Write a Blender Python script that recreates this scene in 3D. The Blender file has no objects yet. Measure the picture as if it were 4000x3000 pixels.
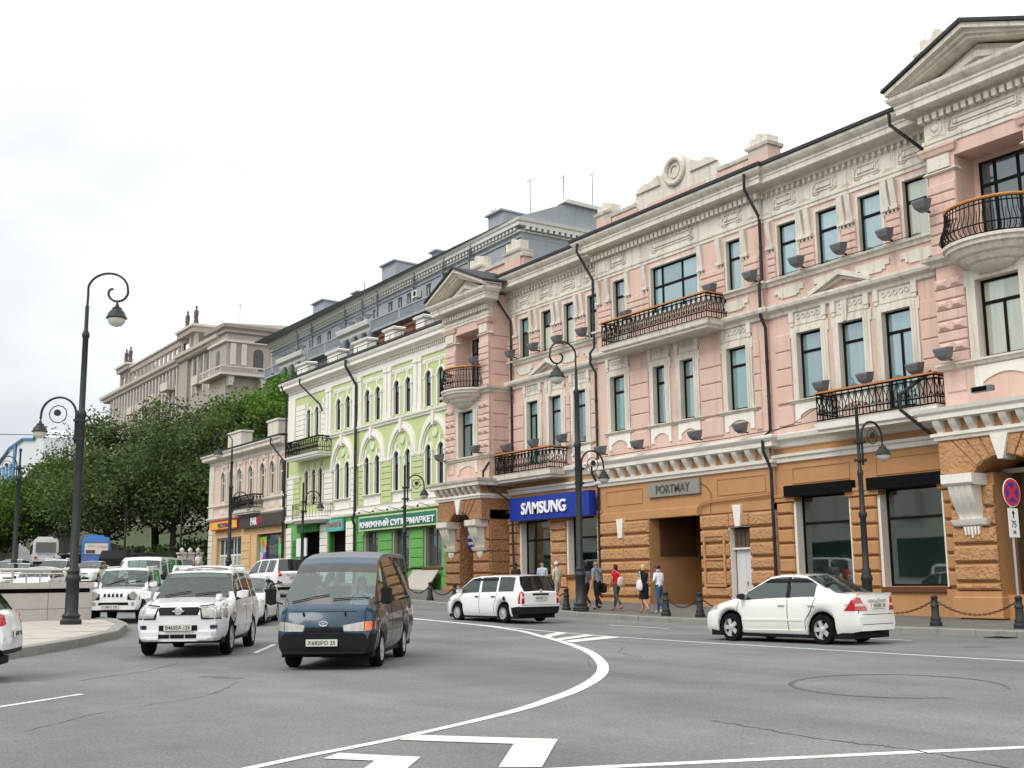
import bpy, math, random
from mathutils import Vector, Matrix
from mathutils.bvhtree import BVHTree
random.seed(7)
R=math.radians
sc=bpy.context.scene; col=sc.collection
# ---------------------------------------------------------------- camera
CAM_H=1.5; YAW=R(33.5); PITCH=math.atan(766/4500); ROLL=-0.0113
fh=Vector((math.sin(YAW),math.cos(YAW),0)); rt0=Vector((math.cos(YAW),-math.sin(YAW),0)); zz=Vector((0,0,1))
fw=fh*math.cos(PITCH)+zz*math.sin(PITCH); up0=-fh*math.sin(PITCH)+zz*math.cos(PITCH)
rt=rt0*math.cos(ROLL)+up0*math.sin(ROLL); up=up0*math.cos(ROLL)-rt0*math.sin(ROLL)
cd=bpy.data.cameras.new('camera'); cam=bpy.data.objects.new('camera',cd); col.objects.link(cam)
cd.sensor_width=36; cd.lens=40.5; cd.clip_start=.1; cd.clip_end=3000
cam.matrix_world=Matrix(((rt.x,up.x,-fw.x,0),(rt.y,up.y,-fw.y,0),(rt.z,up.z,-fw.z,CAM_H),(0,0,0,1)))
sc.camera=cam
# ---------------------------------------------------------------- sky, sun, exposure
SUN_EL=R(48); SUN_AZ=R(-100)          # azimuth from +Y towards +X
W=bpy.data.worlds.new('World'); sc.world=W; W.use_nodes=True
nt=W.node_tree; nt.nodes.clear()
def wn(t,**k):
    n=nt.nodes.new(t)
    for a,b in k.items(): setattr(n,a,b)
    return n
sky=wn('ShaderNodeTexSky',sky_type='NISHITA',sun_disc=False,sun_elevation=SUN_EL,sun_rotation=SUN_AZ,air_density=1.0,dust_density=4.0,ozone_density=1.0)
hs=wn('ShaderNodeHueSaturation'); hs.inputs['Saturation'].default_value=.25
tc=wn('ShaderNodeTexCoord'); mp=wn('ShaderNodeMapping'); mp.inputs['Scale'].default_value=(1.2,1.2,2.6)
nz=wn('ShaderNodeTexNoise'); nz.inputs['Scale'].default_value=1.6; nz.inputs['Detail'].default_value=5; nz.inputs['Roughness'].default_value=.5
cr=wn('ShaderNodeValToRGB'); cr.color_ramp.elements[0].position=.38; cr.color_ramp.elements[0].color=(6.1,6.5,6.85,1); cr.color_ramp.elements[1].position=.62; cr.color_ramp.elements[1].color=(13,13,12.9,1)
mx=wn('ShaderNodeMixRGB'); mx.inputs[0].default_value=.86
bg=wn('ShaderNodeBackground'); bg.inputs['Strength'].default_value=.1; out=wn('ShaderNodeOutputWorld')
L=nt.links.new
dt=wn('ShaderNodeVectorMath',operation='DOT_PRODUCT'); dt.inputs[1].default_value=(.3,-.9,.3); ma=wn('ShaderNodeMath',operation='MULTIPLY_ADD'); ma.inputs[1].default_value=.42; mb=wn('ShaderNodeMath',operation='MULTIPLY_ADD'); mb.inputs[1].default_value=.5; mb.inputs[2].default_value=.5
L(tc.outputs['Generated'],dt.inputs[0]); L(nz.outputs['Fac'],mb.inputs[0]); L(dt.outputs['Value'],ma.inputs[0]); L(mb.outputs[0],ma.inputs[2])
L(tc.outputs['Generated'],mp.inputs[0]); L(mp.outputs[0],nz.inputs['Vector']); L(ma.outputs[0],cr.inputs[0])
L(sky.outputs[0],hs.inputs['Color']); L(hs.outputs[0],mx.inputs[1]); L(cr.outputs[0],mx.inputs[2]); L(mx.outputs[0],bg.inputs[0]); L(bg.outputs[0],out.inputs[0])
sl=bpy.data.lights.new('sun','SUN'); sl.energy=1.2; sl.angle=R(28); sl.color=(1,.96,.9)
so=bpy.data.objects.new('sun',sl); col.objects.link(so)
sd=Vector((math.cos(SUN_EL)*math.sin(SUN_AZ),math.cos(SUN_EL)*math.cos(SUN_AZ),math.sin(SUN_EL)))
so.rotation_euler=sd.to_track_quat('Z','Y').to_euler(); so.location=sd*200
vs=sc.view_settings; vs.view_transform='Standard'; vs.look='None'; vs.exposure=0.36; vs.gamma=1
sc.cycles.max_bounces=7; sc.cycles.transparent_max_bounces=10; sc.cycles.caustics_reflective=False; sc.cycles.caustics_refractive=False

# ---------------------------------------------------------------- materials
MT={}
def _mat(name):
    m=bpy.data.materials.new(name); m.use_nodes=True; n=m.node_tree; n.nodes.clear(); return m,n
def nd(n,t,**k):
    x=n.nodes.new(t)
    for a,b in k.items():
        if a in x.inputs: x.inputs[a].default_value=b
        else: setattr(x,a,b)
    return x
def mat(name,c,rough=.8,metal=0,var=.12,scale=1.5,bump=0,bscale=40,dirt=0,dirtc=(.12,.10,.08),spec=.4,fine=.06,streak=0,coat=0,bd=.03):
    """stucco, stone, metal and paint: colour variation at two scales, optional dirt patches, streaks and fine relief"""
    if name in MT: return MT[name]
    m,n=_mat(name); lk=n.links.new
    o=nd(n,'ShaderNodeOutputMaterial'); p=nd(n,'ShaderNodeBsdfPrincipled'); lk(p.outputs[0],o.inputs[0])
    p.inputs['Roughness'].default_value=rough; p.inputs['Metallic'].default_value=metal; p.inputs['Specular IOR Level'].default_value=spec
    if coat: p.inputs['Coat Weight'].default_value=coat; p.inputs['Coat Roughness'].default_value=.04
    g=nd(n,'ShaderNodeNewGeometry'); 
    n1=nd(n,'ShaderNodeTexNoise',Scale=scale,Detail=4.); lk(g.outputs['Position'],n1.inputs['Vector'])
    n2=nd(n,'ShaderNodeTexNoise',Scale=scale*14,Detail=2.); lk(g.outputs['Position'],n2.inputs['Vector'])
    a=nd(n,'ShaderNodeMath',operation='MULTIPLY_ADD'); lk(n1.outputs['Fac'],a.inputs[0]); a.inputs[1].default_value=var*2; a.inputs[2].default_value=1-var
    b=nd(n,'ShaderNodeMath',operation='MULTIPLY_ADD'); lk(n2.outputs['Fac'],b.inputs[0]); b.inputs[1].default_value=fine*2; b.inputs[2].default_value=1-fine
    mm=nd(n,'ShaderNodeMath',operation='MULTIPLY'); lk(a.outputs[0],mm.inputs[0]); lk(b.outputs[0],mm.inputs[1])
    mc=nd(n,'ShaderNodeMixRGB',blend_type='MULTIPLY'); mc.inputs[0].default_value=1; mc.inputs[1].default_value=(*c,1); lk(mm.outputs[0],mc.inputs[2])
    last=mc.outputs[0]
    if dirt:
        mp=nd(n,'ShaderNodeMapping'); mp.inputs['Scale'].default_value=(1.1,1.1,.25 if streak else .8); lk(g.outputs['Position'],mp.inputs[0])
        n3=nd(n,'ShaderNodeTexNoise',Scale=1.7,Detail=7.,Roughness=.65); lk(mp.outputs[0],n3.inputs['Vector'])
        r=nd(n,'ShaderNodeValToRGB'); r.color_ramp.elements[0].position=.5; r.color_ramp.elements[1].position=.78; r.color_ramp.elements[0].color=(0,0,0,1); r.color_ramp.elements[1].color=(dirt,dirt,dirt,1); lk(n3.outputs['Fac'],r.inputs[0])
        md=nd(n,'ShaderNodeMixRGB'); lk(r.outputs[0],md.inputs[0]); lk(last,md.inputs[1]); md.inputs[2].default_value=(*dirtc,1); last=md.outputs[0]
        if streak:
            m4=nd(n,'ShaderNodeMapping'); m4.inputs['Scale'].default_value=(5,5,.3); lk(g.outputs['Position'],m4.inputs[0]); n4=nd(n,'ShaderNodeTexNoise',Scale=1.,Detail=5.,Roughness=.7); lk(m4.outputs[0],n4.inputs['Vector'])
            r4=nd(n,'ShaderNodeValToRGB'); r4.color_ramp.elements[0].position=.52; r4.color_ramp.elements[1].position=.74; r4.color_ramp.elements[0].color=(0,0,0,1); r4.color_ramp.elements[1].color=(dirt,dirt,dirt,1); lk(n4.outputs['Fac'],r4.inputs[0])
            m5=nd(n,'ShaderNodeMixRGB'); lk(r4.outputs[0],m5.inputs[0]); lk(last,m5.inputs[1]); m5.inputs[2].default_value=(*[q*.8 for q in dirtc],1); last=m5.outputs[0]
    lk(last,p.inputs['Base Color'])
    if bump:
        nb=nd(n,'ShaderNodeTexNoise',Scale=bscale,Detail=3.); lk(g.outputs['Position'],nb.inputs['Vector'])
        bp=nd(n,'ShaderNodeBump',Strength=bump,Distance=bd); lk(nb.outputs['Fac'],bp.inputs['Height']); lk(bp.outputs[0],p.inputs['Normal'])
    MT[name]=m; return m
def glass(name,tint,refl=.3,trans=.5,base=(.05,.06,.06),rough=.02,bump=0):
    """glazing: part see-through, part body tint, part mirror by fresnel"""
    if name in MT: return MT[name]
    m,n=_mat(name); lk=n.links.new
    o=nd(n,'ShaderNodeOutputMaterial'); t=nd(n,'ShaderNodeBsdfTransparent',Color=(*tint,1)); d=nd(n,'ShaderNodeBsdfDiffuse',Color=(*base,1)); g=nd(n,'ShaderNodeBsdfGlossy',Roughness=rough); g.inputs['Color'].default_value=(.9,.95,.95,1)
    a=nd(n,'ShaderNodeMixShader'); a.inputs[0].default_value=trans; lk(d.outputs[0],a.inputs[1]); lk(t.outputs[0],a.inputs[2])
    f=nd(n,'ShaderNodeFresnel',IOR=1.5); q=nd(n,'ShaderNodeMath',operation='MULTIPLY_ADD',use_clamp=True); lk(f.outputs[0],q.inputs[0]); q.inputs[1].default_value=1; q.inputs[2].default_value=refl
    if bump:
        ge=nd(n,'ShaderNodeNewGeometry'); nb=nd(n,'ShaderNodeTexNoise',Scale=.5,Detail=0.); lk(ge.outputs['Position'],nb.inputs['Vector']); bp=nd(n,'ShaderNodeBump',Strength=bump,Distance=.05); lk(nb.outputs['Fac'],bp.inputs['Height']); lk(bp.outputs[0],g.inputs['Normal'])
    b=nd(n,'ShaderNodeMixShader'); lk(q.outputs[0],b.inputs[0]); lk(a.outputs[0],b.inputs[1]); lk(g.outputs[0],b.inputs[2]); lk(b.outputs[0],o.inputs[0])
    MT[name]=m; return m
def emis(name,c,s):
    if name in MT: return MT[name]
    m,n=_mat(name); o=nd(n,'ShaderNodeOutputMaterial'); e=nd(n,'ShaderNodeEmission',Color=(*c,1),Strength=s); n.links.new(e.outputs[0],o.inputs[0]); MT[name]=m; return m
def pane_mat(name,c,refl=.35):
    """window with a pale blind or curtain right behind reflective glass; each pane a little different"""
    if name in MT: return MT[name]
    m,n=_mat(name); lk=n.links.new
    o=nd(n,'ShaderNodeOutputMaterial'); d=nd(n,'ShaderNodeBsdfDiffuse'); g=nd(n,'ShaderNodeBsdfGlossy',Roughness=.02); g.inputs['Color'].default_value=(.82,.95,1,1)
    oi=nd(n,'ShaderNodeObjectInfo'); ge=nd(n,'ShaderNodeNewGeometry')
    r=nd(n,'ShaderNodeMath',operation='MULTIPLY_ADD'); lk(oi.outputs['Random'],r.inputs[0]); r.inputs[1].default_value=.7; r.inputs[2].default_value=.65
    mp=nd(n,'ShaderNodeMapping'); mp.inputs['Scale'].default_value=(0,7,.5); lk(ge.outputs['Position'],mp.inputs[0])
    nz=nd(n,'ShaderNodeTexNoise',Scale=1.,Detail=2.); lk(mp.outputs[0],nz.inputs['Vector'])
    r2=nd(n,'ShaderNodeMath',operation='MULTIPLY_ADD'); lk(nz.outputs['Fac'],r2.inputs[0]); r2.inputs[1].default_value=.4; r2.inputs[2].default_value=.75
    q=nd(n,'ShaderNodeMath',operation='MULTIPLY'); lk(r.outputs[0],q.inputs[0]); lk(r2.outputs[0],q.inputs[1])
    mc=nd(n,'ShaderNodeMixRGB',blend_type='MULTIPLY'); mc.inputs[0].default_value=1; mc.inputs[1].default_value=(*c,1); lk(q.outputs[0],mc.inputs[2]); lk(mc.outputs[0],d.inputs['Color'])
    nb=nd(n,'ShaderNodeTexNoise',Scale=1.1,Detail=1.); lk(ge.outputs['Position'],nb.inputs['Vector']); bp=nd(n,'ShaderNodeBump',Strength=.15,Distance=.05); lk(nb.outputs['Fac'],bp.inputs['Height']); lk(bp.outputs[0],g.inputs['Normal'])
    b=nd(n,'ShaderNodeMixShader'); b.inputs[0].default_value=refl; lk(d.outputs[0],b.inputs[1]); lk(g.outputs[0],b.inputs[2]); lk(b.outputs[0],o.inputs[0])
    MT[name]=m; return m
PINK=mat('pink_stucco',(.645,.46,.385),.9,var=.14,scale=.9,bump=.15,bscale=60,dirt=.45,dirtc=(.40,.30,.26),streak=1)
CREAM=mat('cream_trim',(.66,.62,.54),.85,var=.14,scale=1.2,bump=.15,bscale=50,dirt=.6,dirtc=(.30,.27,.22),streak=1)
WHITE=mat('white_trim',(.78,.755,.69),.8,var=.06,dirt=.25,dirtc=(.45,.42,.38),streak=1)
ORANGE=mat('ochre_stucco',(.47,.25,.11),.9,var=.12,scale=1.1,bump=.2,bscale=35,dirt=.3,dirtc=(.33,.16,.07))
ROUGHO=mat('ochre_rough_stone',(.49,.27,.13),.95,var=.2,scale=2,bump=1.,bscale=9,bd=.1,fine=.22,dirt=.4,dirtc=(.30,.15,.07))
ROUGHB=mat('brown_rough_stone',(.34,.18,.09),.95,var=.2,scale=2,bump=1.,bscale=9,bd=.1,fine=.22,dirt=.3,dirtc=(.2,.1,.05))
LGREEN=mat('light_green_stucco',(.50,.59,.29),.9,var=.1,bump=.1,dirt=.25,dirtc=(.35,.42,.22),streak=1)
BGREEN=mat('bright_green_paint',(.13,.37,.095),.85,var=.14,bump=.15,dirt=.3,dirtc=(.10,.24,.07))
DGREEN=mat('deep_green_paint',(.04,.20,.03),.85,var=.15)
PEACH=mat('peach_stucco',(.64,.50,.42),.9,var=.1,bump=.1,dirt=.3,dirtc=(.40,.3,.25),streak=1)
SAND=mat('sand_stone',(.62,.42,.22),.9,var=.12,bump=.2)
GREYB=mat('blue_grey_stucco',(.31,.34,.375),.9,var=.1,scale=.5,bump=.1,dirt=.3,dirtc=(.18,.20,.23),streak=1)
GREYT=mat('pale_grey_trim',(.62,.62,.59),.9,var=.1,scale=.6,dirt=.3,dirtc=(.3,.3,.3),streak=1)
BROWN=mat('grey_brown_stucco',(.37,.325,.295),.9,var=.1,scale=.3,dirt=.3,dirtc=(.25,.2,.17),streak=1)
BROWNT=mat('pale_brown_trim',(.55,.50,.46),.9,var=.1,scale=.3)
FRAME=mat('dark_window_frame',(.007,.006,.006),.6,var=.1,spec=.12)
BLACK=mat('black_iron',(.007,.007,.008),.6,var=.2,spec=.15)
ROOFM=mat('dark_roof_metal',(.04,.042,.046),.7,var=.25,spec=.2)
PIPE=mat('dark_pipe_metal',(.026,.028,.03),.6,var=.3,spec=.2,dirt=.4,dirtc=(.16,.15,.14))
LAMPP=mat('green_black_lamp_paint',(.026,.032,.032),.5,var=.25,metal=.3,dirt=.3,dirtc=(.085,.09,.085))
WOOD=mat('orange_varnished_wood',(.50,.20,.05),.45,var=.25,scale=5)
GREYM=mat('grey_floodlight_metal',(.155,.16,.17),.5,var=.12,metal=.2)
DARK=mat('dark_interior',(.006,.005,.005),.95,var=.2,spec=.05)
PANE=pane_mat('blue_pane',(.17,.27,.285),.30)
PANEY=pane_mat('cream_blind_pane',(.46,.47,.36),.2)
PANED=pane_mat('dark_pane',(.055,.07,.07),.16)
PANEC=pane_mat('teal_curtain_pane',(.13,.25,.24),.25)
SHOPG=glass('shop_glass',(.70,.85,.79),.24,.85,(.02,.05,.045),bump=.06)
WROAD=mat('road_paint_white',(.74,.74,.70),.8,var=.18,scale=4,dirt=.8,dirtc=(.24,.24,.235),fine=.2)
# ---------------------------------------------------------------- mesh builder
class B:
    def __init__(s): s.v=[];s.f=[];s.m=[];s.cm=0
    def q(s,*pts):
        i=len(s.v); s.v.extend(tuple(p) for p in pts); s.f.append(tuple(range(i,i+len(pts)))); s.m.append(s.cm)
    def box(s,x0,x1,y0,y1,z0,z1):
        if x0>x1:x0,x1=x1,x0
        if y0>y1:y0,y1=y1,y0
        if z0>z1:z0,z1=z1,z0
        i=len(s.v); s.v+=[(x0,y0,z0),(x1,y0,z0),(x1,y1,z0),(x0,y1,z0),(x0,y0,z1),(x1,y0,z1),(x1,y1,z1),(x0,y1,z1)]
        s.f+=[(i+a,i+b,i+c,i+d) for a,b,c,d in((0,3,2,1),(4,5,6,7),(0,1,5,4),(1,2,6,5),(2,3,7,6),(3,0,4,7))]; s.m+=[s.cm]*6; return s
    def block(s,x0,x1,y0,y1,z0,z1,c=.03):
        """a facing stone with chamfered edges on its street (x0) side"""
        i=len(s.v); s.v+=[(x1,y0,z0),(x1,y1,z0),(x1,y1,z1),(x1,y0,z1),(x0+c,y0,z0),(x0+c,y1,z0),(x0+c,y1,z1),(x0+c,y0,z1),(x0,y0+c,z0+c),(x0,y1-c,z0+c),(x0,y1-c,z1-c),(x0,y0+c,z1-c)]
        for a in range(4):
            b=(a+1)%4; s.f+=[(i+a,i+b,i+4+b,i+4+a),(i+4+a,i+4+b,i+8+b,i+8+a)]
        s.f.append((i+8,i+9,i+10,i+11)); s.m+=[s.cm]*9; return s
    def prism(s,pts,ax,a0,a1):
        i=len(s.v); n=len(pts)
        for a in(a0,a1):
            for u,w in pts: s.v.append((a,u,w) if ax=='x' else (u,a,w) if ax=='y' else (u,w,a))
        for k in range(n):
            l=(k+1)%n; s.f.append((i+k,i+l,i+n+l,i+n+k)); s.m.append(s.cm)
        s.f.append(tuple(range(i+n-1,i-1,-1))); s.f.append(tuple(range(i+n,i+2*n))); s.m+=[s.cm]*2; return s
    def rings(s,rs,closed=True,cap=True):
        n=len(rs[0]); i=len(s.v)
        for r in rs: s.v.extend(tuple(p) for p in r)
        for a in range(len(rs)-1):
            for k in range(n if closed else n-1):
                l=(k+1)%n; s.f.append((i+a*n+k,i+a*n+l,i+(a+1)*n+l,i+(a+1)*n+k)); s.m.append(s.cm)
        if cap:
            s.f.append(tuple(i+k for k in range(n-1,-1,-1))); s.f.append(tuple(i+(len(rs)-1)*n+k for k in range(n))); s.m+=[s.cm]*2
        return s
    def lathe(s,c,prof,n=12,ax='z',cap=True):
        rs=[]
        for r,h in prof:
            ring=[]
            for k in range(n):
                a=2*math.pi*k/n; u,w=r*math.cos(a),r*math.sin(a)
                ring.append((c[0]+u,c[1]+w,c[2]+h) if ax=='z' else (c[0]+u,c[1]+h,c[2]+w) if ax=='y' else (c[0]+h,c[1]+u,c[2]+w))
            rs.append(ring)
        return s.rings(rs,True,cap)
    def tube(s,pts,r,n=6,cap=True):
        pts=[Vector(p) for p in pts]; rr=r if isinstance(r,(list,tuple)) else [r]*len(pts); rs=[]; prev=None
        for k,p in enumerate(pts):
            t=(pts[min(k+1,len(pts)-1)]-pts[max(k-1,0)])
            if t.length<1e-9: t=Vector((0,0,1))
            t.normalize()
            if prev is None:
                a=Vector((0,0,1)) if abs(t.z)<.9 else Vector((1,0,0)); u=t.cross(a).normalized()
            else: u=(prev-t*prev.dot(t)); u=u.normalized() if u.length>1e-6 else t.orthogonal().normalized()
            prev=u; w=t.cross(u)
            rs.append([p+(u*math.cos(2*math.pi*j/n)+w*math.sin(2*math.pi*j/n))*rr[k] for j in range(n)])
        return s.rings(rs,True,cap)
    def add(s,o,M=None):
        i=len(s.v); s.v+= [tuple(M@Vector(p)) for p in o.v] if M else list(o.v)
        s.f+=[tuple(i+k for k in f) for f in o.f]; s.m+=[s.cm]*len(o.f) if not any(o.m) else list(o.m); return s
    def mesh(s,name,mats,smooth=False):
        me=bpy.data.meshes.new(name); me.from_pydata(s.v,[],s.f)
        for m in (mats if isinstance(mats,(list,tuple)) else [mats]): me.materials.append(m)
        if any(s.m): me.polygons.foreach_set('material_index',s.m)
        if smooth:
            me.polygons.foreach_set('use_smooth',[True]*len(me.polygons)); me.set_sharp_from_angle(angle=R(smooth if smooth>1 else 40))
        return me
    def obj(s,name,mats,parent=None,smooth=False,**k):
        return ob(name,s.mesh(name,mats,smooth),parent,**k)
def ob(name,data,parent=None,label=None,cat=None,group=None,kind=None,loc=None,rz=None):
    o=bpy.data.objects.new(name,data); col.objects.link(o)
    if parent is not None: o.parent=parent
    if loc is not None: o.location=loc
    if rz is not None: o.rotation_euler=(0,0,rz)
    if label:o['label']=label
    if cat:o['category']=cat
    if group:o['group']=group
    if kind:o['kind']=kind
    return o
def thing(name,label,cat,loc=(0,0,0),rz=0,group=None): return ob(name,None,None,label,cat,group,None,loc,rz)
def copy_tree(o,parent=None,label=None,loc=None,rz=None):
    c=o.copy(); col.objects.link(c)
    if parent is not None: c.parent=parent
    if label:c['label']=label
    if loc is not None:c.location=loc
    if rz is not None:c.rotation_euler=(0,0,rz)
    for ch in list(o.children): copy_tree(ch,c)
    return c
def text(body,w,h,o,u,v,parent,m,name='lettering',ext=.02,bold=0.0,shear=0):
    """raised lettering fitted into w x h at corner o, running along u, up v"""
    c=bpy.data.curves.new(name,'FONT'); c.body=body; c.size=1; c.extrude=.5; c.resolution_u=3; c.offset=bold; c.shear=shear
    t=bpy.data.objects.new(name,c); col.objects.link(t)
    me=bpy.data.meshes.new_from_object(t.evaluated_get(bpy.context.evaluated_depsgraph_get())); bpy.data.objects.remove(t); bpy.data.curves.remove(c)
    xs=[p.co.x for p in me.vertices]; ys=[p.co.y for p in me.vertices]
    if not xs: return None
    x0,x1,y0,y1=min(xs),max(xs),min(ys),max(ys); u=Vector(u).normalized(); v=Vector(v).normalized(); nn=u.cross(v); o=Vector(o)
    for p in me.vertices:
        p.co=o+u*((p.co.x-x0)/(x1-x0)*w)+v*((p.co.y-y0)/(y1-y0)*h)+nn*((p.co.z+.5)*ext)
    me.materials.clear(); me.materials.append(m)
    return ob(name,me,parent)
def G(Y):
    if Y<22: return 0.
    if Y<30: return .0225*(Y-22)**2/16
    if Y<45: return .0225*(Y-26)
    if Y<120: return .4275+.035*(Y-45)
    return 3.0525
# ================================================================ ground, road, pavements
def asphalt():
    m,n=_mat('asphalt'); lk=n.links.new
    o=nd(n,'ShaderNodeOutputMaterial'); p=nd(n,'ShaderNodeBsdfPrincipled',Roughness=.85); p.inputs['Specular IOR Level'].default_value=.35; lk(p.outputs[0],o.inputs[0])
    g=nd(n,'ShaderNodeNewGeometry'); P=g.outputs['Position']
    a=nd(n,'ShaderNodeTexNoise',Scale=.22,Detail=6.,Roughness=.6); lk(P,a.inputs['Vector'])
    mp=nd(n,'ShaderNodeMapping'); mp.inputs['Scale'].default_value=(1.,.12,1); mp.inputs['Rotation'].default_value=(0,0,-.25); lk(P,mp.inputs[0])
    t=nd(n,'ShaderNodeTexNoise',Scale=.8,Detail=4.); lk(mp.outputs[0],t.inputs['Vector'])
    s=nd(n,'ShaderNodeTexNoise',Scale=34.,Detail=4.,Roughness=.8); lk(P,s.inputs['Vector'])
    sp=nd(n,'ShaderNodeTexVoronoi',Scale=38.); lk(P,sp.inputs['Vector'])
    r1=nd(n,'ShaderNodeValToRGB'); e=r1.color_ramp.elements; e[0].position=.32;e[0].color=(.138,.145,.143,1);e[1].position=.7;e[1].color=(.210,.217,.212,1); lk(a.outputs['Fac'],r1.inputs[0])
    def mul(x,fac,lo,hi,out='Fac'):
        q=nd(n,'ShaderNodeMapRange'); q.inputs['From Min'].default_value=.25;q.inputs['From Max'].default_value=.75;q.inputs['To Min'].default_value=lo;q.inputs['To Max'].default_value=hi; lk(fac.outputs[out],q.inputs[0])
        m2=nd(n,'ShaderNodeMixRGB',blend_type='MULTIPLY'); m2.inputs[0].default_value=1; lk(x,m2.inputs[1]); lk(q.outputs[0],m2.inputs[2]); return m2.outputs[0]
    c=mul(r1.outputs[0],t,.80,1.14); c=mul(c,s,.55,1.45); s2=nd(n,'ShaderNodeTexNoise',Scale=17.,Detail=3.); lk(P,s2.inputs['Vector']); c=mul(c,s2,.84,1.16); s3=nd(n,'ShaderNodeTexNoise',Scale=1.6,Detail=5.,Roughness=.7); lk(P,s3.inputs['Vector']); c=mul(c,s3,.9,1.1)
    lk(c,p.inputs['Base Color'])
    bp=nd(n,'ShaderNodeBump',Strength=.5,Distance=.012); lk(sp.outputs['Distance'],bp.inputs['Height']); lk(bp.outputs[0],p.inputs['Normal'])
    MT['asphalt']=m; return m
ASPH=asphalt()
PAVE=mat('grey_pavement',(.15,.145,.135),.9,var=.2,scale=1.2,bump=.25,bscale=30,dirt=.4,dirtc=(.07,.065,.06))
KERBM=mat('kerb_granite',(.27,.265,.24),.9,var=.18,scale=2,bump=.4,bscale=25,dirt=.5,dirtc=(.12,.115,.09))
EARTH=mat('earth_and_grass',(.055,.075,.03),.95,var=.4,scale=.4,bump=.5,bscale=4)
SLABM=mat('pale_paving',(.44,.41,.37),.85,var=.15,scale=1.2,bump=.2,bscale=20,dirt=.35,dirtc=(.25,.23,.2))
def sheet(name,x0,x1,ys,dz,m,kind='structure',nx=2):
    b=B()
    for i in range(len(ys)-1):
        for k in range(nx):
            xa=x0+(x1-x0)*k/nx; xb=x0+(x1-x0)*(k+1)/nx
            b.q((xa,ys[i],G(ys[i])+dz),(xb,ys[i],G(ys[i])+dz),(xb,ys[i+1],G(ys[i+1])+dz),(xa,ys[i+1],G(ys[i+1])+dz))
    return b.obj(name,m,None,kind=kind)
YS=[-60]+list(range(0,60,2))+list(range(60,125,5))+[160,240,400]
YB=[-900,-60]+list(range(0,60,2))+list(range(60,125,5))+[160,400,1200]
sheet('ground',-900,900,YB,-.03,EARTH)
sheet('road',-60,26.2,YS,0,ASPH)
# right pavement with kerb stones
KX=25.72
pv=sheet('pavement',KX+.3,33.4,YS[:-2],.15,PAVE)
ks=B().block(-.15,.15,0,1.0,0,1,.02)
kme={}
def kerb_run(parent,pts,h,w,m,step=1.15):
    """kerb stones laid end to end along a polyline"""
    out=[]
    for a,b_ in zip(pts[:-1],pts[1:]):
        a=Vector(a);b_=Vector(b_); n=max(1,round((b_-a).length/step)); d=(b_-a)/n
        for k in range(n):
            p=a+d*k; q=p+d; ln=(d.length); ang=math.atan2(d.y,d.x)
            key=(round(ln,2),h,w,m.name)
            if key not in kme:
                c=.018; bb=B(); g=.006
                bb.rings([[(g,-w/2,-.1),(ln-g,-w/2,-.1),(ln-g,w/2,-.1),(g,w/2,-.1)],[(g,-w/2,h-c),(ln-g,-w/2,h-c),(ln-g,w/2,h-c),(g,w/2,h-c)],[(g+c,-w/2+c,h),(ln-g-c,-w/2+c,h),(ln-g-c,w/2-c,h),(g+c,w/2-c,h)]])
                kme[key]=bb.mesh('kerb_stone',m)
            o=ob('kerb_stone',kme[key],parent,loc=(p.x,p.y,G(p.y)),rz=ang)
            o.rotation_euler=(0,-math.atan2(G(q.y)-G(p.y),ln),ang)
            out.append(o)
    return out
kerb_run(pv,[(KX+.15,8,0),(KX+.15,28.2,0)],.16,.3,KERBM)
kerb_run(pv,[(KX+.15,28.2,0),(KX-.35,30.6,0),(KX-.45,34.0,0),(KX-.05,37.5,0),(KX+.15,60,0)],.16,.3,KERBM)
kerb_run(pv,[(KX+.15,60,0),(KX+.15,100,0)],.16,.3,KERBM,2.4)
b=B()
ysx=[28.2,30.6,34,37.5]
for (ya,xa),(yb,xb) in zip([(28.2,KX+.15),(30.6,KX-.35),(34,KX-.45),(37.5,KX-.05)],[(30.6,KX-.35),(34,KX-.45),(37.5,KX-.05),(38.5,KX+.05)]):
    b.q((xa,ya,G(ya)+.154),(KX+.32,ya,G(ya)+.154),(KX+.32,yb,G(yb)+.154),(xb,yb,G(yb)+.154))
b.obj('pavement_edge',PAVE,pv)
# painted markings
def stripe(name,pts,w,dz=.004,closed=False):
    """a painted line of width w (or list of widths) along ground points"""
    b=B(); n=len(pts); P=[Vector((p[0],p[1],0)) for p in pts]; L_=[];R_=[]
    for k in range(n):
        t=(P[min(k+1,n-1)]-P[max(k-1,0)]).normalized(); nn=Vector((-t.y,t.x,0)); ww=(w[k] if isinstance(w,(list,tuple)) else w)/2
        L_.append(P[k]+nn*ww); R_.append(P[k]-nn*ww)
    for k in range(n-1):
        b.q(*[(p.x,p.y,G(p.y)+dz) for p in (R_[k],R_[k+1],L_[k+1],L_[k])])
    return b.obj(name,WROAD,None,kind='structure')
def smooth(pts,n=6):
    out=[]
    for i in range(len(pts)-1):
        p0=pts[max(i-1,0)];p1=pts[i];p2=pts[i+1];p3=pts[min(i+2,len(pts)-1)]
        for k in range(n):
            t=k/n; out.append(tuple(.5*(2*p1[j]+(p2[j]-p0[j])*t+(2*p0[j]-5*p1[j]+4*p2[j]-p3[j])*t*t+(3*p1[j]-p0[j]-3*p2[j]+p3[j])*t**3) for j in range(len(p1))))
    out.append(tuple(pts[-1])); return out
stripe('road_line',[(18.8,-4),(18.85,14),(18.98,20),(19.15,24.5),(19.38,28),(19.5,32),(19.6,36),(19.8,44),(20.3,60),(20.6,75)],.11)
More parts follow.
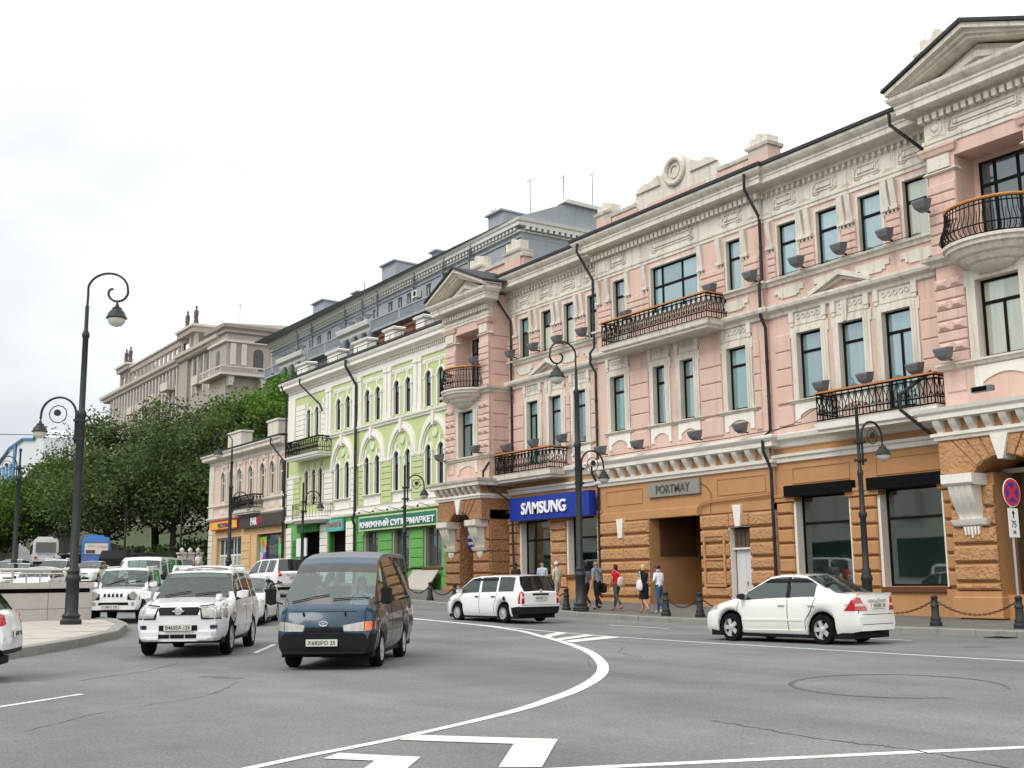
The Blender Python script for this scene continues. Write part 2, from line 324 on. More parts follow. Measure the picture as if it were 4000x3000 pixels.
cur=smooth([(19.5,36.1),(19.42,32),(19.2,29.86),(18.7,27.78),(17.8,25.59),(17.29,24.32),(16.41,22.49),(15.33,20.45),(14.28,18.71),(13.11,16.97),(12.26,15.84),(11.46,14.89),(10.53,13.92),(9.51,12.98),(8.8,12.41),(7.94,11.75),(6.97,11.13),(5.37,10.25),(4.25,9.74),(3.35,9.28),(2.2,8.7),(1.2,8.2)],4)
stripe('road_curve',cur,[.2 if p[0]>9 else max(.12,.2-(9-p[0])*.03) for p in cur],.006)
def polyp(pts,dz=.008):
    b=B(); b.q(*[(x,y,G(y)+dz) for x,y in pts]); return b.obj('road_chevron',WROAD,None,kind='structure')
polyp([(5.62,10.42),(6.6,9.25),(5.53,7.98),(5.24,8.18),(6.09,9.24),(5.38,10.14)])
polyp([(4.55,9.72),(5.01,9.06),(4.1,7.95),(3.85,8.2),(4.6,9.12),(4.3,9.5)])
stripe('road_line',[(4.2,8.35),(5.82,7.75),(6.9,7.34),(8.57,6.7),(9.52,6.31),(12,5.3)],.14)
for q in([(17.81,25.66),(17.66,25.08),(19.26,26.44),(19.18,26.87)],[(17.38,24.42),(17.21,23.86),(19.1,25.03),(19.1,25.44)],[(16.99,23.52),(16.82,22.89),(19.1,23.88),(19.1,24.51)]): polyp(q,.010).name='road_hatch'
stripe('lane_dash',[(22.9,29.2),(23.1,26.6)],.11); stripe('lane_dash',[(23.1,20.6),(23.0,17.9)],.11); stripe('lane_dash',[(23.0,38.5),(23.0,35.5)],.11)
stripe('lane_dash',[(2.2,15.5),(3.15,16.3),(4.09,17.12)],.11); stripe('lane_dash',[(9.4,24.4),(10.85,26.9)],.11)
# a dark skid ring on the asphalt
SKID=mat('skid_rubber',(.10,.10,.102),.8,var=.3,scale=2)
ring=smooth([(12.63,9.28),(12.09,9.7),(11.86,10.38),(12.02,11.19),(12.58,11.96),(13.44,12.43),(14.37,12.42),(15.03,11.89),(15.19,11.03),(14.85,10.15),(14.17,9.5)],4)
b=B(); c0=Vector((13.5,10.8))
for i,((xa,ya),(xb,yb)) in enumerate(zip(ring[:-1],ring[1:])):
    w=.05 if 2<i<36 else .03; pa=Vector((xa,ya));pb=Vector((xb,yb)); ia=pa+(c0-pa)*w; ib=pb+(c0-pb)*w
    b.q((xa,ya,.004),(xb,yb,.004),(ib.x,ib.y,.004),(ia.x,ia.y,.004))
b.obj('skid_mark',SKID,None,kind='structure')
def crack(pts,w,seed):
    r=random.Random(seed); P=smooth(pts,9); P=[(x+r.uniform(-.035,.035),y+r.uniform(-.035,.035)) for x,y in P]; o=stripe('asphalt_crack',P,[w*r.uniform(.3,1.4) for _ in P]); o.data.materials[0]=SKID
crack([(8.75,9.4),(8.68,8.74),(8.57,7.62),(8.64,6.75),(8.4,5.6)],.03,1); crack([(13.2,17.5),(12.2,16.0),(11.9,14.6)],.016,2); crack([(2.6,13.2),(3.8,14.6),(5.4,15.8),(6.4,17.4)],.016,4); crack([(16.5,20.5),(15.3,19.2),(14.6,17.6)],.025,5); crack([(4.6,19.5),(6.0,20.8),(7.2,22.6)],.03,6)
for x,y,sx,sy,a in((6.6,18.6,.16,.5,.3),(21.9,15.4,.4,.3,0)):
    b=B(); b.q(*[(x+sx*math.cos(t)*math.cos(a)-sy*math.sin(t)*math.sin(a)+.08*math.sin(5*t),y+sx*math.cos(t)*math.sin(a)+sy*math.sin(t)*math.cos(a),G(y)+.003) for t in [R(k*20) for k in range(18)]]); b.obj('asphalt_patch',mat('patched_asphalt',(.125,.13,.13),.9,var=.25,scale=3,bump=.4),None,kind='structure')
# left traffic island: paving, kerb
isl=[(-6,20.0),(2.2,22.9),(5.25,27.2),(6.45,28.9),(8.05,31.6),(9.2,35.0),(9.55,37.6),(9.45,38.6)]
b=B()
back=[(-6,60),(0,60),(2,60),(4,60),(5.5,60),(7,60),(8,60),(9,60)]
for k in range(len(isl)-1):
    a,c=isl[k],isl[k+1]; b.q((a[0],a[1],G(a[1])+.17),(c[0],c[1],G(c[1])+.17),(c[0],max(c[1],39.5),G(39.5)+.17),(a[0]-.2,39.5,G(39.5)+.17))
ip=b.obj('island_paving',SLABM,None,kind='structure')
kerb_run(ip,[Vector((x+.14,y-.14,0)) for x,y in isl],.2,.34,KERBM,1.9)
for i in range(7):
    for k in range(7):
        x=1.5+i*1.12; y=29.5+k*1.12
        edge=max((ya+(yb-ya)*(x-xa)/(xb-xa)) for (xa,ya),(xb,yb) in zip(isl[:-2],isl[1:-1]) if xa<=x+.6<=xb) if x+.6<9.5 else 99
        if y<edge+.8 or y>37.2: continue
        o=ob('paving_slab',kme.setdefault('slab',B().rings([[(0.01,.01,0),(1.1,.01,0),(1.1,1.1,0),(.01,1.1,0)],[(0.01,.01,.012),(1.1,.01,.012),(1.1,1.1,.012),(.01,1.1,.012)]]).mesh('paving_slab',SLABM)),ip,loc=(x,y,G(y)+.172)); o.rotation_euler=(math.atan(.0225),0,0)
# ================================================================ facade kit (street is on the -X side)
def ringU(y0,y1,xf,o,z,xb,e=(1,1)):
    return [(xb,y0-o*e[0],z),(xf-o,y0-o*e[0],z),(xf-o,y1+o*e[1],z),(xb,y1+o*e[1],z)]
def cornice(b,y0,y1,xf,prof,xb=None,e=(0,0)):
    """moulding of profile [(projection,z)...] along the facade, mitred round its ends where e is 1"""
    xb=xf+.25 if xb is None else xb
    return b.rings([ringU(y0,y1,xf,o,z,xb,e) for o,z in prof])
def arcpts(y0,y1,zs,rise,n=10):
    """points of a segmental or round arch from (y0,zs) to (y1,zs)"""
    c=(y0+y1)/2; a=(y1-y0)/2; r=(a*a+rise*rise)/(2*rise); cz=zs+rise-r; t=math.asin(min(1,a/r)); 
    if rise>a: t=math.pi-t
    return [(c-r*math.sin(t-2*t*k/n),cz+r*math.cos(t-2*t*k/n)) for k in range(n+1)]
def wall(b,y0,y1,z0,z1,x,holes,depth=.3):
    """front plane at x pierced by holes (ya,yb,za,zb[,rise]); each hole gets its reveals; rise>0 gives an arched head"""
    ys=sorted({y0,y1,*[h[0] for h in holes],*[h[1] for h in holes]}); zs=sorted({z0,z1,*[h[2] for h in holes],*[h[3] for h in holes]})
    ys=[y for y in ys if y0<=y<=y1]; zs=[z for z in zs if z0<=z<=z1]
    for i in range(len(ys)-1):
        for k in range(len(zs)-1):
            cy=(ys[i]+ys[i+1])/2; cz=(zs[k]+zs[k+1])/2
            if any(h[0]<cy<h[1] and h[2]<cz<h[3] for h in holes): continue
            b.q((x,ys[i],zs[k]),(x,ys[i],zs[k+1]),(x,ys[i+1],zs[k+1]),(x,ys[i+1],zs[k]))
    for h in holes:
        ya,yb,za,zb=h[:4]; rs=h[4] if len(h)>4 else 0; xd=x+depth
        b.q((x,ya,za),(xd,ya,za),(xd,ya,zb-rs),(x,ya,zb-rs)); b.q((x,yb,za),(x,yb,zb-rs),(xd,yb,zb-rs),(xd,yb,za)); b.q((x,ya,za),(x,yb,za),(xd,yb,za),(xd,ya,za))
        if rs:
            P=arcpts(ya,yb,zb-rs,rs)
            for k in range(len(P)-1):
                (p,q),(r,s)=P[k],P[k+1]; cy=ya if k<len(P)//2 else yb
                b.q((x,p,q),(x,r,s),(xd,r,s),(xd,p,q)); b.q((x,p,q),(x,cy,zb),(x,r,s))
            m=P[len(P)//2]; b.q((x,ya,zb),(x,yb,zb),(x,m[0],m[1]))
        else: b.q((x,ya,zb),(xd,ya,zb),(xd,yb,zb),(x,yb,zb))
def window(par,y0,y1,z0,z1,x,pm,tr=.36,mull=(),rise=0,fm=None,fw_=.085,low=None):
    """dark frame with panes as sub-parts; tr = transom drop from the top as share of height"""
    fm=fm or FRAME; b=B(); d=.07; g=fw_
    zt=z1-rise
    b.box(x,x+d,y0,y0+g,z0,zt).box(x,x+d,y1-g,y1,z0,zt).box(x,x+d,y0+g,y1-g,z0,z0+g)
    if rise:
        P=arcpts(y0,y1,zt,rise); Q=arcpts(y0+g,y1-g,zt,rise-g)
        for k in range(len(P)-1):
            b.q((x,*P[k]),(x,*P[k+1]),(x,*Q[k+1]),(x,*Q[k])); b.q((x,*Q[k]),(x,*Q[k+1]),(x+d,*Q[k+1]),(x+d,*Q[k]))
    else: b.box(x,x+d,y0+g,y1-g,z1-g,z1)
    ztr=z1-(z1-z0)*tr if tr else None
    ycut=[y0+g]; 
    for m in mull: ycut.append(y0+(y1-y0)*m)
    ycut.append(y1-g)
    if tr: b.box(x-.003,x+d,y0+g,y1-g,ztr-g*.6,ztr+g*.6)
    for m in mull:
        ym=y0+(y1-y0)*m; b.box(x-.002,x+d,ym-g*.5,ym+g*.5,z0+g,(ztr if (tr and low) else z1-g-(rise*.3 if rise else 0)))
    w=b.obj('window',fm,par)
    zc=[z0+g,ztr,zt-(0 if rise else g)] if tr else [z0+g,zt-(0 if rise else g)]
    for k in range(len(zc)-1):
        for j in range(len(ycut)-1):
            p=B(); xx=x+.035
            if rise and k==len(zc)-2 and len(ycut)==2:
                A=arcpts(y0+g,y1-g,zt,rise-g); p.q((xx,y0+g,zc[k]),*[(xx,a,c) for a,c in A],(xx,y1-g,zc[k]))
            else: p.q((xx,ycut[j],zc[k]),(xx,ycut[j],zc[k+1]),(xx,ycut[j+1],zc[k+1]),(xx,ycut[j+1],zc[k]))
            p.obj('pane',pm[k%len(pm)] if isinstance(pm,(list,tuple)) else pm,w)
    return w
def surround(par,y0,y1,z0,z1,x,w=.28,p=.1,m=None,ear=.07):
    b=B(); m=m or CREAM; st=((w,w*.62,p*.55),(w*.62,w*.3,p*.8),(w*.3,-.006,p))
    for wo,wi,pp in st:
        b.box(x-pp,x+.14,y0-wo,y0-wi,z0,z1+wo).box(x-pp,x+.14,y1+wi,y1+wo,z0,z1+wo).box(x-pp,x+.14,y0-wi,y1+wi,z1+wi,z1+wo)
    if ear: b.box(x-p*.5,x+.02,y0-w-ear,y0-w,z1-.15,z1+w).box(x-p*.5,x+.02,y1+w,y1+w+ear,z1-.15,z1+w)
    return b.obj('window_surround',m,par)
def sill(par,y0,y1,z,x,p=.16,m=None,h=.14):
    return cornice(B(),y0,y1,x,[(.02,z-h),(p*.5,z-h*.8),(p*.6,z-h*.4),(p,z-h*.3),(p,z)],e=(.6,.6)).obj('sill',m or CREAM,par)
def apron(par,y0,y1,z0,z1,x,m=None,p=.05):
    """bracket-shaped apron panel under a window, two drops joined by a curved edge"""
    w=y1-y0; h=z1-z0; pts=[(y0,z1),(y0,z0),(y0+.13*w,z0),(y0+.13*w,z0+.3*h),(y0+.2*w,z0+.42*h)]
    pts+=[(y0+w*(.2+.6*k/8),z0+h*(.42+.2*math.sin(math.pi*k/8))) for k in range(1,8)]
    pts+=[(y1-.2*w,z0+.42*h),(y1-.13*w,z0+.3*h),(y1-.13*w,z0),(y1,z0),(y1,z1)]
    return B().prism(pts,'x',x-p,x+.01).obj('apron_panel',m or WHITE,par)
def courses(par,spans,zs,x,m,p=.045,c=.03,gap=.0,name='stone_course'):
    p=max(p,.075); c=max(c,.035); gap=max(gap,.01)
    for y0,y1 in spans:
        for za,zb in zip(zs[:-1],zs[1:]):
            B().block(x-p,x+.01,y0,y1,za+gap,zb-gap,c).obj(name,m,par)
def dentils(par,y0,y1,z0,z1,x,p,w,step,m=None,name='dentil_row'):
    b=B(); n=int((y1-y0)/step); s=(y1-y0)/n
    for k in range(n): b.box(x-p,x+.01,y0+s*(k+.5)-w/2,y0+s*(k+.5)+w/2,z0,z1)
    return b.obj(name,m or CREAM,par,kind='stuff')
def scroll_console(par,yc,w,z0,z1,x,p0,p1,m=None,name='scroll_console',flutes=0):
    """S-curved bracket, deep at the top"""
    h=z1-z0; prof=[]
    n=14
    for k in range(n+1):
        t=k/n; prof.append((p0+(p1-p0)*(.5-.5*math.cos(math.pi*min(1,t*1.15)))+.10*(p1-p0)*math.sin(2*math.pi*t),z0+h*t))
    b=B(); pts=[(x-a,z) for a,z in prof]+[(x+.01,z1),(x+.01,z0)]
    b.prism(pts,'y',yc-w/2,yc+w/2)
    for f in range(flutes):
        yy=yc-w/2+w*(f+.5)/flutes; b.prism([(x-a-.02,z) for a,z in prof]+[(x,z1),(x,z0)],'y',yy-w*.09,yy+w*.09)
    return b.obj(name,m or CREAM,par,smooth=50)
def frieze_panel(par,y0,y1,z0,z1,x,m=None):
    """raised rectangular frame with a nested bar, corner square and leaf scrolls at both ends"""
    m=m or CREAM; b=B(); w=y1-y0; h=z1-z0; t=.035; p=.04
    a0=y0+.16*min(w,1.2); a1=y1-.16*min(w,1.2)
    b.box(x-p,x,a0,a1,z1-t,z1).box(x-p,x,a0,a1,z0+h*.25,z0+h*.25+t).box(x-p,x,a0,a0+t,z0+h*.25+t,z1-t).box(x-p,x,a1-t,a1,z0+h*.25+t,z1-t)
    b.box(x-p*1.3,x,a0+.08,a1-.08,z0+h*.48,z0+h*.74); b.box(x-p*2,x,a1-.2,a1-.08,z0+h*.46,z0+h*.8)
    for s,yy in((1,y0),(-1,y1)):
        ce=(yy+s*.09,z0+.1)
        b.tube([(x-.02,ce[0]+s*.09*(1-k/12)*math.cos(k*.9),ce[1]+.09*(1-k/12)*math.sin(k*.9)) for k in range(11)],.018,4)
        b.tube([(x-.02,yy+s*.1,z0+.14),(x-.02,yy+s*.05,z0+h*.5),(x-.02,yy+s*.14,z0+h*.8),(x-.02,yy+s*.04,z1)],.02,4)
        b.tube([(x-.02,yy+s*.12,z0+.05),(x-.02,yy+s*.3,z0+.03),(x-.02,yy+s*.42,z0+.12)],.022,4)
    return b.obj('frieze_panel',m,par)
def rail_panel(b,p0,p1,z0,z1,style=0,step=.30):
    """wrought iron railing between two plan points"""
    p0=Vector(p0);p1=Vector(p1); L_=(p1-p0).length; n=max(1,round(L_/step)); d=(p1-p0)/n; u=(p1-p0).normalized(); h=z1-z0
    def P(t,z): q=p0+(p1-p0)*t; return (q.x,q.y,z)
    for z in(z0+.05,z0+h*.28,z1-.12,z1): b.tube([P(0,z),P(1,z)],.026 if z<z1 else .032,4)
    for k in range(n+1):
        q=p0+d*k; b.tube([(q.x,q.y,z0),(q.x,q.y,z1)],.027,4)
        if k<n:
            c=q+d*.5; r=d.length*.36
            b.tube([(c.x+u.x*s*r,c.y+u.y*s*r,z) for s,z in((-.9,z1-.14),(-.8,z0+h*.72),(0,z0+h*.55),(.8,z0+h*.72),(.9,z1-.14))],.021,4)
            b.tube([(c.x,c.y,z0+h*.55),(c.x,c.y,z0+h*.1)],.021,4)
            b.tube([(c.x+u.x*s*r,c.y+u.y*s*r,z) for s,z in((-.8,z0+h*.32),(0,z0+h*.48),(.8,z0+h*.32))],.021,4)
def balcony(par,y0,y1,x,depth,zs,zr,m=None,wood=True,slab=.3):
    b=B(); b.rings([ringU(y0+.12,y1-.12,x-depth+.15,0,zs-slab,x+.05),ringU(y0+.12,y1-.12,x-depth+.15,.0,zs-slab+.08,x+.05),ringU(y0+.12,y1-.12,x-depth+.15,.1,zs-slab+.14,x+.05,(1,1)),ringU(y0+.12,y1-.12,x-depth+.15,.12,zs-.05,x+.05,(1,1)),ringU(y0+.12,y1-.12,x-depth+.15,.15,zs,x+.05,(1,1))])
    s=b.obj('balcony_slab',m or CREAM,par)
    r=B(); xf=x-depth+.1; rail_panel(r,(xf,y0+.08),(xf,y1-.08),zs,zr); rail_panel(r,(xf,y0+.08),(x-.02,y0+.08),zs,zr); rail_panel(r,(xf,y1-.08),(x-.02,y1-.08),zs,zr)
    r.obj('railing',BLACK,s)
    h=B(); z=zr+.02; h.box(xf-.05,xf+.05,y0+.03,y1-.03,z,z+.06).box(xf+.05,x-.03,y0+.03,y0+.13,z,z+.06).box(xf+.05,x-.03,y1-.13,y1-.03,z,z+.06)
    h.obj('handrail',WOOD if wood else BLACK,s); return s
def drainpipe(par,pts,r=.062,m=None):
    b=B(); b.tube(pts,r,8)
    for k in range(len(pts)-1):
        a,c=Vector(pts[k]),Vector(pts[k+1])
        if abs((c-a).normalized().z)>.95:
            n=int((c-a).length/1.6)
            for j in range(1,n+1): q=a+(c-a)*j/(n+1); b.lathe((q.x,q.y,q.z-.04),[(r+.015,0),(r+.015,.08)],8)
    return b.obj('drainpipe',m or PIPE,par,smooth=40)
CORN=[(.0,-.82),(.10,-.80),(.10,-.70),(.16,-.66),(.55,-.62),(.62,-.58),(.62,-.40),(.66,-.36),(.66,-.28),(.76,-.2),(.84,-.1),(.86,-.02),(.86,0)]
def entablature(par,y0,y1,x,z,e=(0,0),fpan=(),big=False,gut=True,ff=15.75):
    """z = top of the cornice. architrave, frieze, dentils, cornice, gutter"""
    cornice(B(),y0,y1,x,[(.02,ff-.3),(.05,ff-.29),(.05,ff-.16),(.09,ff-.14),(.09,ff-.02),(.02,ff)],e=e).obj('architrave',CREAM,par)
    cornice(B(),y0,y1,x,[(.015,ff),(.015,z-.8)],e=e).obj('frieze',CREAM,par)
    for a,c in fpan: frieze_panel(par,a,c,ff+.06,z-1.12,x-.015)
    for a,c in zip([y0]+[f[1] for f in fpan],[f[0] for f in fpan]+[y1]):
        if .25<c-a<1.6:
            b=B(); w=c-a-.16
            for k in range(3): b.box(x-.035-.012*k,x-.01,a+.08+w*.14*k,c-.08-w*.14*k,ff+.03+.03*k,z-1.06-.03*k)
            b.obj('frieze_block',CREAM,par)
    if big: dentils(par,y0-(.12 if e[0] else 0),y1+(.12 if e[1] else 0),z-1.0,z-.78,x-.05,.2,.17,.27); 
    else: dentils(par,y0,y1,z-1.0,z-.84,x-.04,.12,.09,.27)
    cornice(B(),y0,y1,x,[(o,z+h) for o,h in CORN],e=e).obj('cornice',CREAM,par)
    if gut: cornice(B(),y0,y1,x,[(.84,z+.002),(.92,z+.03),(.92,z+.16),(.4,z+.22)],xb=x+.6,e=e).obj('gutter',ROOFM,par)

pink=thing('corner_store_building','long three-storey pink stucco building with ochre ground floor and two gabled bays','building',(33,37,0.15))
pink.location=(0,0,0)
D=33.0; PB=pink
# ---- room depth behind the facades, roof, back walls
b=B(); b.box(36.2,46,10,55.2,-.5,16.6); b.obj('inner_wall',DARK,PB)
B().box(33.4,36.3,10,55.2,6.0,6.2).obj('upper_floor',DARK,PB); B().box(33.4,36.3,10,55.2,11.6,11.8).obj('upper_floor',DARK,PB)
b=B(); b.prism([(33.05,17.4),(39.5,19.2),(46.5,17.2),(46.5,16.6),(33.05,16.6)],'y',10,55.1); b.obj('roof',ROOFM,PB)
b=B(); b.box(33.05,46.4,9.5,10,-.5,17.2); b.obj('end_wall',PINK,PB)
# ------------------------------------------------------------- wings
def wing(y0,y1,w3,w2,w1,dz,panes3,panes2,x=D,big=False,e=(0,0),door=None,gate=None,cen=False):
    d3=[(a,c,13.05+dz,15.2+dz) for a,c in w3]; d2=[(a,c,(7.25 if door==i else 8.15+dz),10.7+dz) for i,(a,c) in enumerate(w2)]
    zc=6.95+dz*.4
    b=B(); wall(b,y0,y1,zc,17+dz,x,d3+d2,.28); b.obj('wall',PINK,PB)
    b=B(); wall(b,y0,y1,-.3,zc,x,w1,.45); b.obj('ground_floor_wall',ORANGE,PB)
    if y0>24: B().box(x,x+.5,y0,y0+.02,-.3,17).obj('side_wall',PINK,PB)
    for i,(a,c,za,zb) in enumerate(d3):
        wide=c-a>2; window(PB,a,c,za,zb,x+.16,panes3[i%len(panes3)],.36 if not wide else .42,(.37,.80) if wide else ())
        B().box(x-.02,x+.155,a-.13,a+.006,za,zb+.12).box(x-.02,x+.155,c-.006,c+.08,za,zb+.12).box(x-.017,x+.155,a+.006,c-.006,zb-.006,zb+.115).obj('window_surround',CREAM,PB)
    for i,(a,c,za,zb) in enumerate(d2):
        window(PB,a,c,za,zb,x+.15,panes2[i%len(panes2)],.29 if door!=i else .22,(.5,) if door==i else (),low=True)
        surround(PB,a,c,za,zb,x)
        if door!=i: sill(PB,a-.42,c+.42,za-.02,x); apron(PB,a-.26,c+.26,za-.85,za-.16,x)
        b=B(); zo=zb+.42                                     # ring-ornament frieze over each second-floor window
        b.box(x-.03,x+.01,a-.28,c+.28,zo-.1,zo+.5)
        for k in range(5):
            yy=a+(c-a)*(k+.5)/5; b.tube([(x-.045,yy+.085*math.cos(t),zo+.2+.085*math.sin(t)) for t in [R(q) for q in range(0,361,45)]],.02,4)
        b.obj('ring_ornament_panel',CREAM,PB)
        for yy in(a-.2,c+.2):
            bb=B(); bb.box(x-.12,x+.01,yy-.11,yy+.11,zo+.02,zo+.45).box(x-.09,x+.01,yy-.08,yy+.08,zo-.14,zo+.02); bb.obj('corbel_block',CREAM,PB)
    # courses of banded stucco between the windows
    ed=[y0]+[v for w in w3 for v in w]+[y1]; sp=[(ed[k]+.13,ed[k+1]-.19) for k in range(0,len(ed),2) if ed[k+1]-ed[k]>.5]
    courses(PB,[s for s in sp if s[1]-s[0]>.2],[13.05+dz+.285*k for k in range(5)],x,PINK,.05,.028)
    ed=[y0]+[v for w in w2 for v in w]+[y1]; sp=[(ed[k]+.36,ed[k+1]-.36) for k in range(0,len(ed),2) if ed[k+1]-ed[k]>1.0]
    courses(PB,sp,[8.05+dz+.68*k for k in range(5)],x,PINK,.05,.03)
    courses(PB,sp,[7.2+dz,7.95+dz],x,PINK,.03,.03,name='plinth_panel')
    # scroll pilasters on third-floor piers
    ed=[y0]+[v for w in w3 for v in w]+[y1]
    for k in range(0,len(ed),2):
        a,c=ed[k],ed[k+1]; w=c-a
        if w<.35: continue
        ys=[a+.34,c-.28] if w>.75 else [(a+c)/2]
        if k==0: ys=[c-.3] if w<1.4 else [a+.3,c-.3]
        for yy in ys:
            scroll_console(PB,yy,.24,14.42+dz,15.38+dz,x,.07,.2); bb=B(); bb.box(x-.16,x+.01,yy-.19,yy+.19,14.28+dz,14.40+dz)
            for q in(-.08,.08): bb.lathe((x-.07,yy+q,14.1+dz),[(.01,0),(.05,.06),(.03,.1),(.07,.18)],6)
            bb.obj('console_base',CREAM,PB)
    # cornices
    cornice(B(),y0,y1,x,[(.03,12.78+dz),(.08,12.8+dz),(.1,12.92+dz),(.2,12.96+dz),(.2,13.04+dz)],e=e).obj('sill_band',CREAM,PB)
    cornice(B(),y0,y1,x,[(.04,11.5+dz),(.1,11.54+dz),(.12,11.66+dz),(.3,11.76+dz),(.34,11.86+dz),(.34,11.95+dz),(.05,12.0+dz)],e=e).obj('string_cornice',CREAM,PB)
    n=len(w3); 
    for a,c in w3:
        if c-a>2: continue
        m=(a+c)/2; B().prism([(m-.75,12.62+dz),(m-.75,12.4+dz),(m-.55,12.4+dz),(m-.55,12.26+dz),(m-.4,12.26+dz),(m-.4,12.2+dz),(m+.4,12.2+dz),(m+.4,12.26+dz),(m+.55,12.26+dz),(m+.55,12.4+dz),(m+.75,12.4+dz),(m+.75,12.62+dz)],'x',x-.06,x+.01).obj('carved_panel',CREAM,PB)
    fp=[((a+c)/2-.62,(a+c)/2+.62) if c-a<2 else (a+.1,c-.1) for a,c in w3]
    entablature(PB,y0,y1,x,17.45+dz*.8,e,fp,big,ff=15.75+dz)
    # belt above the shop level
    if cen:
        cornice(B(),y0,y1,x,[(.03,5.68),(.1,5.7),(.12,5.8),(.2,5.85),(.22,5.98)],e=(1,1)).obj('shop_band',WHITE,PB)
        nb=15
        for k in range(nb):
            yy=y0+.25+(y1-y0-.5)*k/(nb-1); scroll_console(PB,yy,.26,6.0,6.44,x,.1,.38,WHITE,'cornice_bracket')
        cornice(B(),y0,y1,x,[(.35,6.44),(.42,6.46),(.42,6.62),(.5,6.7),(.56,6.78),(.56,6.86),(.2,6.95)],e=(1,1)).obj('shop_cornice',WHITE,PB)
    else:
        cornice(B(),y0,y1,x,[(.03,5.8),(.1,5.83),(.12,5.98),(.2,6.02),(.22,6.12),(.03,6.15)]).obj('shop_band',WHITE,PB)
        cornice(B(),y0,y1,x,[(.03,6.38),(.12,6.42),(.16,6.58),(.36,6.68),(.4,6.84),(.05,6.94)]).obj('shop_cornice',WHITE,PB)
P_,Y_,T_,K_=PANE,PANEY,PANEC,PANED
GR=[(27.98,30.53,1.15,4.5),(24.1,26.63,1.15,4.5)]; GC=[(35.6,38.87,-.3,4.1),(32.8,33.95,-.3,3.47)]; GL=[(46.55,49.15,1.75,4.45),(42.8,45.1,1.75,4.45)]
wing(22.9,31.5,[(23.8,24.8),(25.76,26.78),(27.76,28.78),(29.79,30.77)],[(24.76,25.99),(26.81,27.95),(28.78,29.99)],GR,0,[Y_,P_,P_,P_],[P_,P_,P_],door=0)
wing(31.5,42.3,[(32.68,33.49),(35.26,38.3),(40.14,41.0)],[(32.55,33.67),(35.65,36.5),(37.48,38.28),(40.25,41.3)],GC,0,[P_,P_,[Y_,P_]],[T_,P_,P_,T_],x=D-.14,big=True,e=(1,1),cen=True)
wing(42.3,50.6,[(42.45,43.19),(44.28,45.12),(46.2,47.08),(48.2,49.04)],[(43.38,44.36),(45.4,46.43),(47.4,48.4)],GL,-.2,[[Y_,P_],[Y_,P_],[Y_,K_],[K_,T_]],[P_,P_,T_],door=2)
wing(10,18.6,[(11.0,12.0),(13.0,14.0),(15.0,16.0),(17.0,18.0)],[(11.6,12.8),(13.6,14.8),(15.6,16.8)],[(10.9,13.4,1.15,4.5),(14.8,17.3,1.15,4.5)],0,[Y_,P_,P_],[P_,P_,T_])
# small pediments over the middle second-floor windows of the wings
for yc,dz in((27.6,0),(46.3,-.2)):
    b=B()
    for s in(1,-1):
        b.prism([(yc+s*1.45,11.9+dz),(yc+s*1.45,12.06+dz),(yc,12.66+dz),(yc,12.44+dz)],'x',D-.36,D+.01)
        b.prism([(yc+s*1.25,11.93+dz),(yc+s*1.2,12.0+dz),(yc,12.42+dz),(yc,12.3+dz)],'x',D-.2,D+.01)
    b.obj('small_pediment',CREAM,PB)
    B().prism([(yc-.09,10.72+dz),(yc+.09,10.72+dz),(yc+.14,11.5+dz),(yc-.14,11.5+dz)],'x',D-.14,D).obj('keystone',CREAM,PB)
# ------------------------------------------------------------- ground floor, centre: gateway and service door
xc=D-.14
zs=[.70,1.17,1.79,2.29,2.87,3.44,4.05]
for sp in((38.87,42.3),(33.95,35.6),(31.5,32.8)):
    for za,zb in zip(zs[:-1],zs[1:]):
        if sp[0]==38.87: cuts=[sp[0],40.6,sp[1]]
        else: cuts=[sp[0],sp[1]]
        for a,c in zip(cuts[:-1],cuts[1:]): B().block(xc-.15,xc+.01,a+.003,c-.003,za+.045,zb-.045,.07).obj('rusticated_block',ROUGHO,PB)
    B().box(xc-.14,xc+.01,sp[0],sp[1],-.3,.66).obj('plinth',ORANGE,PB)
B().block(xc-.1,xc+.01,32.83,33.95,3.5,4.02,.05).obj('rusticated_block',ROUGHO,PB)
for yc,za in((40.75,3.3),(33.35,3.5)): B().prism([(yc-.13,za),(yc+.13,za),(yc+.24,za+.85),(yc-.24,za+.85)],'x',xc-.2,xc).obj('keystone',WHITE,PB)
for a,c in((39.3,41.9),(31.9,34.6)):
    b=B(); 
    for q in((a,c,5.42,5.46),(a,c,4.78,4.82),(a,a+.04,4.82,5.42),(c-.04,c,4.82,5.42)): b.box(xc-.03,xc+.01,*q)
    b.obj('panel_frame',ORANGE,PB)
cornice(B(),31.5,42.3,xc,[(.01,4.06),(.07,4.08),(.07,4.42),(.02,4.46)]).obj('lintel_band',ORANGE,PB)
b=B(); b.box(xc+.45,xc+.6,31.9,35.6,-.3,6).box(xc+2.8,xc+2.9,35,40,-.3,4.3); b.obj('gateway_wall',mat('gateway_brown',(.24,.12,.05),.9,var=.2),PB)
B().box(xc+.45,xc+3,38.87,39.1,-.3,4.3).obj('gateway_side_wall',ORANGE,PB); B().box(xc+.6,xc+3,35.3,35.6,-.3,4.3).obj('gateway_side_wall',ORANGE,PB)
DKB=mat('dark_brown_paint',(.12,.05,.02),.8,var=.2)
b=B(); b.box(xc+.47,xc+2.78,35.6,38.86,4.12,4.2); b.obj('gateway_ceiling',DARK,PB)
b=B(); b.box(xc+2.6,xc+2.78,35.62,38.85,2.45,4.1).box(xc+.5,xc+2.6,38.8,38.866,2.47,4.1); b.obj('gateway_upper_shade',DKB,PB)  # gateway shade put into colour: dark slabs over the upper walls, near-black ceiling
WDOOR=mat('white_metal_door',(.62,.63,.64),.5,var=.08,dirt=.2)
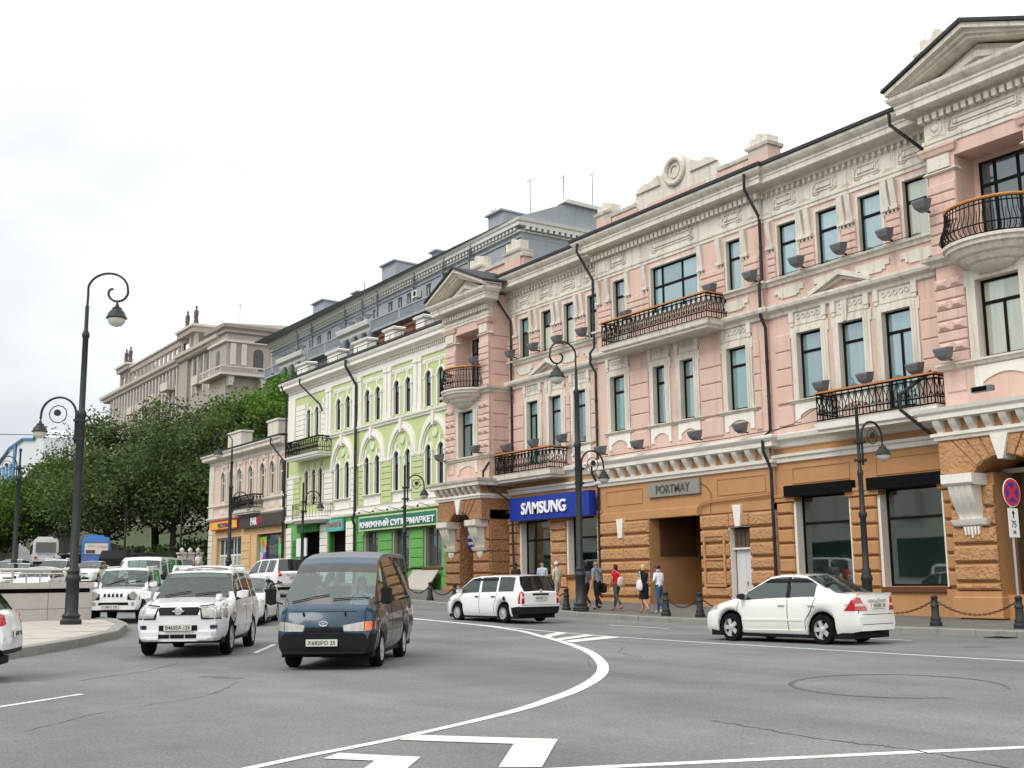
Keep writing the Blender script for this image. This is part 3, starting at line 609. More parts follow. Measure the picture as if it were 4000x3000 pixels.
b=B(); b.box(xc+.25,xc+.32,32.86,33.38,.16,2.6).box(xc+.25,xc+.32,33.39,33.89,.16,2.6); sd_=b.obj('service_door',WDOOR,PB)
B().box(xc+.22,xc+.25,33.3,33.33,1.2,1.35).obj('door_handle',GREYM,sd_)
SLAT=mat('brown_slats',(.10,.065,.045),.8,var=.3,scale=6)
b=B()
for k in range(9): b.box(xc+.2+(k%2)*.02,xc+.3,32.88+k*.115,32.985+k*.115,2.68,3.42)
b.obj('slatted_transom',SLAT,PB)
B().box(xc-.03,xc+.25,33.938,34.02,.15,3.5).box(xc-.02,xc+.25,32.8,33.95,3.47,3.52).box(xc+.1,xc+.3,32.82,33.93,2.6,2.67).obj('door_frame',WHITE,PB)
b=B()
for q in((34.1,34.2,1.15,3.25),(35.25,35.35,1.15,3.25),(34.2,35.25,3.15,3.25),(34.2,35.25,1.15,1.25),(34.2,35.25,2.2,2.28)): b.box(xc-.2,xc-.13,*q)
b.obj('wall_frame',ORANGE,PB)
b=B(); b.tube([(xc-.13,31.6,4.72),(xc-.13,35.0,4.62),(xc-.13,35.5,4.5),(xc-.13,35.7,4.3),(xc-.13,35.72,4.05)],.03,5).tube([(xc-.16,31.6,4.64),(xc-.16,35.0,4.54),(xc-.16,35.45,4.42),(xc-.16,35.6,4.05)],.03,5); b.obj('conduit',ORANGE,PB)
# ------------------------------------------------------------- ground floor, wings: shops
SHUT=mat('black_roller_shutter',(.007,.007,.008),.6,var=.15,spec=.1)
FLOORM=mat('shop_floor',(.35,.34,.31),.4,var=.1)
ROOMW=mat('shop_wall',(.40,.46,.42),.9,var=.1)
LAMPE=emis('ceiling_spot',(1,.9,.65),14)
GX=[(10.9,13.4,1.15,4.5),(14.8,17.3,1.15,4.5)]
for (y0,y1,rooms,gz) in((22.9,31.5,GR,.15),(42.3,50.6,GL,.75),(10,18.6,GX,.15)):
    piers=[]; ed=[y0]+sorted(v for g in rooms for v in g[:2])+[y1]
    for k in range(0,len(ed),2):
        a,c=ed[k],ed[k+1]
        if c-a<.3: continue
        aa=max(a,y0+.02)
        for za,zb in zip([1.1,1.65,2.2,2.75,3.3,3.85],[1.65,2.2,2.75,3.3,3.85,4.3]):
            if za<gz+.3: continue
            B().block(D-.14,D+.01,aa+.1,c-.1,za+.035,zb-.035,.05).obj('pier_block',ORANGE if y0<40 else ROUGHO,PB)
        B().box(D-.16,D+.01,aa+.05,c-.05,-.3,max(gz+.35,1.05)).obj('plinth',ORANGE,PB)
        cornice(B(),aa+.1,c-.1,D,[(.1,4.3),(.16,4.33),(.16,4.45),(.2,4.5),(.2,4.6),(.05,4.62)],e=(1,1)).obj('pier_capital',ORANGE,PB)
    for a,c,za,zb in rooms:
        x=D+.32; w=B(); g=.07
        w.box(x,x+.08,a,a+g,za,zb).box(x,x+.08,c-g,c,za,zb).box(x,x+.08,a+g,c-g,za,za+g).box(x,x+.08,a+g,c-g,zb-g,zb).box(x-.01,x+.09,a+g,c-g,3.42,3.52)
        wo=w.obj('shop_window',FRAME,PB)
        for q0,q1 in((za+g,3.42),(3.52,zb-g)):
            p=B(); p.q((x+.04,a+g,q0),(x+.04,a+g,q1),(x+.04,c-g,q1),(x+.04,c-g,q0)); p.obj('pane',SHOPG,wo)
        B().box(D-.02,D+.32,c-.012,c+.10,za-.05,zb).obj('white_jamb',WHITE,PB); B().box(D-.02,D+.32,a-.05,a+.012,za-.05,zb).obj('white_jamb',WHITE,PB)
        B().box(D-.1,D+.34,a-.1,c+.1,za-.2,za-.02).obj('window_ledge',DKB,PB)
        if y0<40:
            b=B(); b.box(D-.28,D+.3,a-.32,c+.32,4.48,4.9)
            for k in range(6): b.box(D-.3,D-.28,a-.32,c+.32,4.5+k*.066,4.545+k*.066)
            b.obj('roller_shutter',SHUT,PB)
            b=B()
            for q in((a-.1,c+.1,5.55,5.6),(a-.1,c+.1,4.98,5.03),(a-.1,a-.05,5.03,5.55),(c+.05,c+.1,5.03,5.55)): b.box(D-.03,D+.01,*q)
            b.obj('panel_frame',ORANGE,PB)
# the shop interiors: a room behind each pair of panes
for a,c,g0,zt in((23.9,31.2,.2,4.6),(42.6,50.2,.7,4.6),(10.3,18.2,.2,4.6)):
    b=B(); b.q((33.46,a,g0),(36.1,a,g0),(36.1,c,g0),(33.46,c,g0)); b.q((36.1,a,g0),(36.1,c,g0),(36.1,c,zt),(36.1,a,zt)); b.q((33.46,a,g0),(36.1,a,g0),(36.1,a,zt),(33.46,a,zt)); b.q((33.46,c,g0),(33.46,c,zt),(36.1,c,zt),(36.1,c,g0)); b.q((33.46,a,zt),(36.1,a,zt),(36.1,c,zt),(33.46,c,zt))
    b.obj('shop_room',ROOMW,PB)
for y,z in((43.2,3.0),(43.9,3.0),(44.6,2.95),(43.5,2.75),(48.0,3.0)): B().lathe((35.0,y,z+.9),[(.07,0),(.07,.05)],8).obj('ceiling_spot',LAMPE,PB)
B().box(35.2,35.9,42.9,44.6,.7,2.4).obj('shop_shelf',DKB,PB); B().box(35.0,35.9,47.0,48.4,.7,2.9).obj('shop_shelf',DARK,PB)
# ------------------------------------------------------------- towers
def tower(yc,hw,dz,rough,arch_dark=True,gz=.15,ped=1.3,zc=17.35,cren=.45,coff=-.3):
    x=31.75; y0,y1=yc-hw,yc+hw
    lo=(yc-1.25,yc+1.2,11.62+dz,14.9+dz); wn_=(yc-.78,yc+.74,8.1+dz,10.58+dz)
    b=B(); wall(b,y0,y1,6.6,16.6+dz,x,[lo,wn_],.3)
    b.box(x,33.2,y1-.02,y1,6.6,16.6+dz).box(x,33.2,y0,y0+.02,6.6,16.6+dz); b.obj('wall',PINK,PB)
    # loggia
    b=B(); xl=x+1.0; b.q((xl,lo[0],lo[2]),(xl,lo[0],lo[3]),(xl,lo[1],lo[3]),(xl,lo[1],lo[2]))
    b.box(x+.3,xl,lo[0]-.05,lo[0],lo[2],lo[3]).box(x+.3,xl,lo[1],lo[1]+.05,lo[2],lo[3]).box(x+.3,xl,lo[0],lo[1],lo[3],lo[3]+.05).box(x+.3,xl,lo[0],lo[1],lo[2]-.05,lo[2]); b.obj('loggia',PINK,PB)
    window(PB,yc-1.0,yc+.95,12.0+dz,14.7+dz,xl-.08,PANED,.3,(.3,.72))
    window(PB,*wn_,x+.2,PANE if yc>40 else PANEY,.3,(.5,),low=True); surround(PB,*wn_,x,w=.36,p=.14)
    sill(PB,y0-.02,y1+.02,wn_[2]-.02,x,.2,h=.2); apron(PB,wn_[0]-.3,wn_[1]+.3,7.15+dz*.5,7.85+dz,x,WHITE if rough is ROUGHO else CREAM)
    for a,c in((y0+.15,y0+.85),(y1-.85,y1-.15)): B().block(x-.05,x+.01,a,c,7.2+dz*.5,7.8+dz,.03).obj('plinth_panel',PINK,PB)
    # rusticated pilaster flanks, second floor with bosses, third floor plain
    for a,c in((y0-.04,wn_[0]-.42),(wn_[1]+.42,y1+.04)):
        courses(PB,[(a,c)],[8.1+dz+.3475*k for k in range(9)],x,PINK,.07,.03)
        for k in range(1,8,2):
            z=8.1+dz+.3475*k
            for q in range(2):
                w=(c-a)*.4; ya=a+(c-a)*(.06+.48*q); B().rings([[(x-.07,ya,z+.03),(x-.07,ya+w,z+.03),(x-.07,ya+w,z+.31),(x-.07,ya,z+.31)],[(x-.16,ya+.12,z+.13),(x-.16,ya+w-.12,z+.13),(x-.16,ya+w-.12,z+.21),(x-.16,ya+.12,z+.21)]]).obj('diamond_boss',PINK,PB)
    for a,c in((y0-.04,lo[0]-.02),(lo[1]+.02,y1+.04)):
        courses(PB,[(a,c)],[11.7+dz+.34*k for k in range(8)],x,PINK,.07,.03)
        bb=B(); bb.box(x-.1,x,a+.1,c-.1,14.55+dz,15.0+dz); bb.obj('capital_panel',CREAM,PB)
        cornice(B(),a,c,x,[(.05,14.42+dz),(.11,14.46+dz),(.05,14.52+dz)],e=(1,1)).obj('capital_band',CREAM,PB)
        cornice(B(),a,c,x,[(.06,15.05+dz),(.1,15.08+dz),(.14,15.2+dz),(.18,15.26+dz),(.18,15.34+dz)],e=(1,1)).obj('capital',PINK,PB)
    for k in range(10):   # side returns
        for s,yy in((1,y1),(-1,y0)): 
            z=8.1+dz+.695*k
            if z<15: B().box(x+.2,33,yy-.01*s,yy+.05*s,z+.02,z+.66).obj('stone_course',PINK,PB)
    cornice(B(),y0,y1,x,[(.04,11.3+dz),(.1,11.33+dz),(.12,11.42+dz),(.3,11.5+dz),(.34,11.62+dz),(.05,11.68+dz)],xb=33,e=(1,1)).obj('string_cornice',CREAM,PB)
    # round balcony with bowed railing
    n=14; r0=1.55; bs=B(); A=[math.pi*(.5+k/n) for k in range(n+1)]
    def rg(r,z): return [(x-.02+r*.78*math.cos(a),yc+r*math.sin(a),z) for a in A]
    bs.rings([rg(.3,10.68+dz),rg(.62,10.76+dz),rg(.8,10.88+dz),rg(.82,10.93+dz),rg(1.0,10.97+dz),rg(1.12,11.08+dz),rg(1.14,11.14+dz),rg(1.3,11.18+dz),rg(1.4,11.28+dz),rg(1.42,11.34+dz),rg(1.56,11.38+dz),rg(1.58,11.5+dz),rg(1.66,11.52+dz),rg(1.66,11.62+dz)],closed=True); so_=bs.obj('round_balcony',CREAM,PB,smooth=25)
    ra=B(); 
    for z,rr in((11.68,1.5),(11.95,1.62),(12.6,1.5),(12.72,1.5)): ra.tube([(px_,py_,z+dz) for px_,py_,_ in rg(rr,0)],.022,4)
    for k in range(2*n+1):
        a=math.pi*(.5+k/(2*n)); ca,sa=.78*math.cos(a),math.sin(a)
        ra.tube([(x-.02+ca*q,yc+sa*q,z+dz) for q,z in((1.48,11.64),(1.66,11.8),(1.68,12.0),(1.54,12.3),(1.5,12.72))],.02,4)
        if k<2*n:
            a2=a+math.pi/(4*n); c2,s2=.78*math.cos(a2),math.sin(a2); ra.tube([(x-.02+c2*q,yc+s2*q,z+dz) for q,z in((1.62,11.7),(1.74,11.85),(1.6,12.05),(1.56,12.35))],.01,4)
    ra.obj('railing',BLACK,so_); hh=B(); hh.tube([(px_,py_,12.77+dz) for px_,py_,_ in rg(1.5,0)],.05,6); hh.obj('handrail',WOOD,so_)
    # entablature and pediment
    ff=15.65+dz
    entablature(PB,y0,y1,x,zc+dz,(1,1),[(yc-1.35,yc+1.35)],True,gut=False,ff=ff)
    for yy in(y0+.45,y1-.45):
        bb=B(); bb.lathe((x-.02,yy,ff+.34),[(.26,0),(.26,-.05),(.19,-.05),(.19,-.02),(.1,-.1)],14,'x'); bb.obj('rosette',CREAM,PB)
    za=zc+dz; hp=ped; o=.86; b=B()
    for s in(1,-1):
        ye=yc+s*(hw+o); tt=hp
        for (h0,h1,pp) in((.0,.14,.55),(.13,.3,.68),(.29,.46,.86)):
            b.prism([(ye,za+h0*.4),(ye,za+h1*.55),(yc,za+hp+h1),(yc,za+hp+h0)],'x',x-pp,x+.3)
    b.obj('pediment',CREAM,PB)
    b=B(); b.prism([(yc-hw-.3,za),(yc+hw+.3,za),(yc,za+hp-.05)],'x',x-.02,x+.3); b.obj('pediment_field',CREAM,PB)
    b=B()
    for s in(1,-1): b.prism([(yc+s*(hw-.75),za+.12),(yc+s*(hw-.35),za+.12),(yc,za+hp-.3),(yc,za+hp-.52)],'x',x-.16,x-.0)
    b.obj('pediment_rib',CREAM,PB)
    B().prism([(yc-hw+1.0,za+.12),(yc+hw-1.0,za+.12),(yc,za+hp-.62)],'x',x-.06,x-.0).obj('tympanum',PINK,PB)
    b=B()
    for s in(1,-1):
        ye=yc+s*(hw+o+.08); b.prism([(ye,za+.26),(ye,za+.36),(yc,za+hp+.6),(yc,za+hp+.47)],'x',x-.95,x+2.2)
    b.obj('pediment_roof',ROOFM,PB)
    # parapet with crenellated pedestals behind the pediment
    xp=33.6; cz=dz+cren
    b=B(); b.box(xp,xp+.5,y0-.6,y1+.6,16.9+cz,18.35+cz); b.obj('parapet',PINK,PB)
    cornice(B(),y0-.6,y1+.6,xp,[(.03,18.3+cz),(.1,18.33+cz),(.14,18.5+cz),(.05,18.55+cz)],xb=xp+.6,e=(1,1)).obj('parapet_cap',CREAM,PB)
    for yy in(y0-coff,y1+coff):
        b=B(); b.box(xp-.1,xp+.6,yy-.75,yy+.75,17+cz,18.6+cz); b.obj('pedestal',PINK,PB)
        b=B(); cornice(b,yy-.75,yy+.75,xp-.1,[(0,18.6+cz),(.1,18.66+cz),(.14,18.78+cz),(0,18.82+cz)],xb=xp+.7,e=(1,1))
        b.prism([(yy-.7,18.82+cz),(yy+.7,18.82+cz),(yy+.7,19.3+cz),(yy+.45,19.3+cz),(yy+.45,19.22+cz),(yy+.2,19.22+cz),(yy+.15,19.42+cz),(yy,19.48+cz),(yy-.15,19.42+cz),(yy-.2,19.22+cz),(yy-.45,19.22+cz),(yy-.45,19.3+cz),(yy-.7,19.3+cz)],'x',xp-.05,xp+.5); b.obj('crenellated_cap',CREAM,PB)
    # shop storey: rusticated pilasters, scroll consoles, arch of radiating stones
    ptop=4.3
    b=B(); b.box(x,33.2,y1-1.5,y1,-.3,4.6).box(x,33.2,y0,y0+1.5,-.3,4.6).box(x,33.2,y0,y1,5.1,6.6); b.obj('ground_floor_wall',ORANGE if rough is ROUGHO else ROUGHB,PB)
    for a,c in((y0-.02,y0+1.5),(y1-1.5,y1+.02)):
        zl=[1.0,1.28,1.86,2.43,2.98,3.55,4.25]; 
        for za_,zb_ in zip(zl[:-1],zl[1:]):
            if za_<gz+.4: continue
            B().block(x-.14,x+.01,a,c,za_+.04,zb_-.045,.06).obj('rusticated_block',rough,PB)
            ys_=c if c>yc else a
            B().box(x,33,(a if a<yc else c)-.06,(a if a<yc else c)+.06,za_+.02,zb_-.03).obj('rusticated_block',rough,PB)
        cornice(B(),a,c,x,[(.18,.2),(.18,max(.8,gz+.35)),(.12,max(.84,gz+.4)),(.12,1.0 if gz<.4 else gz+.5)],xb=33,e=(.5,.5)).obj('plinth',ORANGE if rough is ROUGHO else ROUGHB,PB)
        m=(a+c)/2
        B().rings([[(x+.02,m-.55,z),(x-p,m-.55-(.0),z),(x-p,m+.55,z),(x+.02,m+.55,z)] for p,z in((.5,4.22),(.72,4.24),(.78,4.3),(.78,4.58))]).obj('console_slab',WHITE if rough is ROUGHO else CREAM,PB)
        scroll_console(PB,m,.82,3.2,4.24,x,.16,.66,WHITE if rough is ROUGHO else CREAM,'scroll_console',4)
        cornice(B(),m-.48,m+.48,x,[(.1,2.98),(.24,3.02),(.28,3.1),(.32,3.2)],e=(.5,.5)).obj('console_foot',WHITE if rough is ROUGHO else CREAM,PB)
        bb=B()
        for q in range(5): bb.prism([(m-.3+q*.12,2.98),(m-.2+q*.12,2.98),(m-.23+q*.11,2.72-.1*(q==2)),(m-.27+q*.11,2.72-.1*(q==2))],'x',x-.2,x)
        bb.obj('console_drop',WHITE if rough is ROUGHO else CREAM,PB)
    # arch stones: fan-shaped voussoirs sitting on the consoles
    xa=x-.55; ys,ye=y0+.35,y1-.35; n=9
    IN=arcpts(y0+1.15,y1-1.15,4.6,.45,n); outer=[(y0+.0+(y1-y0)*k/n) for k in range(n+1)]
    for k in range(n):
        if k==n//2:
            B().prism([(IN[k][0]+.05,IN[k][1]-.12),(IN[k+1][0]-.05,IN[k+1][1]-.12),(yc+.3,5.68),(yc-.3,5.68)],'x',xa-.1,x).obj('keystone',WHITE,PB); continue
        ta,tb=outer[k],outer[k+1]; pts=[(IN[k][0]+.012,IN[k][1]),(IN[k+1][0]-.012,IN[k+1][1]),(tb-.012,5.66),(ta+.012,5.66)]
        if k==0: pts=[(y0,4.58),(IN[0][0],4.58),(IN[1][0]-.012,IN[1][1]),(tb-.012,5.66),(y0,5.66)]
        if k==n-1: pts=[(IN[n-1][0]+.012,IN[n-1][1]),(IN[n][0],4.58),(y1,4.58),(y1,5.66),(ta+.012,5.66)]
        c_=(sum(p[0] for p in pts)/len(pts),sum(p[1] for p in pts)/len(pts))
        B().rings([[(x,*p) for p in pts],[(xa+.05,*p) for p in pts],[(xa,c_[0]+(p[0]-c_[0])*.88,c_[1]+(p[1]-c_[1])*.9) for p in pts]]).obj('voussoir',rough,PB)
    b=B()
    for k in range(n): b.q((xa+.06,*IN[k]),(xa+.06,*IN[k+1]),(33,*IN[k+1]),(33,*IN[k]))
    b.box(xa+.1,33,y0+.02,y1-.02,5.3,5.64); b.obj('arch_soffit',ORANGE if rough is ROUGHO else ROUGHB,PB)
    cornice(B(),y0,y1,xa,[(.02,5.66),(.06,5.68),(.08,5.76),(.14,5.8),(.14,5.9)],xb=33,e=(1,1)).obj('shop_band',WHITE,PB)
    B().box(xa+.02,33,y0+.02,y1-.02,5.9,6.3).obj('bracket_wall',ORANGE if rough is ROUGHO else ROUGHB,PB)
    for k in range(8): scroll_console(PB,y0+.2+(2*hw-.4)*k/7,.24,5.9,6.3,xa+.02,.08,.34,WHITE if rough is ROUGHO else CREAM,'cornice_bracket')
    cornice(B(),y0,y1,xa,[(.3,6.3),(.38,6.32),(.38,6.46),(.46,6.54),(.5,6.66),(.0,6.72)],xb=33,e=(1,1)).obj('shop_cornice',WHITE if rough is ROUGHO else CREAM,PB)
    return x
tower(20.6,2.22,.08,ROUGHO,ped=1.05,zc=17.25,cren=.95,coff=.55)
tower(52.35,2.2,-.1,ROUGHB,gz=.75,ped=1.1,zc=16.75)
# right tower shop window and left tower doorway
b=B(); b.box(32.6,32.7,22.12,22.3,.9,4.75).box(32.6,32.7,19,22.1,4.6,4.75); b.obj('white_jamb',WHITE,PB)
wo=B().box(32.7,32.78,19.2,19.3,.9,4.6).box(32.7,32.78,22.0,22.12,.9,4.6).box(32.7,32.78,19.3,22.0,.9,1.0).obj('shop_window',FRAME,PB)
p=B(); p.q((32.74,19.3,1),(32.74,19.3,4.6),(32.74,22,4.6),(32.74,22,1)); p.obj('pane',SHOPG,wo)
B().box(33.3,33.4,19,22.2,.5,4.6).obj('shop_room',ROOMW,PB)
B().box(31.9,33.2,19.1,22.3,-.3,.9).obj('plinth',ORANGE,PB)
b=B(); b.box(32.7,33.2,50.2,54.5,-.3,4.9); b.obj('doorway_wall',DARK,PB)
b=B(); b.box(32.3,32.5,51.1,51.35,.6,3.9).box(32.3,32.5,53.3,53.6,.6,3.9); P2=arcpts(51.1,53.6,3.9,.55); P3=arcpts(51.4,53.3,3.9,.4)
for k in range(10): b.q((32.3,*P2[k]),(32.3,*P2[k+1]),(32.3,*P3[k+1]),(32.3,*P3[k]))
b.obj('door_frame',WHITE,PB)
b=B(); b.box(32.42,32.5,51.4,52.3,.6,3.2).box(32.42,32.5,52.35,53.3,.6,3.2); b.obj('double_door',DKB,PB)
# ------------------------------------------------------------- balconies
balcony(PB,23.2,28.35,D,1.2,6.98,7.98,WHITE,slab=.42)
balcony(PB,33.55,40.6,D-.14,1.2,11.9,12.95,CREAM,slab=.36)
balcony(PB,44.9,49.9,D,1.2,6.8,7.8,CREAM,slab=.42)
# ------------------------------------------------------------- roof parapet of the centre with round crest
ym=36.75; xs=33.15; prof=[(5.55,17.4),(5.55,18.55),(5.5,18.62),(4.6,18.62),(3.3,18.62),(2.95,18.72),(2.75,18.95),(2.4,19.15),(1.5,19.2),(1.2,19.35),(.8,19.55),(.72,19.75),(.45,20.0),(0,20.08)]
left=[(ym+a,z) for a,z in prof]; right=[(ym-a,z) for a,z in prof[::-1][1:]]
B().prism(left+right,'x',xs,xs+.55).obj('parapet',CREAM,PB)
for s in(1,-1): B().box(xs-.04,xs+.02,ym+s*2.6,ym+s*4.5,17.6,18.4).obj('parapet_panel',PINK,PB)
B().box(xs-.04,xs+.02,ym-1.9,ym+1.9,17.6,18.35).obj('parapet_panel',PINK,PB)
b=B(); b.tube([(xs-.05,ym+.58*math.cos(t),19.35+.58*math.sin(t)) for t in [R(k) for k in range(0,361,20)]],.13,8); b.tube([(xs-.03,ym+.3*math.cos(t),19.35+.3*math.sin(t)) for t in [R(k) for k in range(0,361,30)]],.05,6); b.obj('ring_crest',CREAM,PB,smooth=60)
for s in(1,-1):
    b=B(); b.prism([(ym+s*1.0,19.0),(ym+s*2.7,19.0),(ym+s*2.5,19.2),(ym+s*2.1,19.35),(ym+s*1.7,19.3),(ym+s*1.1,19.5)],'x',xs-.1,xs+.1); b.obj('crest_scroll',CREAM,PB)
    cornice(B(),min(ym+s*2.7,ym+s*5.6),max(ym+s*2.7,ym+s*5.6),xs,[(.02,18.45),(.08,18.48),(.12,18.62),(0,18.66)],xb=xs+.6).obj('parapet_cap',CREAM,PB)
    yy=ym+s*5.1; b=B(); b.box(xs-.08,xs+.65,yy-.55,yy+.55,17.4,18.7); b.obj('pedestal',PINK,PB)
    b=B(); cornice(b,yy-.55,yy+.55,xs-.08,[(0,18.7),(.08,18.74),(.12,18.86),(0,18.9)],xb=xs+.75,e=(1,1)); b.prism([(yy-.5,18.9),(yy+.5,18.9),(yy+.5,19.2),(yy+.3,19.24),(yy+.26,19.1),(yy+.18,19.1),(yy+.14,19.32),(yy,19.36),(yy-.14,19.32),(yy-.18,19.1),(yy-.26,19.1),(yy-.3,19.24),(yy-.5,19.2)],'x',xs-.04,xs+.6); b.obj('crenellated_cap',CREAM,PB)
# ------------------------------------------------------------- drainpipes
drainpipe(PB,[(32.0,31.45,17.35),(32.0,31.45,16.7),(32.8,31.5,15.7),(32.8,31.5,13.2),(32.62,31.5,12.9),(32.62,31.5,11.6),(32.85,31.5,11.2),(32.85,31.5,7.1),(32.4,31.5,6.8),(32.4,31.5,6.3),(32.78,31.5,5.6),(32.78,31.5,.4)])
drainpipe(PB,[(32.0,42.6,17.3),(32.0,42.6,16.9),(32.75,42.4,15.6),(32.75,42.4,12.3),(32.5,42.4,12.0),(32.5,42.4,11.5),(32.8,42.4,11.1),(32.8,42.4,7),(32.45,42.4,6.7),(32.45,42.4,6.3),(32.8,42.4,5.8),(32.8,42.4,.7)])
drainpipe(PB,[(31.9,24.3,17.3),(31.9,24.3,16.9),(32.7,23.2,15.5),(32.85,23.2,15.2),(32.85,23.2,12.3),(32.3,23.4,11.9),(32.85,23.4,11.4),(32.85,23.4,9)])
drainpipe(PB,[(32.5,23.8,8.2),(31.5,24.35,7.4),(31.5,24.35,6.9),(32.8,23.3,5.4)])
drainpipe(PB,[(31.95,50.2,17.1),(31.95,50.2,16.7),(32.85,49.7,15),(32.85,49.7,7.0)])
drainpipe(PB,[(31.6,49.95,7.5),(31.35,50.15,7.0),(31.35,50.15,6.5),(32.6,49.4,5.4),(32.7,49.35,.7)])

# cables strung along the facade
for pts in([(32.6,25.0,7.0),(32.5,28.6,7.15),(32.4,30.5,7.05),(32.35,33.5,6.98),(32.3,37,7.0),(32.3,41.5,6.98)],[(32.9,29.0,7.75),(32.7,30.2,7.2),(32.6,31.2,7.0)],[(32.75,24.0,13.08),(32.72,27,13.06),(32.74,31,13.07)],[(32.75,43,12.86),(32.72,46,12.88),(32.74,49.5,12.86)],[(32.85,36.0,5.6),(32.83,35.2,5.2),(32.8,34.9,4.9),(32.78,34.95,4.1)]):
    B().tube(pts,.014,4).obj('cable',BLACK,PB)
# ================================================================ green building
GBd=thing('green_arcaded_building','three-storey light green building with white arches, paired windows and bookshop sign','building'); GB=GBd
X=33.0; y0,y1=54.7,79.85
bays=[58.0,62.0,66.05,70.45]; OFF=.74
holes3=[(c+s*OFF-.36,c+s*OFF+.36,11.7,13.8,.36) for c in bays for s in(-1,1)]+[(c-.33,c+.33,11.7,13.75,.33) for c in(73.45,74.75,76.2)]
holes2=[(c+s*OFF-.34,c+s*OFF+.34,7.0,9.4,.34) for c in bays for s in(-1,1)]+[(c-.33,c+.33,6.9,9.35,.33) for c in(74.0,75.15,76.4)]
gh=[(57.2,59.05,2.3,4.6),(61.08,63.0,2.3,4.6),(65.2,66.9,2.3,4.6),(69.85,72.6,.3,4.9),(74.0,77.4,.3,5.0)]
b=B(); wall(b,y0,y1,6.2,16,X,sorted(holes3+holes2),.3); b.box(X,46,y1-.02,y1,0,16); b.obj('wall',LGREEN,GB)
b=B(); wall(b,y0,y1,-.2,6.2,X,gh,.4); b.obj('ground_floor_wall',BGREEN,GB)
b=B(); b.box(33.8,46,55.3,79.5,-.2,15.8); b.obj('inner_wall',DARK,GB)
b=B(); b.prism([(33.05,16.1),(39,18.2),(46,16.0),(46,15.6),(33.05,15.6)],'y',55.2,79.95); b.obj('roof',ROOFM,GB)
def archwin(par,h,x,pm,m=None,imp=True,w=.16,fr=None):
    ya,yb,za,zb,rs=h; window(par,ya,yb,za,zb,x+.07,pm,.36,(),rs,fm=fr)
    b=B(); P=arcpts(ya,yb,zb-rs,rs,10); Q=arcpts(ya-w,yb+w,zb-rs,rs+w,10); xf=x-.09
    for k in range(10):
        b.q((xf,*P[k]),(xf,*P[k+1]),(xf,*Q[k+1]),(xf,*Q[k])); b.q((xf,*Q[k]),(xf,*Q[k+1]),(x,*Q[k+1]),(x,*Q[k])); b.q((xf,*P[k]),(x+.05,*P[k]),(x+.05,*P[k+1]),(xf,*P[k+1]))
    b.box(xf,x+.06,ya-w,ya+.006,za-.05,zb-rs).box(xf,x+.06,yb-.006,yb+w,za-.05,zb-rs); c=(ya+yb)/2
    b.prism([(c-.06,zb+.02),(c+.06,zb+.02),(c+.1,zb+w+.28),(c-.1,zb+w+.28)],'x',x-.14,x)
    if imp: b.box(x-.13,x,ya-w-.05,ya+.0,zb-rs-.09,zb-rs+.02).box(x-.13,x,yb,yb+w+.05,zb-rs-.09,zb-rs+.02)
    return b.obj('arched_surround',m or WHITE,par)
for h in holes3: archwin(GB,h,X,[PANED,PANE])
for i,h in enumerate(holes2): archwin(GB,h,X,[PANED,PANEC] if i<4 else [PANED,PANED],m=WHITE if h[0]<73 else CREAM)
for c in bays:
    # big blind arch over each pair, with stepped white archivolt, keystone and roundel
    b=B(); ri,ro=1.42,1.78; zc=8.88
    for r1,r0,p in((1.86,1.66,.12),(1.66,1.5,.17),(1.5,1.4,.08)):
        P=[(c+r0*math.cos(R(t))*-1,zc+r0*1.22*math.sin(R(t))) for t in range(0,181,12)]; Q=[(c-r1*math.cos(R(t)),zc+r1*1.22*math.sin(R(t))) for t in range(0,181,12)]
        for k in range(len(P)-1):
            b.q((X-p,*P[k]),(X-p,*P[k+1]),(X-p,*Q[k+1]),(X-p,*Q[k])); b.q((X-p,*Q[k]),(X-p,*Q[k+1]),(X,*Q[k+1]),(X,*Q[k])); b.q((X-p,*P[k]),(X,*P[k]),(X,*P[k+1]),(X-p,*P[k+1]))
    b.obj('archivolt',WHITE,GB)
    B().prism([(c-.11,10.5),(c+.11,10.5),(c+.17,11.3),(c-.17,11.3)],'x',X-.24,X).obj('keystone',WHITE,GB)
    B().lathe((X-.02,c,10.05),[(.3,0),(.3,-.04),(.24,-.07),(.0,-.05)],16,'x').obj('roundel',mat('pale_green_disc',(.6,.68,.45),.9),GB)
    sill(GB,c-1.25,c+1.25,6.98,X,.14,WHITE); 
    b=B()
    for q in((c-1.15,c+1.15,6.76,6.8),(c-1.15,c+1.15,6.3,6.34),(c-1.15,c-1.11,6.34,6.76),(c+1.11,c+1.15,6.34,6.76)): b.box(X-.05,X+.01,*q)
    b.box(X-.02,X+.01,c-1.11,c+1.11,6.34,6.76); b.obj('apron_panel',WHITE,GB)
    b=B()
    for k in range(15): b.box(X-.05,X+.01,c-1.45+k*.2,c-1.33+k*.2,14.25,14.42)
    b.box(X-.05,X+.01,c-1.5,c+1.5,14.42,14.5); b.obj('fringe_band',WHITE,GB)
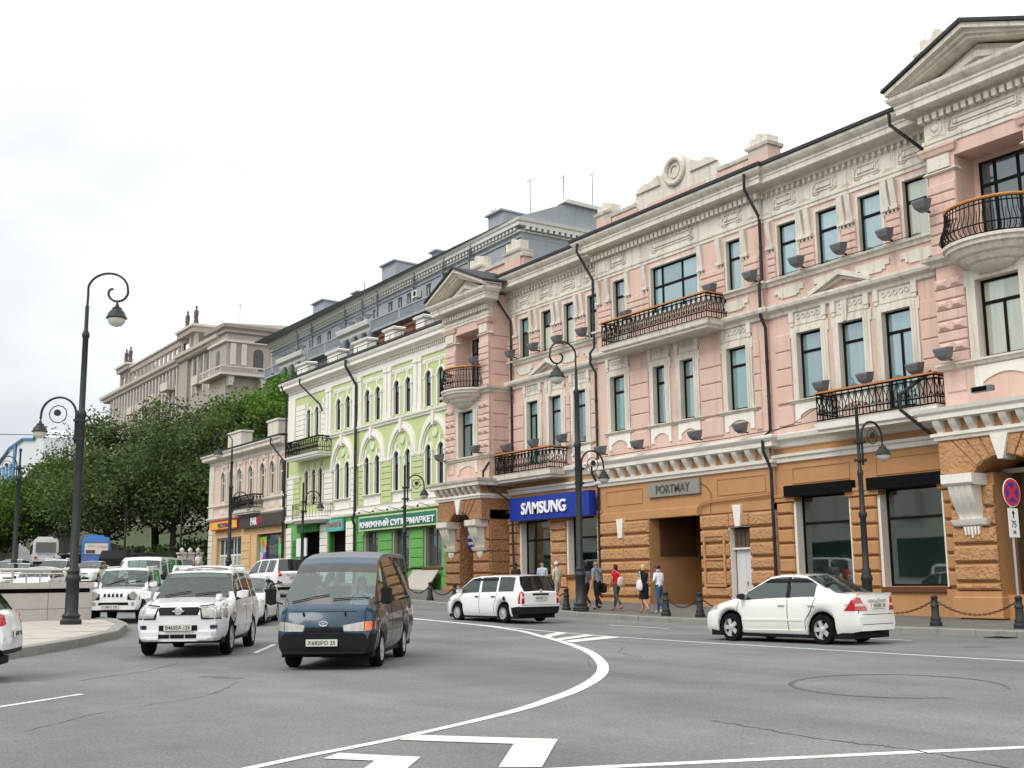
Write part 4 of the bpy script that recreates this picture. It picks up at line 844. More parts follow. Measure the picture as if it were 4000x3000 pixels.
# courses of the piers between arches (second floor)
gz=[6.3+.37*k for k in range(8)]
for i,(a,c,m) in enumerate([(59.35,60.65,LGREEN),(63.4,64.7,LGREEN),(67.2,67.9,LGREEN),(68.4,69.1,WHITE),(72.0,73.3,WHITE),(77.6,78.5,LGREEN),(78.7,79.85,WHITE),(55.4,56.6,LGREEN)]):
    courses(GB,[(a,c)],gz,X,m,.1,.03)
    cornice(B(),a,c,X,[(.08,8.86),(.12,8.9),(.15,9.02),(.1,9.06)],e=(1,1)).obj('impost',WHITE,GB)
for a,c in((72.35,73.25),(67.65,69.0),(63.45,64.5),(59.55,60.55),(55.6,56.5)):
    for q in(0,1):
        w=(c-a)*.44; aa=a+(c-a)*.56*q; b=B(); b.box(X-.1,X+.01,aa,aa+w,11.9,14.5).box(X-.14,X+.01,aa-.03,aa+w+.03,11.5,11.9).box(X-.15,X+.01,aa-.04,aa+w+.04,14.5,14.62).box(X-.13,X+.01,aa-.02,aa+w+.02,14.62,14.78); b.obj('pilaster_strip',WHITE,GB)
B().box(X-.12,X+.01,78.6,79.85,11.4,14.8).obj('corner_pilaster',WHITE,GB)
for a,c in((73.4,73.9),(76.9,78.5)): courses(GB,[(a,c)],[11.6+.37*k for k in range(8)],X,WHITE,.05,.02)
cornice(B(),y0,73.6,X,[(.03,11.2),(.1,11.22),(.13,11.34),(.2,11.38),(.22,11.5),(.04,11.54)]).obj('sill_band',WHITE,GB)
cornice(B(),y0,y1,X,[(.04,5.72),(.16,5.76),(.2,5.88),(.2,5.96),(.12,6.0),(.12,6.22),(.18,6.26),(.03,6.3)],e=(0,1)).obj('belt_cornice',WHITE,GB)
cornice(B(),y0,y1,X,[(.05,14.78),(.08,14.82),(.08,15.18)],e=(0,1)).obj('frieze',WHITE,GB)
dentils(GB,y0,y1,15.2,15.36,X-.04,.12,.11,.24,WHITE)
cornice(B(),y0,y1,X,[(.06,15.36),(.2,15.4),(.24,15.5),(.5,15.58),(.56,15.62),(.56,15.82),(.64,15.9),(.7,16.02),(.7,16.1)],e=(0,1)).obj('cornice',WHITE,GB)
cornice(B(),y0,y1,X,[(.7,16.1),(.76,16.12),(.76,16.22),(.3,16.28)],xb=X+.5,e=(0,1)).obj('gutter',ROOFM,GB)
# white stone strips and green blocks at street level
for a,c in((78.95,79.85),(72.7,73.9),(68.55,69.75)): courses(GB,[(a,c)],[.6+.48*k for k in range(11)],X,WHITE,.1,.03)
for a,c in((59.15,60.95),(63.1,65.1),(67.0,68.2),(55.3,57.1),(77.6,78.8)):
    courses(GB,[(a+.15,c-.15)],[1.75+.55*k for k in range(6)],X,BGREEN if a<77 else DGREEN,.1,.03,name='pier_block')
    B().box(X-.15,X+.01,a+.05,c-.05,.2,1.72).obj('plinth',BGREEN,GB)
GREYJ=mat('grey_jamb',(.30,.28,.25),.85)
for a,c,za,zb in gh[:3]:
    window(GB,a+.25,c,za,zb,X+.2,[PANED,PANED],.2,(.45,),fm=mat('brown_frame',(.10,.07,.05),.6)); B().box(X-.04,X+.35,c-.008,c+.14,za,zb).box(X+.1,X+.35,a,a+.25,za,zb).obj('window_jamb',GREYJ,GB)
B().box(X-.1,X+.3,57.1,66.95,2.18,2.28).obj('window_ledge',DKB,GB)
POST=mat('poster_yellow',(.75,.55,.05),.6,var=.3,scale=3); POSTB=mat('poster_blue',(.08,.32,.5),.6,var=.4,scale=3)
B().box(X+.25,X+.28,57.75,58.3,2.9,4.0).obj('poster',POST,GB); B().box(X+.25,X+.28,57.25,57.7,2.9,4.0).obj('poster',POSTB,GB)
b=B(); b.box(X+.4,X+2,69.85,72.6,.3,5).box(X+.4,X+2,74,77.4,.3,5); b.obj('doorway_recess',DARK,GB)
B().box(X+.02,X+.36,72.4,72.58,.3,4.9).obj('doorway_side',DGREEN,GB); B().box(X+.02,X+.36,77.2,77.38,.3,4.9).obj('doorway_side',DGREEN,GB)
B().box(X-.25,X-.1,69.95,72.55,4.85,5.65).obj('archway_sign',mat('faded_teal_sign',(.10,.42,.38),.7,var=.3,scale=3),GB)
text('СТОМАТОЛОГИЯ',2.2,.34,(X-.25,72.35,5.12),(0,-1,0),(0,0,1),GB,mat('faded_red_letters',(.5,.12,.08),.7))
B().box(X-.5,X-.42,75.2,76.95,3.3,4.55).obj('blank_board',mat('white_board',(.75,.76,.8),.6),GB); B().box(X-.42,X,75.25,75.35,4.3,4.4).box(X-.42,X,76.8,76.9,4.3,4.4).obj('board_bracket',BLACK,GB)
B().box(X-.3,X,74,77.4,4.95,5.7).obj('door_canopy',DGREEN,GB)
balcony(GB,72.3,78.0,X,1.1,10.35,11.35,WHITE,wood=False,slab=.3)
def round_balcony(par,yc,hw,x,zs,zr,m):
    n=12; A=[math.pi*(.5+k/n) for k in range(n+1)]
    def rg(r,z): return [(x+r*.42*math.cos(a),yc+r*math.sin(a),z) for a in A]
    s=B().rings([rg(hw*.85,zs-.32),rg(hw*.93,zs-.2),rg(hw,zs-.14),rg(hw,zs)]).obj('balcony_slab',m,par,smooth=35)
    r=B()
    for z in(zs+.08,zr-.12,zr): r.tube([(a,c,z) for a,c,_ in rg(hw*.97,0)],.018,4)
    for k in range(25):
        a=math.pi*(.5+k/24); r.tube([(x+hw*.97*.42*math.cos(a),yc+hw*.97*math.sin(a),z) for z in(zs,zr)],.012,4)
    r.obj('railing',BLACK,s)
round_balcony(GB,74.9,3.0,X,5.85,6.85,WHITE)
drainpipe(GB,[(32.2,68.6,16.0),(32.2,68.6,15.6),(32.8,68.2,14.3),(32.8,68.2,5.9),(32.65,68.2,5.5),(32.8,68.2,5.1),(32.8,68.2,1.2)],.1)
drainpipe(GB,[(32.2,76.2,15.9),(32.2,76.2,15.5),(32.8,74.0,13.8),(32.8,73.6,13.3)]); drainpipe(GB,[(32.3,79.95,15.9),(32.8,80.0,15),(32.8,80.0,2.5)])
for k,(a,c) in enumerate([(59.9,61.7),(63.8,65.9),(67.7,70.5),(72.1,74.8),(77.6,80.2)]):
    b=B(); b.box(33.5,34.2,a+.4,c-.4,16.3,17.35); cornice(b,a+.4,c-.4,33.5,[(0,17.35),(.12,17.42),(.16,17.55),(.05,17.62)],xb=34.3,e=(1,1)); b.obj('roof_pedestal',WHITE,GB)
b=B()
for z in(16.6,16.9): b.tube([(33.0,56,z),(33.0,79.5,z)],.025,4)
for k in range(16): b.tube([(33.0,56+k*1.56,16.2),(33.0,56+k*1.56,16.92)],.02,4)
b.obj('roof_rail',BLACK,GB)
# ================================================================ peach two-storey building
PBd=thing('peach_two_storey_building','two-storey peach and cream building with arched windows, pizzeria sign and dark fascia','building'); QB=PBd
y0,y1=80.1,97.0
cs=[81.0,82.95,84.9,87.45,89.9,91.9,93.75]
hl=[(c-.46,c+.46,8.15,10.65,.46) for c in cs]; sh=[(80.6,85.9,1.0,5.2),(89.2,95.0,1.0,5.2)]
b=B(); wall(b,y0,y1,6.7,12.2,X,hl,.3); b.box(X,42,y1-.02,y1,0,12.2); b.obj('wall',PEACH,QB)
b=B(); wall(b,y0,y1,0,6.7,X,sh,.4); b.obj('ground_floor_wall',SAND,QB)
B().box(33.8,42,80.3,96.7,0,11.8).obj('inner_wall',DARK,QB)
B().prism([(33.05,12.2),(38,14.0),(43,12.2),(43,11.6),(33.05,11.6)],'y',80.2,97.3).obj('roof',ROOFM,QB)
for h in hl: archwin(QB,h,X,[PANED,PANED],CREAM,w=.12,fr=CREAM)
for c in cs:
    B().box(X-.05,X+.01,c-.5,c+.5,11.02,11.3).obj('frieze_block',CREAM,QB); B().box(X-.04,X+.01,c-.62,c+.62,7.15,7.6).obj('apron_panel',CREAM,QB)
for a,c in zip(cs[:-1],cs[1:]):
    m=(a+c)/2; b=B(); b.box(X-.08,X+.01,m-.14,m+.14,8.1,11.0).box(X-.12,X+.01,m-.2,m+.2,11.0,11.2); b.obj('pilaster_strip',PEACH if m>86 else PEACH,QB)
B().box(X-.12,X+.01,95.9,97,6.8,11.3).obj('corner_pilaster',CREAM,QB)
courses(QB,[(96.0,97.0)],[1.5+.5*k for k in range(10)],X,CREAM,.08,.03); courses(QB,[(87.1,89.0)],[1.5+.62*k for k in range(7)],X,SAND,.1,.03)
cornice(B(),y0,y1,X,[(.04,7.72),(.12,7.76),(.2,7.86),(.2,7.95)],e=(0,1)).obj('sill_band',CREAM,QB)
cornice(B(),y0,y1,X,[(.05,6.66),(.15,6.7),(.25,6.82),(.25,6.92),(.03,6.96)],e=(0,1)).obj('belt_cornice',CREAM,QB)
cornice(B(),y0,y1,X,[(.04,11.3),(.08,11.35),(.08,11.6),(.2,11.68),(.55,11.75),(.62,11.82),(.62,12.0),(.75,12.15),(.75,12.25)],e=(0,1)).obj('cornice',CREAM,QB)
cornice(B(),y0,y1,X,[(.75,12.25),(.8,12.28),(.8,12.38),(.3,12.45)],xb=X+.5,e=(0,1)).obj('gutter',ROOFM,QB)
for a,c in((85.0,87.2),(80.9,82.2),(93.2,96.4)):
    b=B(); b.box(34.2,35.2,a,c,12.4,14.1); cornice(b,a,c,34.2,[(0,14.1),(.1,14.15),(.1,14.3)],xb=35.3,e=(1,1)); b.obj('chimney',CREAM,QB)
balcony(QB,84.6,89.6,X,.9,7.2,8.2,CREAM,wood=False,slab=.4)
WFR=mat('white_window_frame',(.7,.72,.7),.5)
window(QB,89.2,95.0,1.2,5.2,X+.3,[PANEY,PANED],.36,(.3,.42,.6,.8),fm=WFR,fw_=.12)
window(QB,80.6,85.9,1.2,5.2,X+.3,[PANED,PANED],0,(.3,.68),fm=mat('maroon_frame',(.08,.02,.02),.6),fw_=.12)
GRAF=mat('colourful_poster',(.6,.2,.5),.6)
def graf():
    m=MT['colourful_poster']; n=m.node_tree; p=[x for x in n.nodes if x.type=='BSDF_PRINCIPLED'][0]; g=nd(n,'ShaderNodeNewGeometry'); v=nd(n,'ShaderNodeTexVoronoi',Scale=1.6); n.links.new(g.outputs['Position'],v.inputs['Vector'])
    h=nd(n,'ShaderNodeHueSaturation',Saturation=1.1,Value=.7); n.links.new(v.outputs['Color'],h.inputs['Color']); n.links.new(h.outputs[0],p.inputs['Base Color'])
graf()
B().box(X+.26,X+.29,84.5,85.8,1.4,5.0).obj('poster',GRAF,QB); B().box(X+.26,X+.29,80.8,82.1,1.4,5.0).obj('poster',GRAF,QB)
drainpipe(QB,[(32.2,81.5,12.2),(32.2,81.5,11.8),(32.85,80.4,10.4),(32.85,80.4,2)])
# ================================================================ shop signs (things of their own)
def sign(name,label,y0,y1,z0,z1,x,face,border=None,bw=.1,dep=.22):
    s=thing(name,label,'sign',(0,0,0)); b=B(); b.box(x,x+dep,y0,y1,z0,z1); b.obj('board',border or face,s)
    if border: B().box(x-.015,x,y0+bw,y1-bw,z0+bw,z1-bw).obj('face',face,s)
    return s
SB=mat('sign_blue',(.004,.03,.30),.4,var=.08); WL=mat('white_letters',(.85,.86,.88),.5,var=.02)
s=sign('shop_sign','deep blue electronics shop sign with raised white letters above glazed storefront',42.55,49.2,4.43,5.58,32.35,SB,dep=.4); text('SΛMSUNG',3.75,.62,(32.33,48.05,4.70),(0,-1,0),(0,0,1),s,WL,ext=.08,bold=.02)
SG=mat('sign_green',(.015,.17,.12),.5); SGB=mat('sign_cream_green_border',(.55,.62,.33),.6)
s=sign('bookshop_sign','long dark green bookshop sign with white Cyrillic letters and pale border',57.08,67.17,4.66,5.56,32.6,SG,SGB,.09); text('КНИЖНЫЙ СУПЕРМАРКЕТ',9.6,.48,(32.58,66.9,4.84),(0,-1,0),(0,0,1),s,WL,ext=.05,bold=.03)
b=B()
for k in range(5): yy=58.4+k*1.9; b.tube([(33,yy,5.75),(32.2,yy,5.95),(32.05,yy,5.8)],.02,4).lathe((32.05,yy,5.72),[(.02,.12),(.09,0)],8)
b.obj('sign_lamp',BLACK,s)
SPM=mat('grey_metal_plaque',(.30,.29,.26),.45,var=.15,metal=.3)
s=sign('gateway_plaque','grey metal plaque with engraved serif letters above the dark gateway',35.52,38.8,4.97,5.58,32.74,SPM,dep=.11); text('PORTMAY',2.15,.36,(32.735,38.25,5.1),(0,-1,0),(0,0,1),s,mat('dark_engraved_letters',(.09,.085,.08),.6),ext=.02,bold=.012)
s=sign('phone_shop_sign','small blue phone shop sign inside the arched doorway beside blue storefront',51.5,53.25,3.2,4.05,32.2,SB,dep=.06); text('мобильные',1.5,.24,(32.19,53.1,3.7),(0,-1,0),(0,0,1),s,WL,ext=.01,bold=.01); text('телефоны',1.5,.24,(32.19,53.1,3.32),(0,-1,0),(0,0,1),s,WL,ext=.01,bold=.01)
SP=mat('sign_yellow',(.80,.46,.02),.5,var=.2,scale=1.2); SR=mat('sign_red',(.45,.015,.03),.5)
s=sign('pizzeria_sign','red and yellow pizzeria sign on the peach building',89.15,95.4,5.82,6.6,32.6,SP,SR,.1); text('PIZZERIA',2.7,.36,(32.57,93.6,6.02),(0,-1,0),(0,0,1),s,mat('sign_violet',(.12,.03,.25),.6),ext=.03)
s=sign('dark_fascia_sign','dark brown fascia sign with white and red letters on the peach building',79.95,88.8,5.75,6.66,32.6,mat('dark_brown_fascia',(.055,.045,.042),.6),dep=.22); text('PAR',1.3,.6,(32.59,86.2,5.9),(0,-1,0),(0,0,1),s,WL,ext=.03,bold=.03); text('81',1.0,.6,(32.59,84.85,5.9),(0,-1,0),(0,0,1),s,SR,ext=.03,bold=.04)
bd=thing('leaning_board','large pale panel leaning against the green shopfront plinth','board'); b=B(); b.prism([(31.9,.95),(31.98,.95),(32.83,2.12),(32.75,2.12)],'y',57.2,60.2); b.obj('panel',SLABM,bd)
# ================================================================ blue-grey apartment block on the hill behind
GY=thing('grey_apartment_block','long blue-grey apartment block with bracketed cornice rising behind the street buildings','building')
def gyx(Y): return 52+(Y-77)*.028
ga=math.atan(.028)
def gl(b,y0,y1,prof,e=(0,0),name='',m=None,xo=0):
    """moulding along the slightly turned grey facade"""
    rs=[]
    for o,z in prof:
        rs.append([(gyx(y0)+20,y0-o*e[0],z),(gyx(y0)+xo-o,y0-o*e[0],z),(gyx(y1)+xo-o,y1+o*e[1],z),(gyx(y1)+20,y1+o*e[1],z)])
    b.rings(rs); return b.obj(name,m,GY) if name else b
gw=[79.0,83.5,88.5,93.5,97.6,99.6,101.8,105.5,109,113.2,117.6,120.5,123,127,131]
b=B(); 
for a,c in zip([77]+[w+.5 for w in gw],[w-.5 for w in gw]+[136]): b.q((gyx(a),a,3),(gyx(a),a,30.4),(gyx(c),c,30.4),(gyx(c),c,3))
for w in gw:
    for z0,z1 in((3,20.8),(22.6,24.2),(25.9,28.1),(29.5,30.4)): b.q((gyx(w-.5),w-.5,z0),(gyx(w-.5),w-.5,z1),(gyx(w+.5),w+.5,z1),(gyx(w+.5),w+.5,z0))
    for z0,z1 in((20.8,22.6),(24.2,25.9),(28.1,29.5)):
        for s in(-.5,.5): b.q((gyx(w),w+s,z0),(gyx(w),w+s,z1),(gyx(w)+.4,w+s,z1),(gyx(w)+.4,w+s,z0))
        b.q((gyx(w),w-.5,z1),(gyx(w),w+.5,z1),(gyx(w)+.4,w+.5,z1),(gyx(w)+.4,w-.5,z1))
b.obj('wall',GREYB,GY)
b=B(); b.box(52.0,72,76.9,77,3,30.6); b.obj('end_wall',GREYB,GY)
B().box(58,75,77.2,136,3,30.5).obj('rear_wall',GREYB,GY)
GFR=mat('pale_window_frame',(.62,.62,.6),.6)
for w in gw:
    for z0,z1 in((20.8,22.6),(24.2,25.9),(28.1,29.5)): window(GY,w-.5,w+.5,z0,z1,gyx(w)+.25,PANED,.0,(.5,),fm=GFR)
B().box(54.5,56.5,77.3,135.8,3,30.3).obj('inner_wall',DARK,GY)
gl(B(),77,136,[(.1,30.15),(.25,30.2),(.25,30.35)],(1,0),'cornice_bed',GREYT)
b=B(); n=100
for k in range(n): yy=77.2+58*k/n; b.box(gyx(yy)-.42,gyx(yy),yy,yy+.3,30.36,30.62)
for k in range(26): b.box(52.2+k*.6,52.5+k*.6,76.4,77,30.36,30.62)
b.obj('bracket_row',GREYT,GY,kind='stuff')
gl(B(),77,136,[(.42,30.62),(.55,30.66),(.55,30.95),(.65,31.05),(.7,31.3)],(1,0),'cornice',GREYT)
gl(B(),77,136,[(.12,29.75),(.12,29.85)],(1,0),'string_band',GREYB); gl(B(),77,136,[(.12,27.6),(.2,27.65),(.2,27.8)],(1,0),'string_band',GREYT)
B().prism([(51.3,31.32),(56.8,33.35),(60.7,33.1),(73,31.32)],'y',77.1,136.4).obj('roof',mat('grey_sheet_roof',(.27,.29,.31),.7,var=.2,metal=.2),GY)
B().prism([(52.0,31.32),(52.0,31.6),(56.8,33.5),(60.7,33.3),(70,33.0),(70,31.32)],'y',76.75,77.09).obj('gable',GREYB,GY)
b=B(); b.prism([(56.2,33.42),(56.5,33.75),(70,33.3),(70,33.05)],'y',76.4,77.6); b.obj('gable_coping',GREYT,GY)
for a,c,z in((80.6,83.0,33.5),(92,93.2,32.7),(100.6,103.6,33.8),(109,110.4,32.4),(118,121,33.4),(128,129.4,32.1)):
    b=B(); b.box(52.6,55,a,c,31.2,z-.3).prism([(52.3,z-.3),(52.3,z-.15),(55.2,z-.25),(55.2,z-.4)],'y',a-.15,c+.15); b.obj('roof_dormer',GREYB,GY)
for yy in(84.5,89.5,95.5,103.8,107.5,112,121.5,126): drainpipe(GY,[(gyx(yy)-.6,yy,31.0),(gyx(yy)-.6,yy,30.6),(gyx(yy)-.12,yy+1.0,29.7),(gyx(yy)-.12,yy+1.0,18)],.1,GREYB)
def gbalc(y0,y1,z=26.85,h=1.05,d=1.0):
    x=gyx((y0+y1)/2); s=B().box(x-d,x,y0,y1,z-.25,z).box(x-d-.05,x-d+.12,y0-.05,y1+.05,z+h-.14,z+h).obj('balcony_slab',GREYB,GY)
    b=B(); n=int((y1-y0)/.22)
    for k in range(n): b.box(x-d,x-d+.1,y0+.11+k*.22-.05,y0+.11+k*.22+.05,z,z+h-.14)
    for yy in(y0,(y0+y1)/2,y1): b.box(x-d-.03,x-d+.14,yy-.14,yy+.14,z,z+h)
    b.obj('balustrade',GREYB,s); return s
gbalc(112,121); gbalc(91.5,104); gbalc(130.5,135.5); gbalc(78.4,79.6,27.3,.7,.5)
for a,c in((104.2,111.4),(122.3,129.6)):
    x=gyx(a); b=B(); cornice(b,a,c,x,[(1.0,26.9),(1.1,27.0),(1.1,27.3),(1.5,27.5),(1.6,27.9),(1.6,28.0)],xb=x+.2,e=(.1,.1)); b.obj('portico_entablature',GREYT,GY)
    for k in range(4): yy=a+.5+(c-a-1)*k/3; B().lathe((x-.8,yy,18),[(.36,0),(.36,8.4),(.5,8.6),(.5,8.9)],10).obj('portico_column',GREYB,GY,smooth=40)
    for k in range(4): yy=a+.6+(c-a-1.2)*k/3; B().lathe((x-1.1,yy,28.0),[(.2,0),(.12,.2),(.45,.55),(.5,.62)],10).obj('roof_urn',GREYB,GY)
for a in(97.3,93.6): 
    b=B(); b.box(gyx(a)-1.3,gyx(a)-.05,a,a+4.5,25.6,25.8).box(gyx(a)-1.2,gyx(a)-.1,a+.1,a+4.4,24,25.6); b.obj('glazed_loggia',mat('red_brown_boards',(.17,.06,.035),.8,var=.3),GY)
b=B(); b.box(gyx(95.2)-.6,gyx(95.2)-.1,94.9,95.9,28.5,29.2); ac=b.obj('air_conditioner',mat('white_plastic',(.65,.65,.62),.6),GY); B().lathe((gyx(95.2)-.6,95.3,28.85),[(.26,0),(.26,-.02),(.06,-.03)],14,'x').obj('fan_grille',FRAME,ac)
def antenna(x,y,z,h,label,k=3):
    t=thing('roof_antenna',label,'antenna',(x,y,z),0,'roof antennas'); b=B(); b.tube([(0,0,0),(0,0,h)],.035,5); b.obj('mast',BLACK,t)
    for j in range(k): c=B(); zq=h-.1-j*.35; c.tube([(0,-.5+.1*j,zq),(0,.5-.1*j,zq)],.025,4); c.tube([(0,-.4,zq),(0,-.4,zq+.25)],.02,4); c.tube([(0,.4,zq),(0,.4,zq+.25)],.02,4); c.obj('dipole',BLACK,t)
antenna(56,87.5,33.2,2.6,'thin roof antenna leftmost on the grey gable end',1); antenna(57.5,83.5,33.8,4.0,'tallest roof antenna with forked top above grey gable',1); antenna(57,77.6,33.7,2.6,'roof antenna with two crossbars at the grey gable peak',2); antenna(60,77.4,33.6,3.4,'slim whip antenna right of the grey gable peak',1)
antenna(55,112.5,32.4,1.9,'small roof antenna beside a grey dormer mid-roof',2)
# ================================================================ grey-brown block with colonnade and statues
BR=thing('colonnaded_block_with_statues','grey-brown monumental block with rooftop colonnade and statues above the trees','building')
X=60
B().box(X,X+30,189,240,5,39).obj('wall',BROWN,BR); B().box(X-1,X+30,187,191.5,5,39.2).obj('corner_pier',BROWN,BR); B().box(X-.5,X+26,168,187,5,39).obj('side_block_wall',BROWN,BR)
cornice(B(),191.5,243,X,[(.2,38.4),(.6,38.6),(.6,38.9),(1.1,39.2),(1.2,39.7)],xb=X+30,e=(0,1)).obj('cornice',BROWNT,BR)
cornice(B(),170,191.5,X-1,[(.2,38.3),(.5,38.5),(.6,38.8),(1.0,39.0),(1.1,39.5)],xb=X+30,e=(0,0)).obj('cornice',BROWNT,BR)
for k in range(14):
    yy=193.5+k*2.6; b=B(); b.box(X+.2,X+.5,yy-.5,yy+.5,39.7,42.2).box(X+.1,X+.6,yy-.65,yy+.65,39.7,40.0); b.obj('colonnade_pier',BROWN,BR)
B().box(X,X+.8,192,232.5,42.2,43.2).obj('colonnade_beam',BROWN,BR); B().box(X-.3,X+1,191.8,233,43.2,43.5).obj('colonnade_cap',BROWNT,BR)
for y0,y1 in((226,233),(186,194)):
    for yy in(y0+.6,y0+3,y1-.6):
        for xx in(X+.2,X+5): B().box(xx-.3,xx+.3,yy-.4,yy+.4,39.6,43).obj('pavilion_pier',BROWN,BR)
    B().box(X-.7,X+5,y0-.4,y1+.4,43,43.9).obj('pavilion_beam',BROWN,BR); B().box(X-1,X+5.3,y0-.7,y1+.7,43.9,44.3).obj('pavilion_cap',BROWNT,BR)
B().prism([(X+5,43.2),(X+5,43.9),(X+26,43.9),(X+26,43.2)],'y',186.3,188).obj('side_beam',BROWN,BR)
FARP=mat('far_window_dark',(.055,.055,.06),.3)
STAT=mat('dark_statue_stone',(.11,.085,.08),.9,var=.2)
def statue(x,y,z,label,arm):
    s=thing('rooftop_statue',label,'statue',(x,y,z),0,'rooftop statues'); s.scale=(1.05,1.05,1.3); b=B(); b.box(-.5,.5,-.5,.5,0,.3); b.obj('plinth',STAT,s)
    b=B(); b.lathe((0,0,.3),[(.42,0),(.38,.5),(.3,1.0),(.36,1.35),(.4,1.7),(.3,1.95),(.12,2.05),(.12,2.12),(.17,2.22),(.18,2.4),(.08,2.55)],9); b.tube([(0,.36,2.0),(-.1,.5,1.6),(-.3,.35,1.3)],[.11,.1,.08],6)
    b.tube([(0,-.36,2.0),(-.1,-.55,1.65+arm*.5),(-.2,-.5,1.4+arm*1.3)],[.11,.1,.07],6); b.obj('figure',STAT,s,smooth=60)
statue(X+.6,231.2,44.3,'leftmost dark statue on the far end of the roof colonnade',1); statue(X+.6,228.2,44.3,'second dark statue from the left on the far roof pavilion',0)
statue(X+.6,192.8,44.3,'statue with raised arm on the near roof pavilion',1); statue(X+.6,188.2,44.3,'upright statue at the corner of the near roof pavilion',0)
cornice(B(),166.8,174,X-1.5,[(.0,5),(.0,39.0),(.4,39.2),(.4,39.6),(.8,39.9),(.9,40.4)],xb=X+26,e=(1,1)).obj('end_tower',BROWN,BR); B().prism([(X-2.3,40.4),(X+10,41.2),(X+26,40.4)],'y',166,174.8).obj('end_tower_roof',BROWNT,BR)
cornice(B(),166.8,174,X-1.5,[(.1,37.6),(.4,37.7),(.4,38.1)],xb=X+26,e=(1,1)).obj('end_tower_band',BROWNT,BR)
for xx in(X-.5,X+1.2,X+6,X+7.6): B().box(xx-.4,xx+.4,166.4,166.8,34.2,37.5).obj('pilaster',BROWNT,BR)
for xx in(X+3.6,X+10.5):
    P=arcpts(xx-.8,xx+.8,36.2,.8,8); B().prism([(xx-.8,33.6)]+P+[(xx+.8,33.6)],'y',166.74,166.8).obj('window',FARP,BR)
for k in range(22):
    yy=193+k*2.05; B().box(X-.3,X,yy-.3,yy+.3,28,38.3).obj('pilaster',BROWNT,BR)
    if k<21:
        for z0 in(30.5,35.5): B().box(X-.05,X,yy+.55,yy+1.5,z0,z0+2.3).obj('window',FARP,BR)
for yy in(173.5,176.5,179.5,182.5,185): B().box(X-.8,X-.5,yy-.25,yy+.25,32,38.2).obj('pilaster',BROWNT,BR)
for yy in(175,178,181,184):
    b=B(); P=arcpts(yy-.55,yy+.55,37.2,.5,8); b.prism([(yy-.55,35.4)]+P+[(yy+.55,35.4)],'x',X-.56,X-.5); b.obj('window',FARP,BR)
P=arcpts(169.8,171.2,36.2,.7,8); B().prism([(169.8,34)]+P+[(171.2,34)],'x',X-1.56,X-1.5).obj('window',FARP,BR)
for y0,y1,z in((196,200,35),(204,207,34),(211,214,33.5),(218,221,33.5),(180,183,33.6)):
    B().box(X-1.6,X,y0,y1,z-.4,z).box(X-1.6,X-1.4,y0,y1,z,z+1).obj('balcony',BROWNT,BR)
B().box(X-2.8,X+24,165.2,175,32.4,32.8).obj('terrace_slab',BROWNT,BR); B().box(X-2.8,X-2.6,165.2,175,33.6,33.8).box(X-2.6,X+24,165.2,165.4,33.6,33.8).obj('terrace_rail',BROWNT,BR)
for k in range(5): B().box(X-2.8+k*5,X-2.0+k*5,165.2,165.45,32.8,33.6).obj('terrace_pier',BROWN,BR)
for xx in(X-1,X+4,X+9,X+14): B().prism([(xx-.5,32.4),(xx+.5,32.4),(xx+.3,30.9),(xx-.3,30.9)],'y',165.6,166.8).obj('terrace_bracket',BROWNT,BR)
antenna(X+2,171,40.9,4.0,'thin antenna on the grey-brown end tower roof',2); antenna(X+2,238,39.7,5.0,'lattice antenna at the far left end of the grey-brown block',4)
# ================================================================ pale building with blue roof trim, far left
FB=thing('blue_trimmed_building','distant pale building with bright blue roof edging at the left edge','building')
BLUE=mat('blue_trim',(.12,.26,.44),.7); PALE=mat('pale_cladding',(.62,.66,.68),.8,var=.08)
B().box(60,90,302,365,4,34).obj('wall',PALE,FB); B().prism([(302,34),(365,34),(363,37),(346,39.3),(327,40),(313,38.6),(306,40.2),(302,38)],'x',60,90).obj('gable',PALE,FB)
b=B(); b.tube([(59.6,365,36.0),(59.6,346,39.5),(59.6,327,40.2),(59.6,313,38.7),(59.6,306,40.6),(59.6,302,38)],.4,6); b.obj('roof_edging',BLUE,FB)
B().tube([(59.6,337,39.6),(59.6,340,20)],.5,5).obj('corner_strip',BLUE,FB)
for yy in(344,349,354,359): B().box(59.7,60,yy-1.2,yy+1.2,24,35).obj('window',BLUE,FB)
# ================================================================ retaining walls and hillside at the end of the street
STONE=mat('pale_ashlar',(.56,.54,.51),.9,var=.15,scale=.8,bump=.2,dirt=.4,dirtc=(.2,.19,.17))
def ashlar(par,p0,p1,zb,zt0,zt1,rows=6,th=.4):
    """coursed stone wall between plan points with a sloping top, blocks as parts"""
    p0=Vector(p0);p1=Vector(p1); L_=(p1-p0).length; u=(p1-p0)/L_; nn=Vector((u.y,-u.x))
    b=B(); P=lambda t,z,d:(p0.x+u.x*t+nn.x*d,p0.y+u.y*t+nn.y*d,z)
    b.rings([[P(0,zb,0),P(L_,zb,0),P(L_,zb,-th),P(0,zb,-th)],[P(0,zt0,0),P(L_,zt1,0),P(L_,zt1,-th),P(0,zt0,-th)]]); b.obj('wall_core',STONE,par)
    n=max(2,int(L_/1.6))
    for r in range(rows):
        for k in range(n):
            a=L_*k/n; c=L_*(k+1)/n; za=zb+(zt0-zb)*r/rows; zb_=zb+(zt0-zb)*(r+1)/rows; zc=zb+(zt1-zb)*r/rows; zd=zb+(zt1-zb)*(r+1)/rows
            f=lambda t,lo,hi: lo+(hi-lo)*t/L_
            g=.03; q=[(a+g,f(a,za,zc)+g),(c-g,f(c,za,zc)+g),(c-g,f(c,zb_,zd)-g),(a+g,f(a,zb_,zd)-g)]
            B().rings([[P(t,z,0) for t,z in q],[P(t,z,.06) for t,z in q]]).obj('stone_block',STONE,par)
